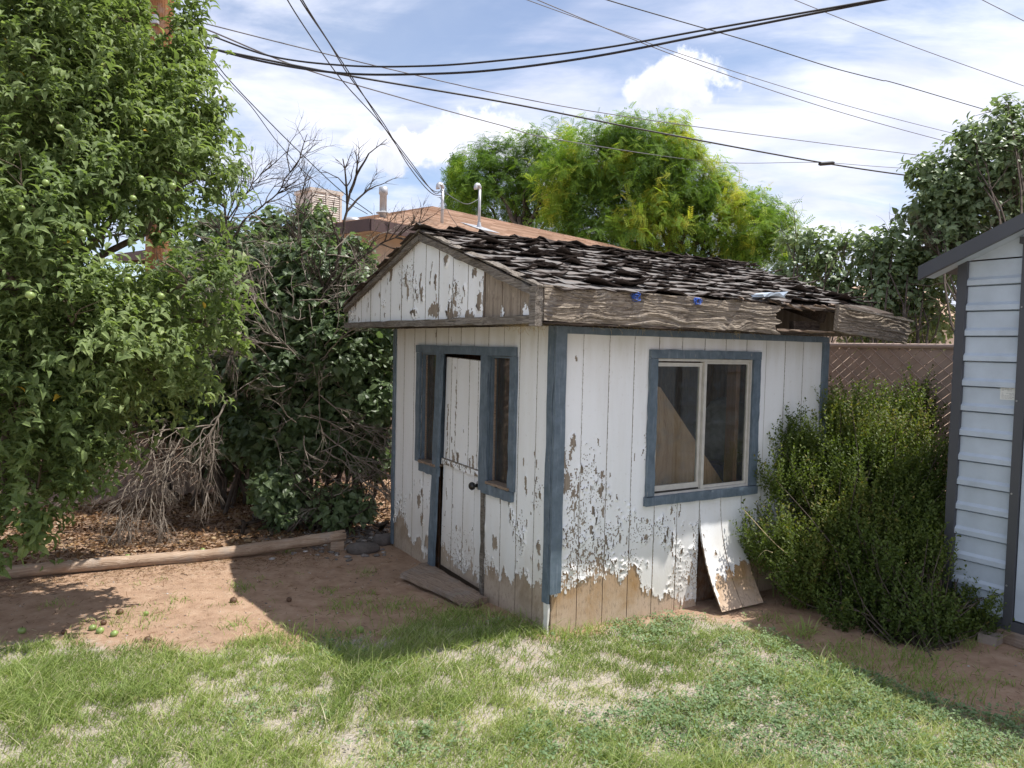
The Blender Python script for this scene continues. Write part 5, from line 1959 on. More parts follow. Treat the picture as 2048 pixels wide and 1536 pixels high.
cable('short slack wire looping between the two roof masts', [(tuple(M1T - [0.0, 0.05, 0.06]), 0, 0), (910, 398, 12.7), (935, 408, 12.8), (tuple(M2T - [0.0, 0.04, 0.22]), 0, 0)], 0.006, 'grey_cable')
cable('thin guy wire from the roof mast down the shingles', [(tuple(M1T - [0.0, 0.05, 0.22]), 0, 0), (900, 430, 12.4), (922, 462, 12.0), (940, 490, 11.6)], 0.004)
cable('first of the two close thin wires in the upper right sky', [(300, -330, 9), (700, -150, 11), (1000, -24, 13), (1055, 0, 13.4), (1300, 87, 15), (1500, 153, 16.5), (1700, 213, 18), (1912, 268, 20), (2200, 335, 23)], 0.007, 'grey_cable')
cable('second of the two close thin wires in the upper right sky', [(310, -350, 9), (720, -160, 11), (1020, -26, 13), (1085, 4, 13.4), (1300, 92, 15), (1500, 166, 16.5), (1700, 230, 18), (1920, 290, 20), (2200, 360, 23)], 0.008, 'grey_cable')
cable('kinked dark wire crossing the upper right sky', [(500, -260, 7), (900, -115, 8.8), (1150, -24, 10), (1215, 0, 10.3), (1400, 54, 11.3), (1500, 83, 11.9), (1650, 131, 12.7), (1720, 150, 13.1), (1765, 161, 13.4), (1800, 169, 13.6), (2025, 235, 15), (2300, 310, 17)], 0.0075)
cable('thin wire near the upper right corner above the trees', [(800, -330, 8.8), (1200, -165, 10.6), (1500, -38, 12), (1590, 0, 12.5), (1800, 83, 13.6), (2048, 172, 15), (2300, 260, 16.4)], 0.006, 'grey_cable')
cable('short wire cutting the upper right corner', [(1300, -330, 9), (1650, -160, 10.8), (1900, -35, 12), (1965, 0, 12.4), (2048, 42, 13), (2300, 170, 15)], 0.006, 'grey_cable')
tag(MB().lathe([(0.02, -0.14), (0.034, -0.11), (0.034, 0.11), (0.02, 0.14)], 10, tf=lambda V: V @ np.array(Matrix.Rotation(math.radians(84), 3, 'Y')).T + at(1653, 327, 13.75)).obj('cable_splice', M['cable']),
    'dark splice sleeve clamped on the thick black cable', 'cable splice')


# ------------------------------------------------------------------ timber edging, stones, plank
A_, B_ = gp(-160, 1178), gp(690, 1098)
lg = MB()
n = 28
t = np.linspace(0, 1, n)
P = A_[None] + (B_ - A_)[None] * t[:, None]
r = np.random.default_rng(3)
P[:, 2] = 0.050 + 0.010 * np.sin(t * 5) + np.clip((t - 0.62) / 0.38, 0, 1) * 0.075
P[:, 0] += r.normal(0, .003, n); P[:, 1] += r.normal(0, .003, n)
lg.tube(P, 0.046 + r.normal(0, .0016, n), 14)
lbase = (A_ + B_) / 2
lt = thing('timber_edging', 'long rounded landscape timber lying across the dirt at the edge of the mulch', 'timber', tuple(lbase))
ang = math.atan2((B_ - A_)[1], (B_ - A_)[0])
lt.rotation_euler = (0, 0, ang)
ca, sa = math.cos(-ang), math.sin(-ang)
def to_l(V):
    q = V - lbase
    return np.stack([q[:, 0] * ca - q[:, 1] * sa, q[:, 0] * sa + q[:, 1] * ca, q[:, 2]], -1)
lg.v = [to_l(v) for v in lg.v]
lg.obj('log', M['log'], lt, True)
e = to_l(B_[None])[0]
MB().box((e[0] - 0.13, -0.055, 0.0), (e[0] - 0.02, -0.048, 0.082)).box((e[0] - 0.13, -0.048, 0.0), (e[0] - 0.02, 0.04, 0.07)).obj('end_block', M['log'], lt)


def stone(u, v, rx, ry, rz, seed, label, name='stone', mk='stone', group=None, rot=0.0):
    r = np.random.default_rng(seed)
    th, ph = np.meshgrid(np.linspace(0, 2 * math.pi, 22, endpoint=False), np.linspace(0.05, math.pi - .05, 13), indexing='ij')
    d = np.stack([np.sin(ph) * np.cos(th), np.sin(ph) * np.sin(th), np.cos(ph)], -1)
    rr = 1 + 0.28 * (fbm(d[..., 0] * 1.7 + seed, d[..., 1] * 1.7 + d[..., 2] * 1.3, seed, 3) - 0.5) * 2
    V = (d * rr[..., None] * [rx, ry, rz]).reshape(-1, 3)
    V = V @ np.array(Matrix.Rotation(rot, 3, 'Z')).T
    i, j = np.meshgrid(np.arange(22), np.arange(12), indexing='ij'); i, j = i.ravel(), j.ravel()
    F = np.stack([i * 13 + j, ((i + 1) % 22) * 13 + j, ((i + 1) % 22) * 13 + j + 1, i * 13 + j + 1], -1)
    o = MB().add(V + gp(u, v) + [0, 0, rz * 0.55], F).obj(name, M[mk], smooth=True)
    return tag(o, label, 'stone', group)


stone(725, 1105, 0.13, 0.075, 0.055, 4, 'flat dark grey stone on the soil between the timber end and the shed', rot=0.15)
stone(765, 1088, 0.09, 0.065, 0.06, 9, 'rounded dark stone pressed against the corner of the old shed', rot=0.4)

pa, pb_ = gp(800, 1158), gp(935, 1222)
pc, pd_ = gp(966, 1212), gp(850, 1142)
mb = MB()
nn = 10
V = []
r = np.random.default_rng(8)
for i in range(nn + 1):
    q = i / nn
    a, b = pa + (pb_ - pa) * q, pd_ + (pc - pd_) * q
    if i == nn: a = a + (b - a) * 0.35
    if i == 0: b = b + (a - b) * 0.25
    for p, z in ((a, 0.012), (b, 0.03), (b, 0.058), (a, 0.042)):
        V.append(p + [0, 0, z + 0.006 * math.sin(q * 3)] + r.normal(0, .0025, 3))
F = [[3, 2, 1, 0]] + [[4 * i + k, 4 * i + (k + 1) % 4, 4 * i + 4 + (k + 1) % 4, 4 * i + 4 + k] for i in range(nn) for k in range(4)] + [[4 * nn, 4 * nn + 1, 4 * nn + 2, 4 * nn + 3]]
ang = math.atan2((pb_ - pa)[1], (pb_ - pa)[0])
b0 = (pa + pc) / 2
V = np.array(V) - b0
V = V @ np.array(Matrix.Rotation(-ang, 3, 'Z')).T
mb.add(V, F)
o = mb.obj('plank', M['plank'], base=np.zeros(3))
o.location = b0; o.rotation_euler = (0, 0, ang)
tag(o, 'weathered grey brown plank lying on the dirt below the shed door', 'plank')


# ------------------------------------------------------------------ trees and shrubs
T_APPLE, T_LILAC, T_SMALL = leaf_template('apple'), leaf_template('lilac'), leaf_template('small')


def px_blobs(rows, depth_scale=1.0):
    """rows of (u, v, distance, radius in px[, squash]) -> balls in the place"""
    out = []
    for row in rows:
        u, v, Y, rp = row[:4]
        sq = row[4] if len(row) > 4 else 1.0
        r = rp / FPX * Y
        out.append((at(u, v, Y), np.array([r, r * depth_scale, r * sq])))
    return out


def rosettes(P, Nn, per, size, T, up=0.6, out=0.8, droop=0.25, spread=0.75, rs=None, tone=None, jitter=0.02, flat=0.0):
    """clusters of leaves spraying from twig ends at P, the twig pointing along outwards and up"""
    n = len(P)
    ax = unit(Nn * out + np.array([0, 0, up]) + RNG.normal(0, 0.35, (n, 3)))
    a = unit(np.cross(ax, rand_unit(n)))
    b = np.cross(ax, a)
    base = np.repeat(P, per, 0)
    k = np.tile(np.arange(per), n)
    th = k * 2.4 + np.repeat(rnd(0, 6.28, n), per) + RNG.normal(0, 0.3, n * per)
    AX = np.repeat(ax, per, 0); A = np.repeat(a, per, 0); Bv = np.repeat(b, per, 0)
    rad = np.cos(th)[:, None] * A + np.sin(th)[:, None] * Bv
    el = rnd(0.05, 1.0, n * per)[:, None]
    D = unit(rad * (spread + 0.3 * el) + AX * (0.85 - 0.75 * el) + np.array([0, 0, -droop]))
    U = unit(AX * 0.9 + np.array([0, 0, 0.7]) + RNG.normal(0, 0.25, (n * per, 3)))
    U = U + (np.abs(np.sum(U * D, 1, keepdims=True)) > 0.95) * rand_unit(n * per) * 0.5
    S = size * rnd(0.45, 1.2, n * per)
    pos = base + AX * rnd(-0.04, 0.03, n * per)[:, None] + RNG.normal(0, jitter, (n * per, 3))
    if tone is None: tone = np.full(n, 0.5)
    var = np.clip(np.repeat(tone, per) + RNG.normal(0, 0.14, n * per), 0, 0.965)
    return pos, D, U, S, var


def single_leaves(parent, mk, T, P, D, U, S, var, count=300, name='leaf'):
    """the leaves nearest the camera as parts of their own (eight shared leaf meshes)"""
    TV, TF = T
    vs = np.linspace(0.1, 0.95, 8)
    meshes = []
    for q in vs:
        mb = MB().add(TV, TF, 0, q)
        meshes.append(mb.mesh(name, M[mk]))
    d = np.linalg.norm(P - np.array([0, 0, CAM_Z]), axis=1)
    z = P @ _F - CAM_Z * _F[2]
    uu = 1024 + FPX * (P @ _IX - CAM_Z * _IX[2]) / np.maximum(z, .1)
    vv = 768 - FPX * (P @ _IY - CAM_Z * _IY[2]) / np.maximum(z, .1)
    d = np.where((uu > 0) & (uu < 2048) & (vv > 0) & (vv < 1536) & (z > 0.5), d / S, 1e9)
    pick = np.argsort(d)[:count]
    Dn = unit(D[pick]); Yv = unit(np.cross(U[pick], Dn)); Z = np.cross(Dn, Yv)
    off = np.array(parent.location)
    for q, i in enumerate(pick):
        o = bpy.data.objects.new(name, meshes[int(np.argmin(np.abs(vs - var[i])))])
        COL.objects.link(o)
        o.parent = parent
        s = S[i]
        mm = Matrix.Identity(4)
        for k in range(3):
            mm[k][0], mm[k][1], mm[k][2], mm[k][3] = Dn[q][k] * s, Yv[q][k] * s, Z[q][k] * s, P[i][k] - off[k]
        o.matrix_local = mm
    keep = np.ones(len(P), bool)
    keep[pick] = False
    return keep


def tree_from(name, label, cat, group, base, mk, T, leaves, wood, bark, singles=0, foliage='foliage'):
    t = thing(name, label, cat, tuple(base), 0, group)
    P, D, U, S, var = leaves
    keep = np.ones(len(P), bool)
    if singles:
        keep = single_leaves(t, mk, T, P, D, U, S, var, singles)
    mb = MB()
    put_leaves(mb, P[keep] - base, D[keep], U[keep], S[keep], T, var[keep])
    tag(mb.obj(foliage, M[mk], t), kind='stuff')
    if wood is not None and wood.k:
        wood.v = [v - base for v in wood.v]
        wood.obj('trunk', M[bark], t, True)
    return t


def cat5(*L):
    return tuple(np.concatenate([l[i] for l in L]) for i in range(5))


def sprays(blobs, per, length, inner=.55, n=5):
    """points along short shoots that stand out of each ball, so its outline stays ragged"""
    P, Nn, B = [], [], []
    for i, (c, r) in enumerate(blobs):
        r = np.asarray(r, float) * np.ones(3)
        k = max(6, int(per * (r[0] * r[1] + r[1] * r[2] + r[0] * r[2]) / 3 * 12.6))
        d = rand_unit(k)
        s = c + d * r * (inner + .30 * RNG.random((k, 1)))
        ax = unit(d + np.array([0, 0, .45]) + RNG.normal(0, .35, (k, 3)))
        L = length * rnd(.5, 1.25, k) * np.clip(np.mean(r) / (.30 if length < .5 else .95), .5, 1.2)
        for t in np.linspace(.15, 1, n):
            q = s + ax * (L * t)[:, None]
            q[:, 2] -= .10 * t * t * L
            P.append(q + RNG.normal(0, .012, q.shape)); Nn.append(ax); B.append(np.full(k, i))
    return np.concatenate(P), np.concatenate(Nn), np.concatenate(B)


# --- apple tree on the left
ab = gp(-260, 1110)
front = px_blobs([(60, 50, 4.5, 150), (215, 70, 4.9, 115), (265, 40, 5.0, 40), (372, 75, 5.2, 42), (110, 220, 4.5, 150), (265, 225, 4.9, 110), (355, 195, 5.1, 55), (60, 400, 4.2, 115, .8), (190, 370, 4.6, 115),
                  (320, 330, 4.9, 100), (415, 345, 5.1, 55, .8), (30, 560, 4.1, 115), (70, 420, 4.0, 90, .7), (375, 565, 4.5, 85, .55), (270, 620, 4.5, 90, .7), (145, 650, 4.2, 120), (330, 690, 4.7, 95, .75),
                  (415, 655, 4.8, 48, .7), (50, 760, 4.2, 120), (190, 770, 4.5, 110), (310, 760, 4.8, 75, .8), (55, 880, 4.2, 110), (165, 870, 4.5, 58), (75, 975, 4.3, 75, .8), (10, 1050, 4.2, 60, .9),
                  (-60, 300, 4.3, 160), (-70, 640, 4.1, 160), (-80, 900, 4.2, 130), (-40, -60, 4.6, 160), (150, -70, 5.0, 140), (430, 255, 5.2, 26, .7), (350, 100, 5.2, 45)])
back = px_blobs([(80, 120, 5.7, 190), (250, 160, 5.9, 130), (90, 330, 5.6, 180), (250, 300, 5.9, 130), (330, 280, 6.0, 90), (40, 560, 5.5, 130), (170, 720, 5.5, 150), (310, 700, 5.7, 100), (60, 860, 5.4, 140), (330, 420, 5.7, 60),
                 (-150, 400, 5.6, 250), (-150, 800, 5.4, 200)])
P1, N1, B1 = sprays(front, 54, 0.32)
P2, N2, B2 = blob_points(back, 150, 0.6)
hole = at(240, 505, 4.6)
slot = at(320, 100, 5.2)
def px_of(P):
    q = P - np.array([0, 0, CAM_Z])
    z = q @ _F
    return 1024 + FPX * (q @ _IX) / z, 768 - FPX * (q @ _IY) / z
def thin_hole(P, N_, B):
    # the open gap in the crown through which the sky shows
    d = np.hypot((P[:, 0] - hole[0]) / 0.21, (P[:, 2] - hole[2]) / 0.15)
    k = (d > 0.8 + 0.5 * RNG.random(len(P))) | (P[:, 1] < 4.15)
    # and the slot in the upper crown where the pole stands clear
    t = P[:, 1:2] / slot[1]
    k &= (np.abs(P[:, 0] - slot[0] * t[:, 0]) > .095 * t[:, 0]) | (P[:, 2] - CAM_Z < (slot[2] - CAM_Z) * t[:, 0])
    return P[k], N_[k], B[k]
P1, N1, B1 = thin_hole(P1, N1, B1)
P2, N2, B2 = thin_hole(P2, N2, B2)
t1 = 0.48 + 0.5 * (fbm(P1[:, 0] * 2 + P1[:, 1], P1[:, 2] * 2, 3, 3) - 0.45)
L1 = rosettes(P1, N1, 5, 0.072, T_APPLE, 0.7, 0.9, 0.15, tone=t1)
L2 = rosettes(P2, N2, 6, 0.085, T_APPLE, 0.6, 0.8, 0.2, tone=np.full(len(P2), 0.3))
# shoots standing out of the crown's edge
SP, SN = [], []
wood = MB()
for (u0, v0, u1, v1, Y) in ((400, 245, 455, 215, 5.2), (330, 130, 400, 60, 5.2), (360, 215, 395, 155, 5.2), (430, 350, 482, 332, 5.2), (380, 330, 440, 255, 5.2), (430, 540, 478, 520, 4.6), (120, 330, 140, 290, 4.1), (200, 360, 215, 295, 4.3),
                             (430, 680, 470, 655, 4.8), (170, 880, 228, 905, 4.5), (100, 960, 200, 960, 4.4), (60, 1040, 60, 1090, 4.2), (360, 700, 430, 770, 4.9), (280, 120, 385, 20, 5.2), (10, 330, 40, 300, 4.0)):
    a, b = at(u0, v0, Y + .1), at(u1, v1, Y)
    pts = a[None] + (b - a)[None] * np.linspace(-0.6, 1, 9)[:, None] + RNG.normal(0, .008, (9, 3))
    wood.tube(pts, np.linspace(.008, .003, 9), 5, cap=False)
    for q in pts[3:]:
        for _ in range(2):
            SP.append(q + RNG.normal(0, .012, 3)); SN.append(unit(b - a))
L3 = rosettes(np.array(SP), np.array(SN), 5, 0.080, T_APPLE, 0.4, 1.0, 0.15, tone=np.full(len(SP), 0.6))
# trunk and limbs
lean = at(100, 700, 5.5)
pts, d = wander(ab, lean - ab, np.linalg.norm(lean - ab), 7, 0.05)
wood.tube(pts, np.linspace(.13, .09, 7), 10)
for c, r_ in front[:26:1] + back[:8]:
    s = pts[RNG.integers(3, 7)]
    tgt = c
    q = s[None] + (tgt - s)[None] * np.linspace(0, 1, 8)[:, None]
    q[1:-1] += RNG.normal(0, .05, (6, 3)); q[:, 2] += 0.12 * np.sin(np.linspace(0, 3.14, 8))
    wood.tube(q, np.linspace(.045, .010, 8), 6, cap=False)
    for _ in range(5):
        dd = rand_unit(1)[0] * [1, 1, .8] + [0, 0, .4]
        branch(wood, q[RNG.integers(4, 8)], dd, float(np.mean(r_)) * 1.0, .008, 1, .15, 0, (2, 4), .8, .6, 0.5, None, 4)
leaves = list(cat5(L1, L2, L3))
yel = RNG.random(len(leaves[4])) < 0.0012
leaves[4] = np.where(yel, 1.0, leaves[4])
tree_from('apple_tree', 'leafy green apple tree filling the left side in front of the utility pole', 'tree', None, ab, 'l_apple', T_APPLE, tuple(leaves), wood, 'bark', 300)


def apple(p, rad, mk, label, group, name='apple'):
    r = RNG
    pr = []
    for t in np.linspace(0, math.pi, 11):
        z = -math.cos(t) * rad * 0.92
        if t > 2.7: z -= (t - 2.7) * rad * 0.5
        if t < 0.35: z += (0.35 - t) * rad * 0.35
        pr.append((max(0.0006, math.sin(t) * rad * (1.0 + 0.06 * math.sin(t * 1.5))), z))
    a = thing(name, label, 'apple', tuple(p), r.uniform(0, 6), group)
    a.rotation_euler = (r.normal(0, .3), r.normal(0, .3), r.uniform(0, 6))
    MB().lathe(pr, 14).obj('fruit', M[mk], a, True)
    MB().tube([[0, 0, rad * .75], [0.001, 0, rad * 1.1], [0.004, 0.002, rad * 1.45]], 0.0016, 5).obj('stem', M['bark'], a)
    return a


HANG = [(92, 365, 3.95, 'hanging near the left edge of the picture, upper of the pair there'), (43, 416, 3.92, 'hanging at the left edge, lower of the pair there'),
        (266, 396, 4.38, 'hanging just above the gap of sky in the crown, lower of two'), (281, 357, 4.5, 'hanging above the gap of sky in the crown, upper of two'),
        (195, 219, 4.4, 'hanging in the upper middle of the crown, left of the pole'), (432, 310, 5.0, 'hanging at the far right tip of the crown below the wires'),
        (164, 465, 4.1, 'hanging left of the gap of sky in the crown'), (345, 372, 4.6, 'hanging in front of the pole, right above the gap of sky'),
        (120, 255, 4.1, 'hanging high in the left part of the crown'), (230, 100, 4.5, 'hanging topmost, just left of the bare pole top'),
        (60, 590, 3.75, 'hanging lowest at the left side of the crown'), (322, 592, 4.25, 'hanging on the low right bough beside the dead twigs'), (255, 560, 4.3, 'hanging just under the gap of sky in the crown')]
for u, v, Y, where in HANG:
    apple(at(u, v, Y - .16), 0.020 * RNG.uniform(.85, 1.1), 'apple', 'green apple ' + where, 'green apples hanging in the tree')
FALL = [(44, 1260, 'apple', 'lying at the far left where dirt meets lawn'), (185, 1253, 'apple', 'leftmost of the three close together at the lawn edge'), (200, 1259, 'apple', 'middle of the three close together at the lawn edge'),
        (292, 1226, 'apple', 'lying alone on the sunny dirt above the lawn tuft'), (228, 1264, 'apple', 'rightmost of the three close together at the lawn edge'), (720, 1262, 'apple', 'lying in the shade of the shed by the grass'),
        (255, 1116, 'apple', 'lying against the left half of the timber edging'), (405, 1103, 'apple', 'lying behind the middle of the timber edging'),
        (240, 1222, 'rot', 'left of the single green one on the sunny dirt'), (207, 1243, 'rot', 'just behind the three green ones at the lawn edge'), (128, 1261, 'rot', 'at the shaded left end of the lawn edge'),
        (296, 1276, 'rot', 'nearest the grass on the sunny dirt'), (578, 1199, 'rot', 'in the shade just right of the shadow line'), (467, 1199, 'rot', 'on the sunny dirt next to the small grass tuft')]
for u, v, mk, where in FALL:
    p = gp(u, v + 4)
    p[2] = gz(p[0], p[1]) + 0.014
    apple(p, 0.020 * RNG.uniform(.8, 1.15), mk, ('fallen green apple ' if mk == 'apple' else 'shrivelled brown apple ') + where,
          'fallen green apples' if mk == 'apple' else 'rotten brown apples')


# --- lilac thicket between the apple tree and the old shed
def lilac(label, blobs, per, size=0.10, stems=10, bark='darkbark', tone=0.45, base=None, group='lilac bushes along the fence', singles=0, name='lilac_bush', shell=.6, mk='l_lilac', up=.35, droop=.45):
    P, Nn, B = blob_points(blobs, per, shell)
    k = P[:, 2] > 0.03
    P, Nn, B = P[k], Nn[k], B[k]
    tn = tone + 0.4 * (fbm(P[:, 0] * 2, P[:, 2] * 2 + P[:, 1], 13, 3) - 0.5)
    L = rosettes(P, Nn, 4, size, T_LILAC, up, 0.9, droop, tone=tn, jitter=.03)
    w = MB()
    C = np.array([c for c, r in blobs])
    if base is None:
        base = np.array([C[:, 0].mean(), C[:, 1].mean() + 0.2, 0])
    for s in range(stems):
        c, r = blobs[RNG.integers(len(blobs))]
        b0 = base + [RNG.normal(0, .22), RNG.normal(0, .18), 0]
        t = c + RNG.normal(0, .35, 3) * r
        n = 9
        q = b0[None] + (t - b0)[None] * np.linspace(0, 1, n)[:, None]
        q[1:] += RNG.normal(0, .035, (n - 1, 3))
        w.tube(q, np.linspace(.022, .006, n), 6, cap=False)
        for _ in range(4):
            branch(w, q[RNG.integers(3, n)], unit(t - b0) + rand_unit(1)[0] * .8, .45, .006, 1, .15, 0, (2, 3), .8, .6, .5, None, 4)
    return tree_from(name, label, 'bush', group, base, mk, T_LILAC, L, w, bark, singles)


lilac('dark lilac bush beside the door wall of the old shed', px_blobs([(745, 660, 7.3, 75), (690, 720, 7.2, 95), (745, 800, 7.2, 70), (640, 700, 7.4, 80), (710, 600, 7.5, 70), (660, 850, 7.3, 90), (740, 900, 7.3, 60)]), 200, .10, 12, base=gp(690, 1030), singles=100)
lilac('middle lilac bush under the bare dark branches', px_blobs([(600, 640, 7.4, 90), (560, 740, 7.2, 80), (640, 560, 7.6, 85), (560, 560, 7.7, 80), (690, 520, 7.9, 60), (600, 840, 7.3, 90), (500, 640, 7.6, 70), (520, 860, 7.4, 75), (560, 930, 7.4, 60)]), 190, .10, 12, base=gp(600, 1030), singles=100)
lilac('tall lilac bush behind the apple tree and the dead twigs', px_blobs([(480, 520, 8.0, 70), (420, 600, 7.8, 80), (430, 480, 8.4, 55), (380, 560, 8.0, 70), (450, 740, 7.7, 80), (430, 850, 7.7, 70), (540, 470, 8.4, 50), (620, 460, 8.6, 55), (360, 680, 8.0, 80)]), 150, .10, 12, base=gp(440, 1010), singles=40)
lilac('lilac growth added to shade the corner below the apple tree crown', px_blobs([(300, 640, 8.2, 90), (400, 760, 8.2, 90), (280, 760, 8.0, 90), (180, 700, 8.2, 110), (480, 800, 8.2, 80), (220, 820, 8.0, 60), (350, 830, 8.2, 60), (520, 740, 8.3, 80), (450, 900, 8.4, 60), (520, 960, 8.2, 50), (60, 780, 8.0, 110)]), 120, .10, 12, base=at(330, 900, 8.4) * [1, 1, 0], tone=.35)  # extra lilac canopy added to shade the leaf litter, with darker leaves
lilac('low lilac sucker with broad pale leaves in the middle of the mulch', px_blobs([(565, 975, 6.9, 50, 1.2), (540, 985, 6.8, 40), (590, 1010, 6.9, 38), (560, 1035, 6.8, 30)]), 330, .085, 6, base=gp(570, 1060), tone=.6, group=None, singles=30, name='lilac_sucker')
lilac('low lilac sprout growing over the gravel next to the shed', px_blobs([(700, 1005, 6.7, 40, .8), (670, 1030, 6.6, 35, .7), (655, 1000, 6.8, 30), (725, 1020, 6.7, 24, .8)]), 330, .075, 5, base=gp(690, 1055), tone=.68, group=None, singles=30, name='lilac_sprout')

# --- bare and dead wood in the thicket
def dead_tree(label, stems, seed_depth=3, mk='darkbark', name='dead_lilac_stem', cat_='branch', kids=(3, 5), spread=.75, ratio=.62, base=None, group=None, wob=.13, droop=0.):
    w = MB()
    for (pts, rad, ln, dep) in stems:
        q = smooth_line(np.array([at(*p) for p in pts]), 4)
        q[1:-1] += RNG.normal(0, .008, (len(q) - 2, 3))
        w.tube(q, np.linspace(rad * .6, rad * .28, len(q)), 6, cap=False)
        ax = unit(q[-1] - q[0])
        for k in range(11):
            i = RNG.integers(len(q) // 4, len(q))
            branch(w, q[i], ax + rand_unit(1)[0] * spread + [0, 0, -droop], ln * rnd(.6, 1.1), rad * .34, dep - 1, wob, droop * .4, kids, spread, ratio, .5, None, 4)
        branch(w, q[-1], ax, ln, rad * .40, dep - 1, wob, droop * .4, kids, spread, ratio, .5, None, 4)
    b = np.concatenate(w.v)
    base = np.array([b[:, 0].mean(), b[:, 1].mean(), b[:, 2].min()])
    o = w.obj(name, M[mk], smooth=True, base=base)
    return tag(o, label, cat_, group)


dead_tree('dark bare lilac trunk with leafless twigs rising in front of the house', [([(625, 720, 7.2), (640, 640, 7.2), (650, 580, 7.2), (672, 530, 7.2), (690, 440, 7.2), (700, 385, 7.2)], .036, .42, 3),
                                                                        ([(650, 580, 7.2), (700, 530, 7.1), (760, 490, 7.0), (800, 470, 7.0)], .02, .35, 3), ([(645, 610, 7.2), (610, 540, 7.3), (600, 470, 7.4), (610, 430, 7.4)], .016, .35, 3)])
dead_tree('dark bare lilac branches spreading against the sky behind the apple tree', [([(475, 560, 7.6), (460, 490, 7.6), (450, 430, 7.6), (440, 380, 7.6)], .028, .45, 3), ([(462, 480, 7.6), (500, 430, 7.6), (545, 400, 7.6), (580, 345, 7.6)], .018, .42, 3), ([(455, 440, 7.6), (490, 390, 7.6), (520, 350, 7.6)], .014, .35, 3),
                                                                       ([(560, 540, 7.5), (580, 470, 7.5), (600, 400, 7.5)], .012, .35, 3)])
dead_tree('pale dead lilac branches hanging down to the mulch on the left', [([(330, 850, 6.6), (310, 900, 6.4), (280, 960, 6.3), (265, 1020, 6.25)], .016, .30, 3), ([(360, 880, 6.6), (330, 930, 6.4), (300, 990, 6.3)], .014, .30, 3), ([(430, 850, 6.6), (330, 860, 6.4), (240, 880, 6.3), (210, 950, 6.2)], .014, .28, 3),
                                                                ([(300, 900, 6.5), (250, 980, 6.3), (240, 1030, 6.2)], .012, .26, 3), ([(350, 900, 6.5), (325, 980, 6.3), (330, 1040, 6.2)], .012, .24, 3), ([(320, 940, 6.5), (200, 960, 6.3), (130, 1000, 6.2)], .010, .25, 2)], mk='dead', name='dead_branches', kids=(3, 5), spread=.75, droop=.25)
dead_tree('pale forked dead branch hanging in the dark gap of the lilacs', [([(455, 800, 6.6), (430, 850, 6.5), (405, 900, 6.4), (400, 960, 6.35)], .016, .26, 3), ([(440, 830, 6.6), (410, 860, 6.5), (375, 900, 6.4), (355, 960, 6.4)], .012, .22, 3), ([(430, 860, 6.5), (425, 920, 6.4), (415, 985, 6.35)], .010, .22, 2)], mk='dead', name='dead_branches', spread=.6, droop=.4)
dead_tree('thin dead stick hanging between the apple leaves and the lilac', [([(488, 632, 6.8), (478, 680, 6.7), (466, 720, 6.7), (475, 750, 6.7)], .012, .18, 2)], mk='dead', name='dead_branches', spread=.6, droop=.5)
dead_tree('tangle of pale dead twigs fanning left over the lilac', [([(560, 680, 6.9), (500, 640, 6.8), (440, 600, 6.8)], .014, .32, 3), ([(580, 700, 6.9), (510, 680, 6.8), (440, 650, 6.75)], .014, .32, 3), ([(560, 640, 7.0), (520, 600, 6.9), (480, 560, 6.9)], .012, .32, 3), ([(540, 720, 6.9), (490, 670, 6.8), (430, 620, 6.8)], .012, .30, 3),
                                                          ([(600, 720, 6.9), (540, 660, 6.8), (500, 590, 6.8)], .012, .30, 3), ([(560, 760, 6.9), (500, 720, 6.8), (455, 700, 6.8)], .010, .26, 3)], mk='dead', name='dead_branches', spread=.55, droop=.1)
dead_tree('pale dead twigs reaching over the lilac towards the shed gable', [([(640, 720, 6.9), (680, 680, 6.8), (730, 640, 6.7), (770, 615, 6.6)], .012, .30, 3), ([(650, 690, 6.9), (700, 640, 6.8), (740, 580, 6.7)], .010, .28, 3)], mk='dead', name='dead_branches', spread=.5)
dead_tree('grey dead branches lying low in the shade next to the shed', [([(640, 790, 6.9), (700, 840, 6.8), (760, 870, 6.7)], .012, .26, 3), ([(640, 860, 6.9), (700, 910, 6.8), (775, 950, 6.7)], .014, .26, 3), ([(650, 900, 6.9), (720, 950, 6.7), (785, 1000, 6.6)], .014, .24, 2), ([(620, 830, 6.9), (690, 860, 6.8), (780, 905, 6.7)], .010, .26, 3), ([(655, 1005, 6.7), (620, 1020, 6.6), (600, 1040, 6.5)], .008, .16, 2)], mk='dead', name='dead_branches', spread=.5, droop=.05)

def twig_tangle(label, region, Y, n, ln, mk='dead', group=None, lean=(-.6, 0, .5)):
    w = MB()
    (u0, v0), (u1, v1) = region
    for k in range(n):
        p = at(rnd(u0, u1), rnd(v0, v1), Y + rnd(-.25, .15))
        branch(w, p, np.array(lean) + RNG.normal(0, .55, 3), ln * rnd(.6, 1.3), .0055, 2, .16, .0, (2, 4), .7, .6, .5, None, 4)
    V = np.concatenate(w.v)
    o = w.obj('dead_twigs', M[mk], smooth=True, base=np.array([V[:, 0].mean(), V[:, 1].mean(), V[:, 2].min()]))
    return tag(o, label, 'branch', group, 'stuff')


twig_tangle('grey twigs woven through the top of the lilac left of the house', ((400, 430), (560, 620)), 7.1, 34, .34)
twig_tangle('grey twigs woven through the lilac between the bare trunk and the gable', ((580, 480), (740, 640)), 6.95, 34, .32, lean=(.4, 0, .5))
twig_tangle('brown twigs in the dark middle of the lilac thicket', ((440, 700), (680, 880)), 6.95, 34, .30, lean=(-.3, 0, -.1))
twig_tangle('tangled low twigs in the shade by the mulch and the shed corner', ((560, 860), (770, 1010)), 6.8, 26, .30, lean=(.5, 0, -.2))
twig_tangle('fine hanging twigs below the apple tree in front of the side fence', ((210, 850), (430, 960)), 6.45, 30, .26, lean=(-.3, 0, -.6))

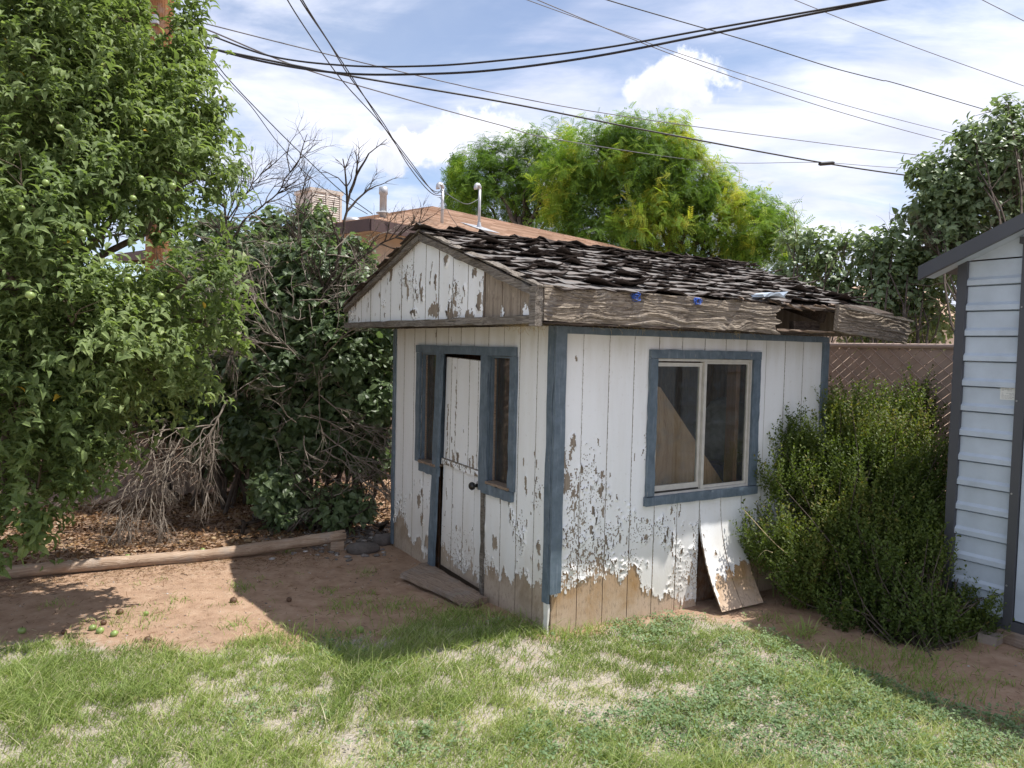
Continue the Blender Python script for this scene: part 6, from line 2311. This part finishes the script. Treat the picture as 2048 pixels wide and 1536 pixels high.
# --- trees beyond the fence on the right
RT = dict(mk='l_lilac', size=.092, bark='darkbark', group=None, name='lilac_tree')
lilac('tall lilac tree rising behind the metal shed at the right edge', px_blobs([(1990, 320, 8.9, 90), (1920, 360, 9.0, 75), (1880, 390, 9.0, 65), (2030, 260, 8.9, 60), (2070, 360, 8.8, 110), (1960, 430, 8.9, 90), (1870, 460, 9.0, 70), (1850, 340, 9.1, 38), (1845, 425, 9.1, 40), (2015, 212, 8.9, 22), (1930, 270, 9.0, 26), (1900, 520, 8.9, 80), (1990, 520, 8.8, 80), (2080, 480, 8.8, 90)]), 105, stems=24, tone=.8, base=sw(4.3, -1.0), shell=.7, singles=0, up=.2, droop=.55, **RT)
lilac('lilac bush behind the fence between the fallen fascia and the metal shed', px_blobs([(1780, 520, 9.3, 70), (1740, 500, 9.4, 50), (1830, 560, 9.2, 70), (1760, 590, 9.2, 70), (1700, 600, 9.3, 55), (1850, 640, 9.1, 70), (1780, 650, 9.2, 60), (1715, 655, 9.2, 50)]), 100, stems=22, tone=.8, base=sw(4.2, 0.3), shell=.7, up=.2, droop=.55, **RT)
lilac('thin leggy lilac bush behind the far corner of the shed roof', px_blobs([(1640, 500, 9.6, 48), (1590, 480, 9.7, 36), (1660, 550, 9.5, 45), (1600, 545, 9.6, 45), (1680, 490, 9.6, 26), (1640, 600, 9.5, 50), (1560, 560, 9.7, 35)]), 90, stems=18, tone=.8, base=sw(4.2, 1.4), shell=.7, up=.2, droop=.55, **RT)
dead_tree('bare grey twigs mixed into the lilac at the right edge', [([(2060, 560, 8.7), (2040, 480, 8.6), (2030, 400, 8.6)], .014, .40, 3), ([(1990, 560, 8.7), (2000, 480, 8.6), (2020, 420, 8.6)], .012, .40, 3), ([(1900, 570, 8.8), (1880, 520, 8.7), (1870, 490, 8.7)], .012, .34, 3), ([(1950, 570, 8.7), (1930, 520, 8.7), (1925, 480, 8.7)], .010, .34, 2)], mk='darkbark', name='bare_twigs', spread=.5)


# --- locust trees
def frond_template(n=6):
    V, F = [], []
    for i in range(n):
        x = 0.12 + 0.88 * i / n
        z = -0.30 * x * x
        for s in (-1, 1):
            k = len(V)
            w, l = 0.075, 0.25 * (1 - 0.35 * abs(x - .5))
            V += [[x - w, 0, z], [x + w * .2, s * l * .5, z - .01], [x + .06, s * l, z - .05], [x + w, s * l * .45, z - .02]]
            F.append([k, k + 1, k + 2]); F.append([k, k + 2, k + 3])
    return np.array(V, float), np.array(F)


T_FR = frond_template()


def locust(name, label, blobs, per, size, tone, base, yellow=0.3, seed=0):
    blobs = [(c + RNG.normal(0, .12, 3) * r, r * RNG.uniform(.70, .98)) for c, r in blobs]
    P, Nn, B = sprays(blobs, per, 1.05, .40, 4)
    k = P[:, 1] < np.array([c[1] for c, r in blobs])[B] + 1.6
    P, Nn, B = P[k], Nn[k], B[k]
    clump = fbm(P[:, 0] * 0.9 + seed, P[:, 2] * 0.9 + P[:, 1] * .5, seed + 3, 3)
    tn = tone + (np.clip((clump - 0.5) * 3.2, -.5, .7)) * yellow
    tn = tn + (vn(P[:, 0] * 1.9 + seed, P[:, 2] * 1.9 + P[:, 1], seed + 8) - .5) * .42
    # a few sprays already turning yellow
    hot = vn(P[:, 0] * 2.1 + seed, P[:, 2] * 2.1 - P[:, 1], seed + 5)
    tn = tn + np.clip((hot - 0.80) * 5, 0, 1) * yellow * 1.4
    L = rosettes(P, Nn, 4, size, T_FR, .30, .9, .60, spread=.9, tone=np.clip(tn, 0, 1.0), jitter=.06)
    w = MB()
    top = np.array([c for c, r in blobs]).mean(0)
    q, d = wander(base, top - base, np.linalg.norm(top - base) * .75, 8, .05)
    w.tube(q, np.linspace(.24, .11, 8), 10)
    for c, r in blobs:
        s = q[RNG.integers(4, 8)]
        z = s[None] + (c - s)[None] * np.linspace(0, 1, 7)[:, None]
        z[1:-1] += RNG.normal(0, .12, (5, 3))
        w.tube(z, np.linspace(.09, .02, 7), 6, cap=False)
        for _ in range(3):
            branch(w, z[RNG.integers(3, 7)], rand_unit(1)[0] + [0, 0, .4], float(r[0]), .014, 1, .15, 0, (2, 4), .8, .6, .5, None, 4)
    t = thing(name, label, 'tree', tuple(base))
    mb = MB()
    Pp, D, U, S, var = L
    put_leaves(mb, Pp - base, D, U, S, T_FR, np.clip(var, 0, 1))
    tag(mb.obj('crown', M['l_locust'], t), kind='stuff')
    w.v = [v - base for v in w.v]
    w.obj('trunk', M['darkbark'], t, True)
    return t


Y0 = 25.0
locust('locust_tree', 'big yellow green locust tree towering beyond the shed roof', px_blobs([(1290, 330, Y0, 75), (1180, 330, Y0, 65), (1240, 300, Y0, 55), (1340, 300, Y0, 50), (1170, 400, Y0, 75), (1270, 410, Y0, 85), (1370, 380, Y0, 70), (1380, 300, Y0, 30), (1420, 430, Y0, 60), (1120, 420, Y0, 45),
       (1330, 460, Y0, 80), (1210, 470, Y0, 75), (1460, 410, Y0, 40), (1500, 450, Y0 - .6, 55), (1550, 450, Y0 - .6, 32), (1540, 500, Y0 - .6, 45), (1450, 500, Y0, 55), (1130, 350, Y0, 45), (1280, 265, Y0, 26), (1220, 275, Y0, 24), (1350, 262, Y0, 22), (1412, 330, Y0, 24), (1520, 410, Y0, 26), (1495, 520, Y0 - .6, 40)]),
       12.0, .35, .58, at(1500, 800, Y0) * [1, 1, 0], .42, 4)
locust('dark_locust_tree', 'darker green locust tree behind the house roof and the masts', px_blobs([(1010, 370, 28, 60), (960, 350, 28, 45), (1060, 330, 28, 50), (1090, 380, 27.2, 55), (950, 400, 28, 45), (1010, 310, 28, 35), (1070, 290, 28, 28), (1120, 300, 27.3, 40), (1040, 420, 28, 50), (960, 310, 28, 22), (1110, 440, 27.3, 40), (920, 370, 28, 28)]), 8.0, .38, .40, at(1030, 800, 28) * [1, 1, 0], .16, 11)

# slim juniper behind the mast
jb = at(905, 800, 30) * [1, 1, 0]
jt = thing('juniper_tree', 'slim dark juniper tip standing left of the locusts behind the roof mast', 'tree', tuple(jb))
zt = at(905, 322, 30)[2]
n = 1500
h = rnd(0, 1, n) ** .8
rad = 0.95 * (1 - h) ** .8 * (0.7 + .6 * vn(h * 14, 0 * h, 3)) + .03
th = rnd(0, 6.28, n)
P = np.stack([np.cos(th) * rad * rnd(.4, 1, n), np.sin(th) * rad * rnd(.4, 1, n), zt * (.35 + .65 * h)], -1)
D = unit(np.stack([np.cos(th), np.sin(th), 1.3 + 0 * th], -1) + RNG.normal(0, .3, (n, 3)))
mb = MB()
put_leaves(mb, P, D, rand_unit(n), rnd(.24, .45, n), T_FR, rnd(0, .18, n))
tag(mb.obj('crown', M['l_locust'], jt), kind='stuff')
MB().tube([[0, 0, 0], [0, 0, zt * .9]], [.08, .02], 8).obj('trunk', M['darkbark'], jt)


# --- evergreen shrub in front of the fence
def shrub(name, label, blobs, n_shoot, base, size=.027, per=22, ln=.30, seed=0, tone=.45):
    P, Nn, B = blob_points(blobs, n_shoot, .55)
    k = (P[:, 2] > .02) & (fbm(P[:, 0] * 5.5 + P[:, 1] * 2 + seed, P[:, 2] * 3.2, 51, 2) > .40)
    P, Nn = P[k], Nn[k]
    n = len(P)
    ax = unit(Nn * .50 + np.array([0, 0, 1.15]) + RNG.normal(0, .24, (n, 3)))
    a = unit(np.cross(ax, rand_unit(n))); b = np.cross(ax, a)
    L = ln * rnd(.5, 1.2, n)
    t = np.tile(np.linspace(.0, 1.0, per), n)
    th = np.tile(np.arange(per) * 2.4, n) + np.repeat(rnd(0, 6, n), per)
    AX = np.repeat(ax, per, 0)
    pos = np.repeat(P, per, 0) + AX * (t * np.repeat(L, per))[:, None] - AX * np.repeat(L, per)[:, None] * .35
    rad = np.cos(th)[:, None] * np.repeat(a, per, 0) + np.sin(th)[:, None] * np.repeat(b, per, 0)
    D = unit(rad * .85 + AX * .75 + RNG.normal(0, .2, (n * per, 3)))
    U = unit(AX + RNG.normal(0, .35, (n * per, 3)))
    S = size * rnd(.7, 1.25, n * per)
    tn = tone + .8 * (fbm(P[:, 0] * 3 + seed, P[:, 2] * 3 + P[:, 1], 23 + seed, 3) - .5)
    var = np.clip(np.repeat(tn, per) + RNG.normal(0, .13, n * per) + .12 * t, 0, .93)
    var = np.where(RNG.random(n * per) < .002, 1.0, var)
    sh = thing(name, label, 'shrub', tuple(base))
    mb = MB()
    put_leaves(mb, pos - base, D, U, S, T_SMALL, var)
    tag(mb.obj('foliage', M['l_bush'], sh), kind='stuff')
    w = MB()
    q0 = P - base
    for i in RNG.choice(n, min(n, 160), replace=False):
        s = np.array([RNG.normal(0, .10), RNG.normal(0, .10), 0.0])
        e = q0[i] + ax[i] * L[i] * .5
        m_ = s * .5 + e * .5 + RNG.normal(0, .05, 3)
        w.tube(smooth_line([s, m_, e], 3), np.linspace(.006, .0018, 7), 4, cap=False)
    w.obj('stems', M['darkbark'], sh)
    return sh


sb = gp(1700, 1225)
shrub('evergreen_shrub', 'large dense evergreen shrub between the old shed and the metal shed', px_blobs([(1700, 900, 5.7, 105), (1790, 880, 5.8, 85), (1835, 850, 5.9, 40), (1850, 950, 5.5, 60, 1.3), (1640, 960, 5.5, 75), (1580, 900, 5.5, 40, 1.3), (1560, 985, 5.3, 55), (1720, 1000, 5.4, 110), (1800, 1030, 5.3, 90), (1700, 855, 5.9, 45), (1832, 800, 6.0, 20, 1.6),
      (1530, 1010, 5.2, 36), (1620, 1060, 5.2, 60), (1530, 1090, 5.1, 42, 1.2), (1700, 1110, 5.1, 80), (1800, 1120, 5.0, 85), (1860, 1080, 5.0, 45, 1.3), (1600, 1140, 5.0, 60), (1585, 905, 5.5, 24, 1.4), (1655, 845, 5.9, 28, 1.4), (1760, 855, 5.9, 45)]), 430, sb, tone=.50)
sb2 = gp(1830, 1280)
shrub('low_evergreen_shrub', 'lower darker lobe of evergreen shrub at the foot of the metal shed', px_blobs([(1760, 1180, 4.75, 70), (1850, 1180, 4.7, 70), (1930, 1210, 4.65, 48), (1820, 1235, 4.6, 70, .7), (1900, 1245, 4.6, 55, .7), (1740, 1130, 4.9, 45, 1.2), (1850, 1120, 4.85, 40, 1.2), (1680, 1190, 4.85, 50), (1760, 1255, 4.55, 55, .7), (1850, 1265, 4.5, 60, .6), (1930, 1262, 4.55, 50, .6), (1690, 1235, 4.7, 45, .7)]), 520, sb2, tone=.40, seed=5)

# --- tall grass growing through the shrub
def tall_grass(label, spots_, n_per, hgt, seed, lean=.5, group=None, col=(.1, .5), wid=.007, dark=False):
    r = np.random.default_rng(seed)
    mb = MB()
    for (u, v) in spots_:
        p = gp(u, v)
        for k in range(n_per):
            b = p + [r.normal(0, .035), r.normal(0, .035), 0]
            d = unit([r.normal(0, lean), r.normal(0, lean), 1])
            L = hgt * r.uniform(.5, 1.15)
            out = unit([d[0], d[1], 0.001])
            side = np.cross(out, [0, 0, 1])
            V, F = [], []
            m_ = 6
            for i in range(m_ + 1):
                t = i / m_
                c = b + d * L * t + out * L * .35 * t * t + np.array([0, 0, -L * .42 * t ** 2.6])
                w = wid * (1 - t ** 2) * .5 + .0004
                V += [c - side * w, c + side * w]
            for i in range(m_):
                F.append([2 * i, 2 * i + 1, 2 * i + 3, 2 * i + 2])
            mb.add(np.array(V), F, 0, r.uniform(*col))
    return tag(mb.obj('tall_grass', M['l_grass']), label, 'grass', group, 'thing')


tall_grass('clump of long arching grass blades at the base of the evergreen shrub', [(1600, 1215), (1640, 1225), (1680, 1235), (1720, 1240), (1575, 1195), (1660, 1210), (1700, 1215)], 14, .50, 5)
tall_grass('tuft of bright grass on the dirt in front of the tall grass', [(1595, 1268), (1610, 1275), (1620, 1262)], 22, .16, 6, .7, col=(.2, .6), wid=.005)
w = MB()
st = smooth_line([at(1655, 1190, 4.95), at(1590, 1100, 4.95), at(1545, 1050, 4.93), at(1487, 1018, 4.90)], 6)
w.tube(smooth_line([at(1655, 1190, 4.95), at(1600, 1130, 4.95), at(1548, 1085, 4.93), at(1488, 1020, 4.9)], 6), .0022, 4)
for (a, b) in (((1545, 1105), (1515, 1115)), ((1600, 1150), (1540, 1146))):
    w.tube(smooth_line([at(*a, 4.94), at((a[0] + b[0]) / 2, min(a[1], b[1]) - 4, 4.94), at(*b, 4.93)], 5), np.linspace(.003, .0006, 11), 4)
tag(w.obj('grass_stalk', M['straw']), 'single straw coloured grass stalk leaning across the shrub to the loose panel', 'stalk')


# ------------------------------------------------------------------ lawn, weeds, litter
def blades(mb, P, L, wid, lean, var, seed, seg=3, comb=(0, 0)):
    r = np.random.default_rng(seed)
    n = len(P)
    d = np.stack([r.normal(comb[0], 1, n), r.normal(comb[1], 1, n), np.zeros(n)], -1)
    out = unit(d + 1e-6)
    ln = lean * r.uniform(.3, 1.6, n)[:, None]
    tw = r.uniform(0, 6.28, n)
    side = np.stack([np.cos(tw), np.sin(tw), np.zeros(n)], -1)
    rows = []
    for i in range(seg + 1):
        t = i / seg
        c = P + np.array([0, 0, 1]) * (L * t * (1 - .30 * t))[:, None] + out * ln * (L * t ** 1.6)[:, None]
        w = (wid * (1 - t ** 1.8) * .5 + .0002)[:, None]
        rows += [c - side * w, c + side * w]
    V = np.stack(rows, 1).reshape(-1, 3)
    k = 2 * (seg + 1)
    F = np.array([[2 * i, 2 * i + 1, 2 * i + 3, 2 * i + 2] for i in range(seg)])
    Fs = (np.arange(n)[:, None, None] * k + F[None]).reshape(-1, 4)
    mb.add(V, Fs, 0, np.repeat(var.astype(np.float32), k))


def lawn():
    r = RNG
    # candidate points over the part of the lawn the picture can show, plus a margin
    n = 620000
    X = r.uniform(-4.4, 4.4, n); Y = r.uniform(2.4, 5.3, n)
    k = np.abs(X) < .80 * Y + .25              # the wedge of lawn near the view
    X, Y = X[k], Y[k]
    n = len(X)
    ld = lawn_depth(X, Y)
    edge_n = (fbm(X * 4, Y * 4, 61, 3) - .5) * .55
    inside = np.clip((ld + edge_n - .02) / .22, 0, 1)
    th = thatch_amount(X, Y)
    # thinner and weedier to the right
    right = np.clip((X - 0.5) / 1.6, 0, 1)
    fld = fbm(X * 2.3, Y * 2.3, 33, 3)
    dens = inside * np.clip(1.15 - 1.25 * np.clip(th, 0, 1), .06, 1) * (1 - .50 * right) * np.clip(.55 + 1.6 * (fld - .2) * (1 - .2 * right), .2, 1)
    tuft = fbm(X * 9, Y * 9, 44, 2)
    dens *= np.clip((tuft - .22) * 3.2, .2, 1)
    k = r.random(n) < dens * .82
    X, Y, th, right, tuft, fld, ld = X[k], Y[k], th[k], right[k], tuft[k], fld[k], ld[k]
    m_ = len(X)
    Z = gz(X, Y) - .004
    hgt = fbm(X * 1.7, Y * 1.7, 35, 3)
    L = (.030 + .060 * np.clip((hgt - .30) * 1.9, 0, 1) * (1 - .35 * right)) * r.uniform(.5, 1.5, m_)
    L *= np.clip(1.1 - .7 * np.clip(th, 0, 1), .35, 1)
    L *= np.where(r.random(m_) < .02, 1.7, 1.0)
    tone = .25 + .50 * (fbm(X * 1.4 + 3, Y * 1.4, 37, 3) - .45) + .30 * np.clip(th, 0, 1) + .12 * right
    var = np.clip(tone + r.normal(0, .15, m_), 0, .80)
    dry = r.random(m_) < (.10 + .35 * np.clip(th, 0, 1))
    var = np.where(dry, r.uniform(.72, 1.0, m_), var)
    mb = MB()
    blades(mb, np.stack([X, Y, Z], -1), L, r.uniform(.0024, .0048, m_), .75, var, 1, 3, (.35, .1))
    tag(mb.obj('grass', M['l_grass'], base=np.zeros(3)), kind='stuff')
    # cut dry straw lying flat in the lawn
    n = 60000
    X = r.uniform(-4.0, 4.3, n); Y = r.uniform(2.5, 5.2, n)
    ld = lawn_depth(X, Y)
    th = np.clip(thatch_amount(X, Y), 0, 1)
    k = (ld > -.12 + .2 * r.random(n)) & (r.random(n) < .30 + .7 * th)
    X, Y, th = X[k], Y[k], th[k]
    m_ = len(X)
    P = np.stack([X, Y, gz(X, Y) + r.uniform(0.001, .010, m_)], -1)
    a = r.uniform(0, 6.28, m_)
    D = np.stack([np.cos(a), np.sin(a), r.normal(0, .25, m_)], -1)
    mb = MB()
    T = (np.array([[0, -.03, 0], [1, -.02, .03], [1, .02, .03], [0, .03, 0]]), np.array([[0, 1, 2, 3]]))
    put_leaves(mb, P, D, np.tile([0, 0, 1.0], (m_, 1)) + r.normal(0, .3, (m_, 3)), r.uniform(.012, .045, m_), T, np.clip(r.normal(.88, .10, m_), .6, 1))
    tag(mb.obj('dry_thatch', M['l_grass'], base=np.zeros(3)), kind='stuff')


lawn()


def weeds():
    """low creeping weeds with small round leaves, mostly on the right of the lawn"""
    r = RNG
    n = 26000
    X = r.uniform(-1.6, 4.2, n); Y = r.uniform(2.5, 5.1, n)
    ld = lawn_depth(X, Y)
    fld = fbm(X * 2.1 + 9, Y * 2.1, 91, 3)
    right = np.clip((X + .1) / 1.5, 0, 1)
    dens = np.clip((fld - .60 + .22 * right) * 6, 0, 1) * np.clip(ld / .15 + .4, 0, 1) * np.clip(.25 + right, 0, 1)
    for (u, v, rad) in ((830, 1490, .17), (1300, 1260, .30), (1500, 1400, .2), (1700, 1430, .35), (1850, 1480, .4), (2020, 1470, .25), (1180, 1500, .3), (1350, 1245, .2), (1620, 1380, .3), (1460, 1500, .15)):
        c = gp(u, v)
        dens = np.maximum(dens, np.clip(1.2 - np.hypot(X - c[0], Y - c[1]) / rad, 0, 1) * (fbm(X * 7, Y * 7, 95, 2) > .38) * .9)
    k = r.random(n) < dens * .75
    X, Y = X[k], Y[k]
    m_ = len(X)
    per = 7
    P = np.stack([X, Y, gz(X, Y)], -1)
    h = r.uniform(.006, .035, m_)
    th = r.uniform(0, 6.28, (m_, per))
    D = np.stack([np.cos(th), np.sin(th), r.uniform(-.1, .7, (m_, per))], -1).reshape(-1, 3)
    pos = np.repeat(P, per, 0) + D * r.uniform(.003, .022, m_ * per)[:, None] + np.stack([np.zeros(m_ * per), np.zeros(m_ * per), np.repeat(h, per)], -1)
    mb = MB()
    tn = .45 + .8 * (fbm(X * 2, Y * 2, 97, 3) - .5)
    put_leaves(mb, pos, D, np.tile([0, 0, 1.0], (m_ * per, 1)) + r.normal(0, .3, (m_ * per, 3)), r.uniform(.010, .022, m_ * per),
               (np.array([[0, 0, 0], [.5, -.36, .05], [1, 0, 0], [.5, .36, .05]]), np.array([[0, 1, 2], [0, 2, 3]])), np.clip(np.repeat(tn, per) + r.normal(0, .15, m_ * per), 0, 1))
    tag(mb.obj('creeping_weeds', M['l_clover'], base=np.zeros(3)), kind='stuff')


weeds()


def grass_tufts():
    """separate tufts standing on bare soil"""
    r = np.random.default_rng(15)
    px = [(475, 1178, 60, .05), (695, 1215, 120, .07), (795, 1215, 110, .06), (470, 1250, 60, .06), (255, 1240, 120, .06), (860, 1240, 200, .09), (930, 1248, 200, .09), (990, 1258, 160, .08), (740, 1190, 30, .04), (640, 1180, 20, .04), (560, 1258, 60, .05),
          (105, 1215, 30, .05), (735, 1145, 25, .07), (570, 1105, 30, .08), (660, 1180, 25, .05), (1415, 1275, 90, .07), (1540, 1240, 60, .07), (1660, 1350, 120, .09), (1745, 1330, 120, .09), (1840, 1330, 160, .10), (1900, 1385, 130, .10), (1700, 1300, 80, .08),
          (1930, 1295, 60, .09), (1845, 1375, 70, .06), (1500, 1345, 80, .08), (1640, 1400, 70, .07), (1100, 1280, 90, .10), (1060, 1270, 110, .08), (1140, 1275, 90, .09), (1240, 1250, 90, .08), (1030, 1260, 90, .08), (1185, 1262, 80, .08), (350, 1205, 20, .05), (620, 1280, 110, .10), (700, 1285, 110, .10)]
    for k in range(60):
        px.append((r.uniform(150, 800), r.uniform(1140, 1270), r.integers(4, 16), r.uniform(.02, .04)))
    for k in range(50):
        px.append((r.uniform(1500, 2048), r.uniform(1290, 1420), r.integers(4, 18), r.uniform(.025, .05)))
    P, L, var = [], [], []
    for (u, v, n, h) in px:
        c = gp(u, v)
        n = int(n)
        q = np.stack([r.normal(c[0], .02 + n * .0007, n), r.normal(c[1], .02 + n * .0006, n)], -1)
        P.append(np.column_stack([q, gz(q[:, 0], q[:, 1]) - .003])); L.append(h * r.uniform(.5, 1.5, n)); var.append(np.clip(r.normal(.34, .16, n), 0, .95))
    P, L, var = np.concatenate(P), np.concatenate(L), np.concatenate(var)
    mb = MB()
    blades(mb, P, L, r.uniform(.003, .0055, len(P)), .8, var, 5, 3)
    tag(mb.obj('grass_tufts', M['l_grass'], base=np.zeros(3)), kind='stuff')


grass_tufts()


def seed_blades():
    r = np.random.default_rng(25)
    mb = MB()
    for (u, v) in ((920, 1330), (945, 1310), (930, 1375), (950, 1390), (1045, 1370), (1640, 1330), (1652, 1318), (1655, 1345), (1690, 1350), (1765, 1310), (1690, 1325), (2030, 1440), (330, 1440), (800, 1350), (985, 1345)):
        c = gp(u, v); c[2] = gz(c[0], c[1])
        blades(mb, c[None] + r.normal(0, .012, (2, 3)) * [1, 1, 0], np.array([.13, .10]) * r.uniform(.7, 1.2), np.array([.007, .006]), .7, r.uniform(.70, .95, 2), r.integers(999), 4)
    tag(mb.obj('straw_blades', M['l_grass'], base=np.zeros(3)), kind='stuff')


seed_blades()


def litter():
    r = RNG
    n = 30000
    a, b = gp(-200, 1168), gp(700, 1085)
    X = r.uniform(-6.2, -0.6, n); Y = r.uniform(5.0, 9.2, n)
    line = np.interp(X, [a[0], b[0]], [a[1], b[1]])
    q = np.stack([X, Y, 0 * X], -1) - SA
    lx, ly = q @ SD2, q @ SD1
    k = (Y > line + .06) & (ly < SY - .05) & ~((lx > -.1) & (ly < LF + .1))
    # gravel takes over next to the shed
    grav = np.clip(1 - np.hypot(X + 1.15, (Y - 6.3) * .8) / .75, 0, 1)
    k &= r.random(n) > grav * 1.3
    X, Y = X[k], Y[k]
    m_ = len(X)
    P = np.stack([X, Y, gz(X, Y) + r.uniform(.002, .028, m_)], -1)
    D = np.stack([r.normal(size=m_), r.normal(size=m_), r.normal(0, .3, m_)], -1)
    mb = MB()
    put_leaves(mb, P, D, np.tile([0, 0, 1.0], (m_, 1)) + r.normal(0, .45, (m_, 3)), r.uniform(.022, .060, m_), T_SMALL, np.clip(fbm(X * 3, Y * 3, 5, 3) * .9 - .05 + r.normal(0, .22, m_), 0, 1))
    tag(mb.obj('leaf_litter', M['litter'], base=np.zeros(3)), kind='stuff')
    # crumbs, twigs and bits on the bare soil
    n = 9000
    X = r.uniform(-3.6, 3.6, n); Y = r.uniform(3.0, 6.6, n)
    a_, b_ = gp(-160, 1178), gp(690, 1098)
    q_ = r.random(3200)
    X = np.concatenate([X, a_[0] + (b_[0] - a_[0]) * q_]); Y = np.concatenate([Y, a_[1] + (b_[1] - a_[1]) * q_ - np.abs(r.normal(0, .22, 3200)) - .05])
    ld = lawn_depth(X, Y)
    k = (ld < .1) & ~((np.abs(X) < .1) & (Y > 4.6))
    X, Y = X[k], Y[k]
    m_ = len(X)
    P = np.stack([X, Y, gz(X, Y) + r.uniform(.001, .004, m_)], -1)
    D = np.stack([r.normal(size=m_), r.normal(size=m_), r.normal(0, .15, m_)], -1)
    mb = MB()
    thin = (np.array([[0, -.04, 0], [1, -.03, .02], [1, .03, .02], [0, .04, 0], [.5, 0, .06]]), np.array([[0, 1, 4], [1, 2, 4], [2, 3, 4], [3, 0, 4]]))
    put_leaves(mb, P, D, np.tile([0, 0, 1.0], (m_, 1)), r.uniform(.008, .045, m_), thin, np.clip(r.normal(.5, .28, m_), 0, 1))
    tag(mb.obj('twig_bits', M['litter'], base=np.zeros(3)), kind='stuff')


litter()


def pebbles(name, X, Y, S, var):
    r = RNG
    # squashed, slightly irregular octahedral stones
    th = np.linspace(0, 2 * math.pi, 7, endpoint=False)
    base = [[0, 0, -.5]] + [[math.cos(t) * .8, math.sin(t) * .8, -.22] for t in th] + [[math.cos(t + .4) * .9, math.sin(t + .4) * .9, .15] for t in th] + [[math.cos(t) * .5, math.sin(t) * .5, .46] for t in th] + [[0, 0, .56]]
    base = np.array(base)
    F = []
    for k in range(7):
        F.append([0, 1 + (k + 1) % 7, 1 + k])
        for o in (1, 8):
            F += [[o + k, o + (k + 1) % 7, o + 7 + k], [o + (k + 1) % 7, o + 7 + (k + 1) % 7, o + 7 + k]]
        F.append([15 + k, 15 + (k + 1) % 7, 22])
    F = np.array(F)
    n = len(X)
    V = base[None] * (1 + r.normal(0, .10, (n, len(base), 1)))
    V = V * np.stack([r.uniform(.8, 1.3, n), r.uniform(.65, 1.0, n), r.uniform(.45, .8, n)], -1)[:, None]
    a = r.uniform(0, 6.28, n)
    c, s = np.cos(a)[:, None], np.sin(a)[:, None]
    V = np.stack([V[..., 0] * c - V[..., 1] * s, V[..., 0] * s + V[..., 1] * c, V[..., 2]], -1) * S[:, None, None]
    V += np.stack([X, Y, gz(X, Y) + S * .15], -1)[:, None]
    mb = MB().add(V.reshape(-1, 3), (np.arange(n)[:, None, None] * len(base) + F[None]).reshape(-1, 3), 0, np.repeat(var.astype(np.float32), len(base)))
    return tag(mb.obj(name, M['pebble'], base=np.zeros(3), smooth=True), kind='stuff')


n = 560
c = gp(715, 1075)
X = RNG.normal(c[0], .33, n); Y = RNG.normal(c[1] + .05, .30, n)
q = np.stack([X, Y, 0 * X], -1) - SA
k = ((q @ SD1) > LF + .06) | ((q @ SD2) < -.12)
pebbles('river_gravel', X[k], Y[k], RNG.uniform(.012, .034, k.sum()), np.clip(RNG.normal(.45, .28, k.sum()), 0, 1))
n = 1800
X = RNG.uniform(-3.4, 3.4, n); Y = RNG.uniform(3.2, 6.3, n)
k = lawn_depth(X, Y) < .15
pebbles('soil_pebbles', X[k], Y[k], RNG.uniform(.002, .011, k.sum()) * RNG.uniform(.4, 1, k.sum()), np.clip(RNG.normal(.5, .35, k.sum()), 0, 1))
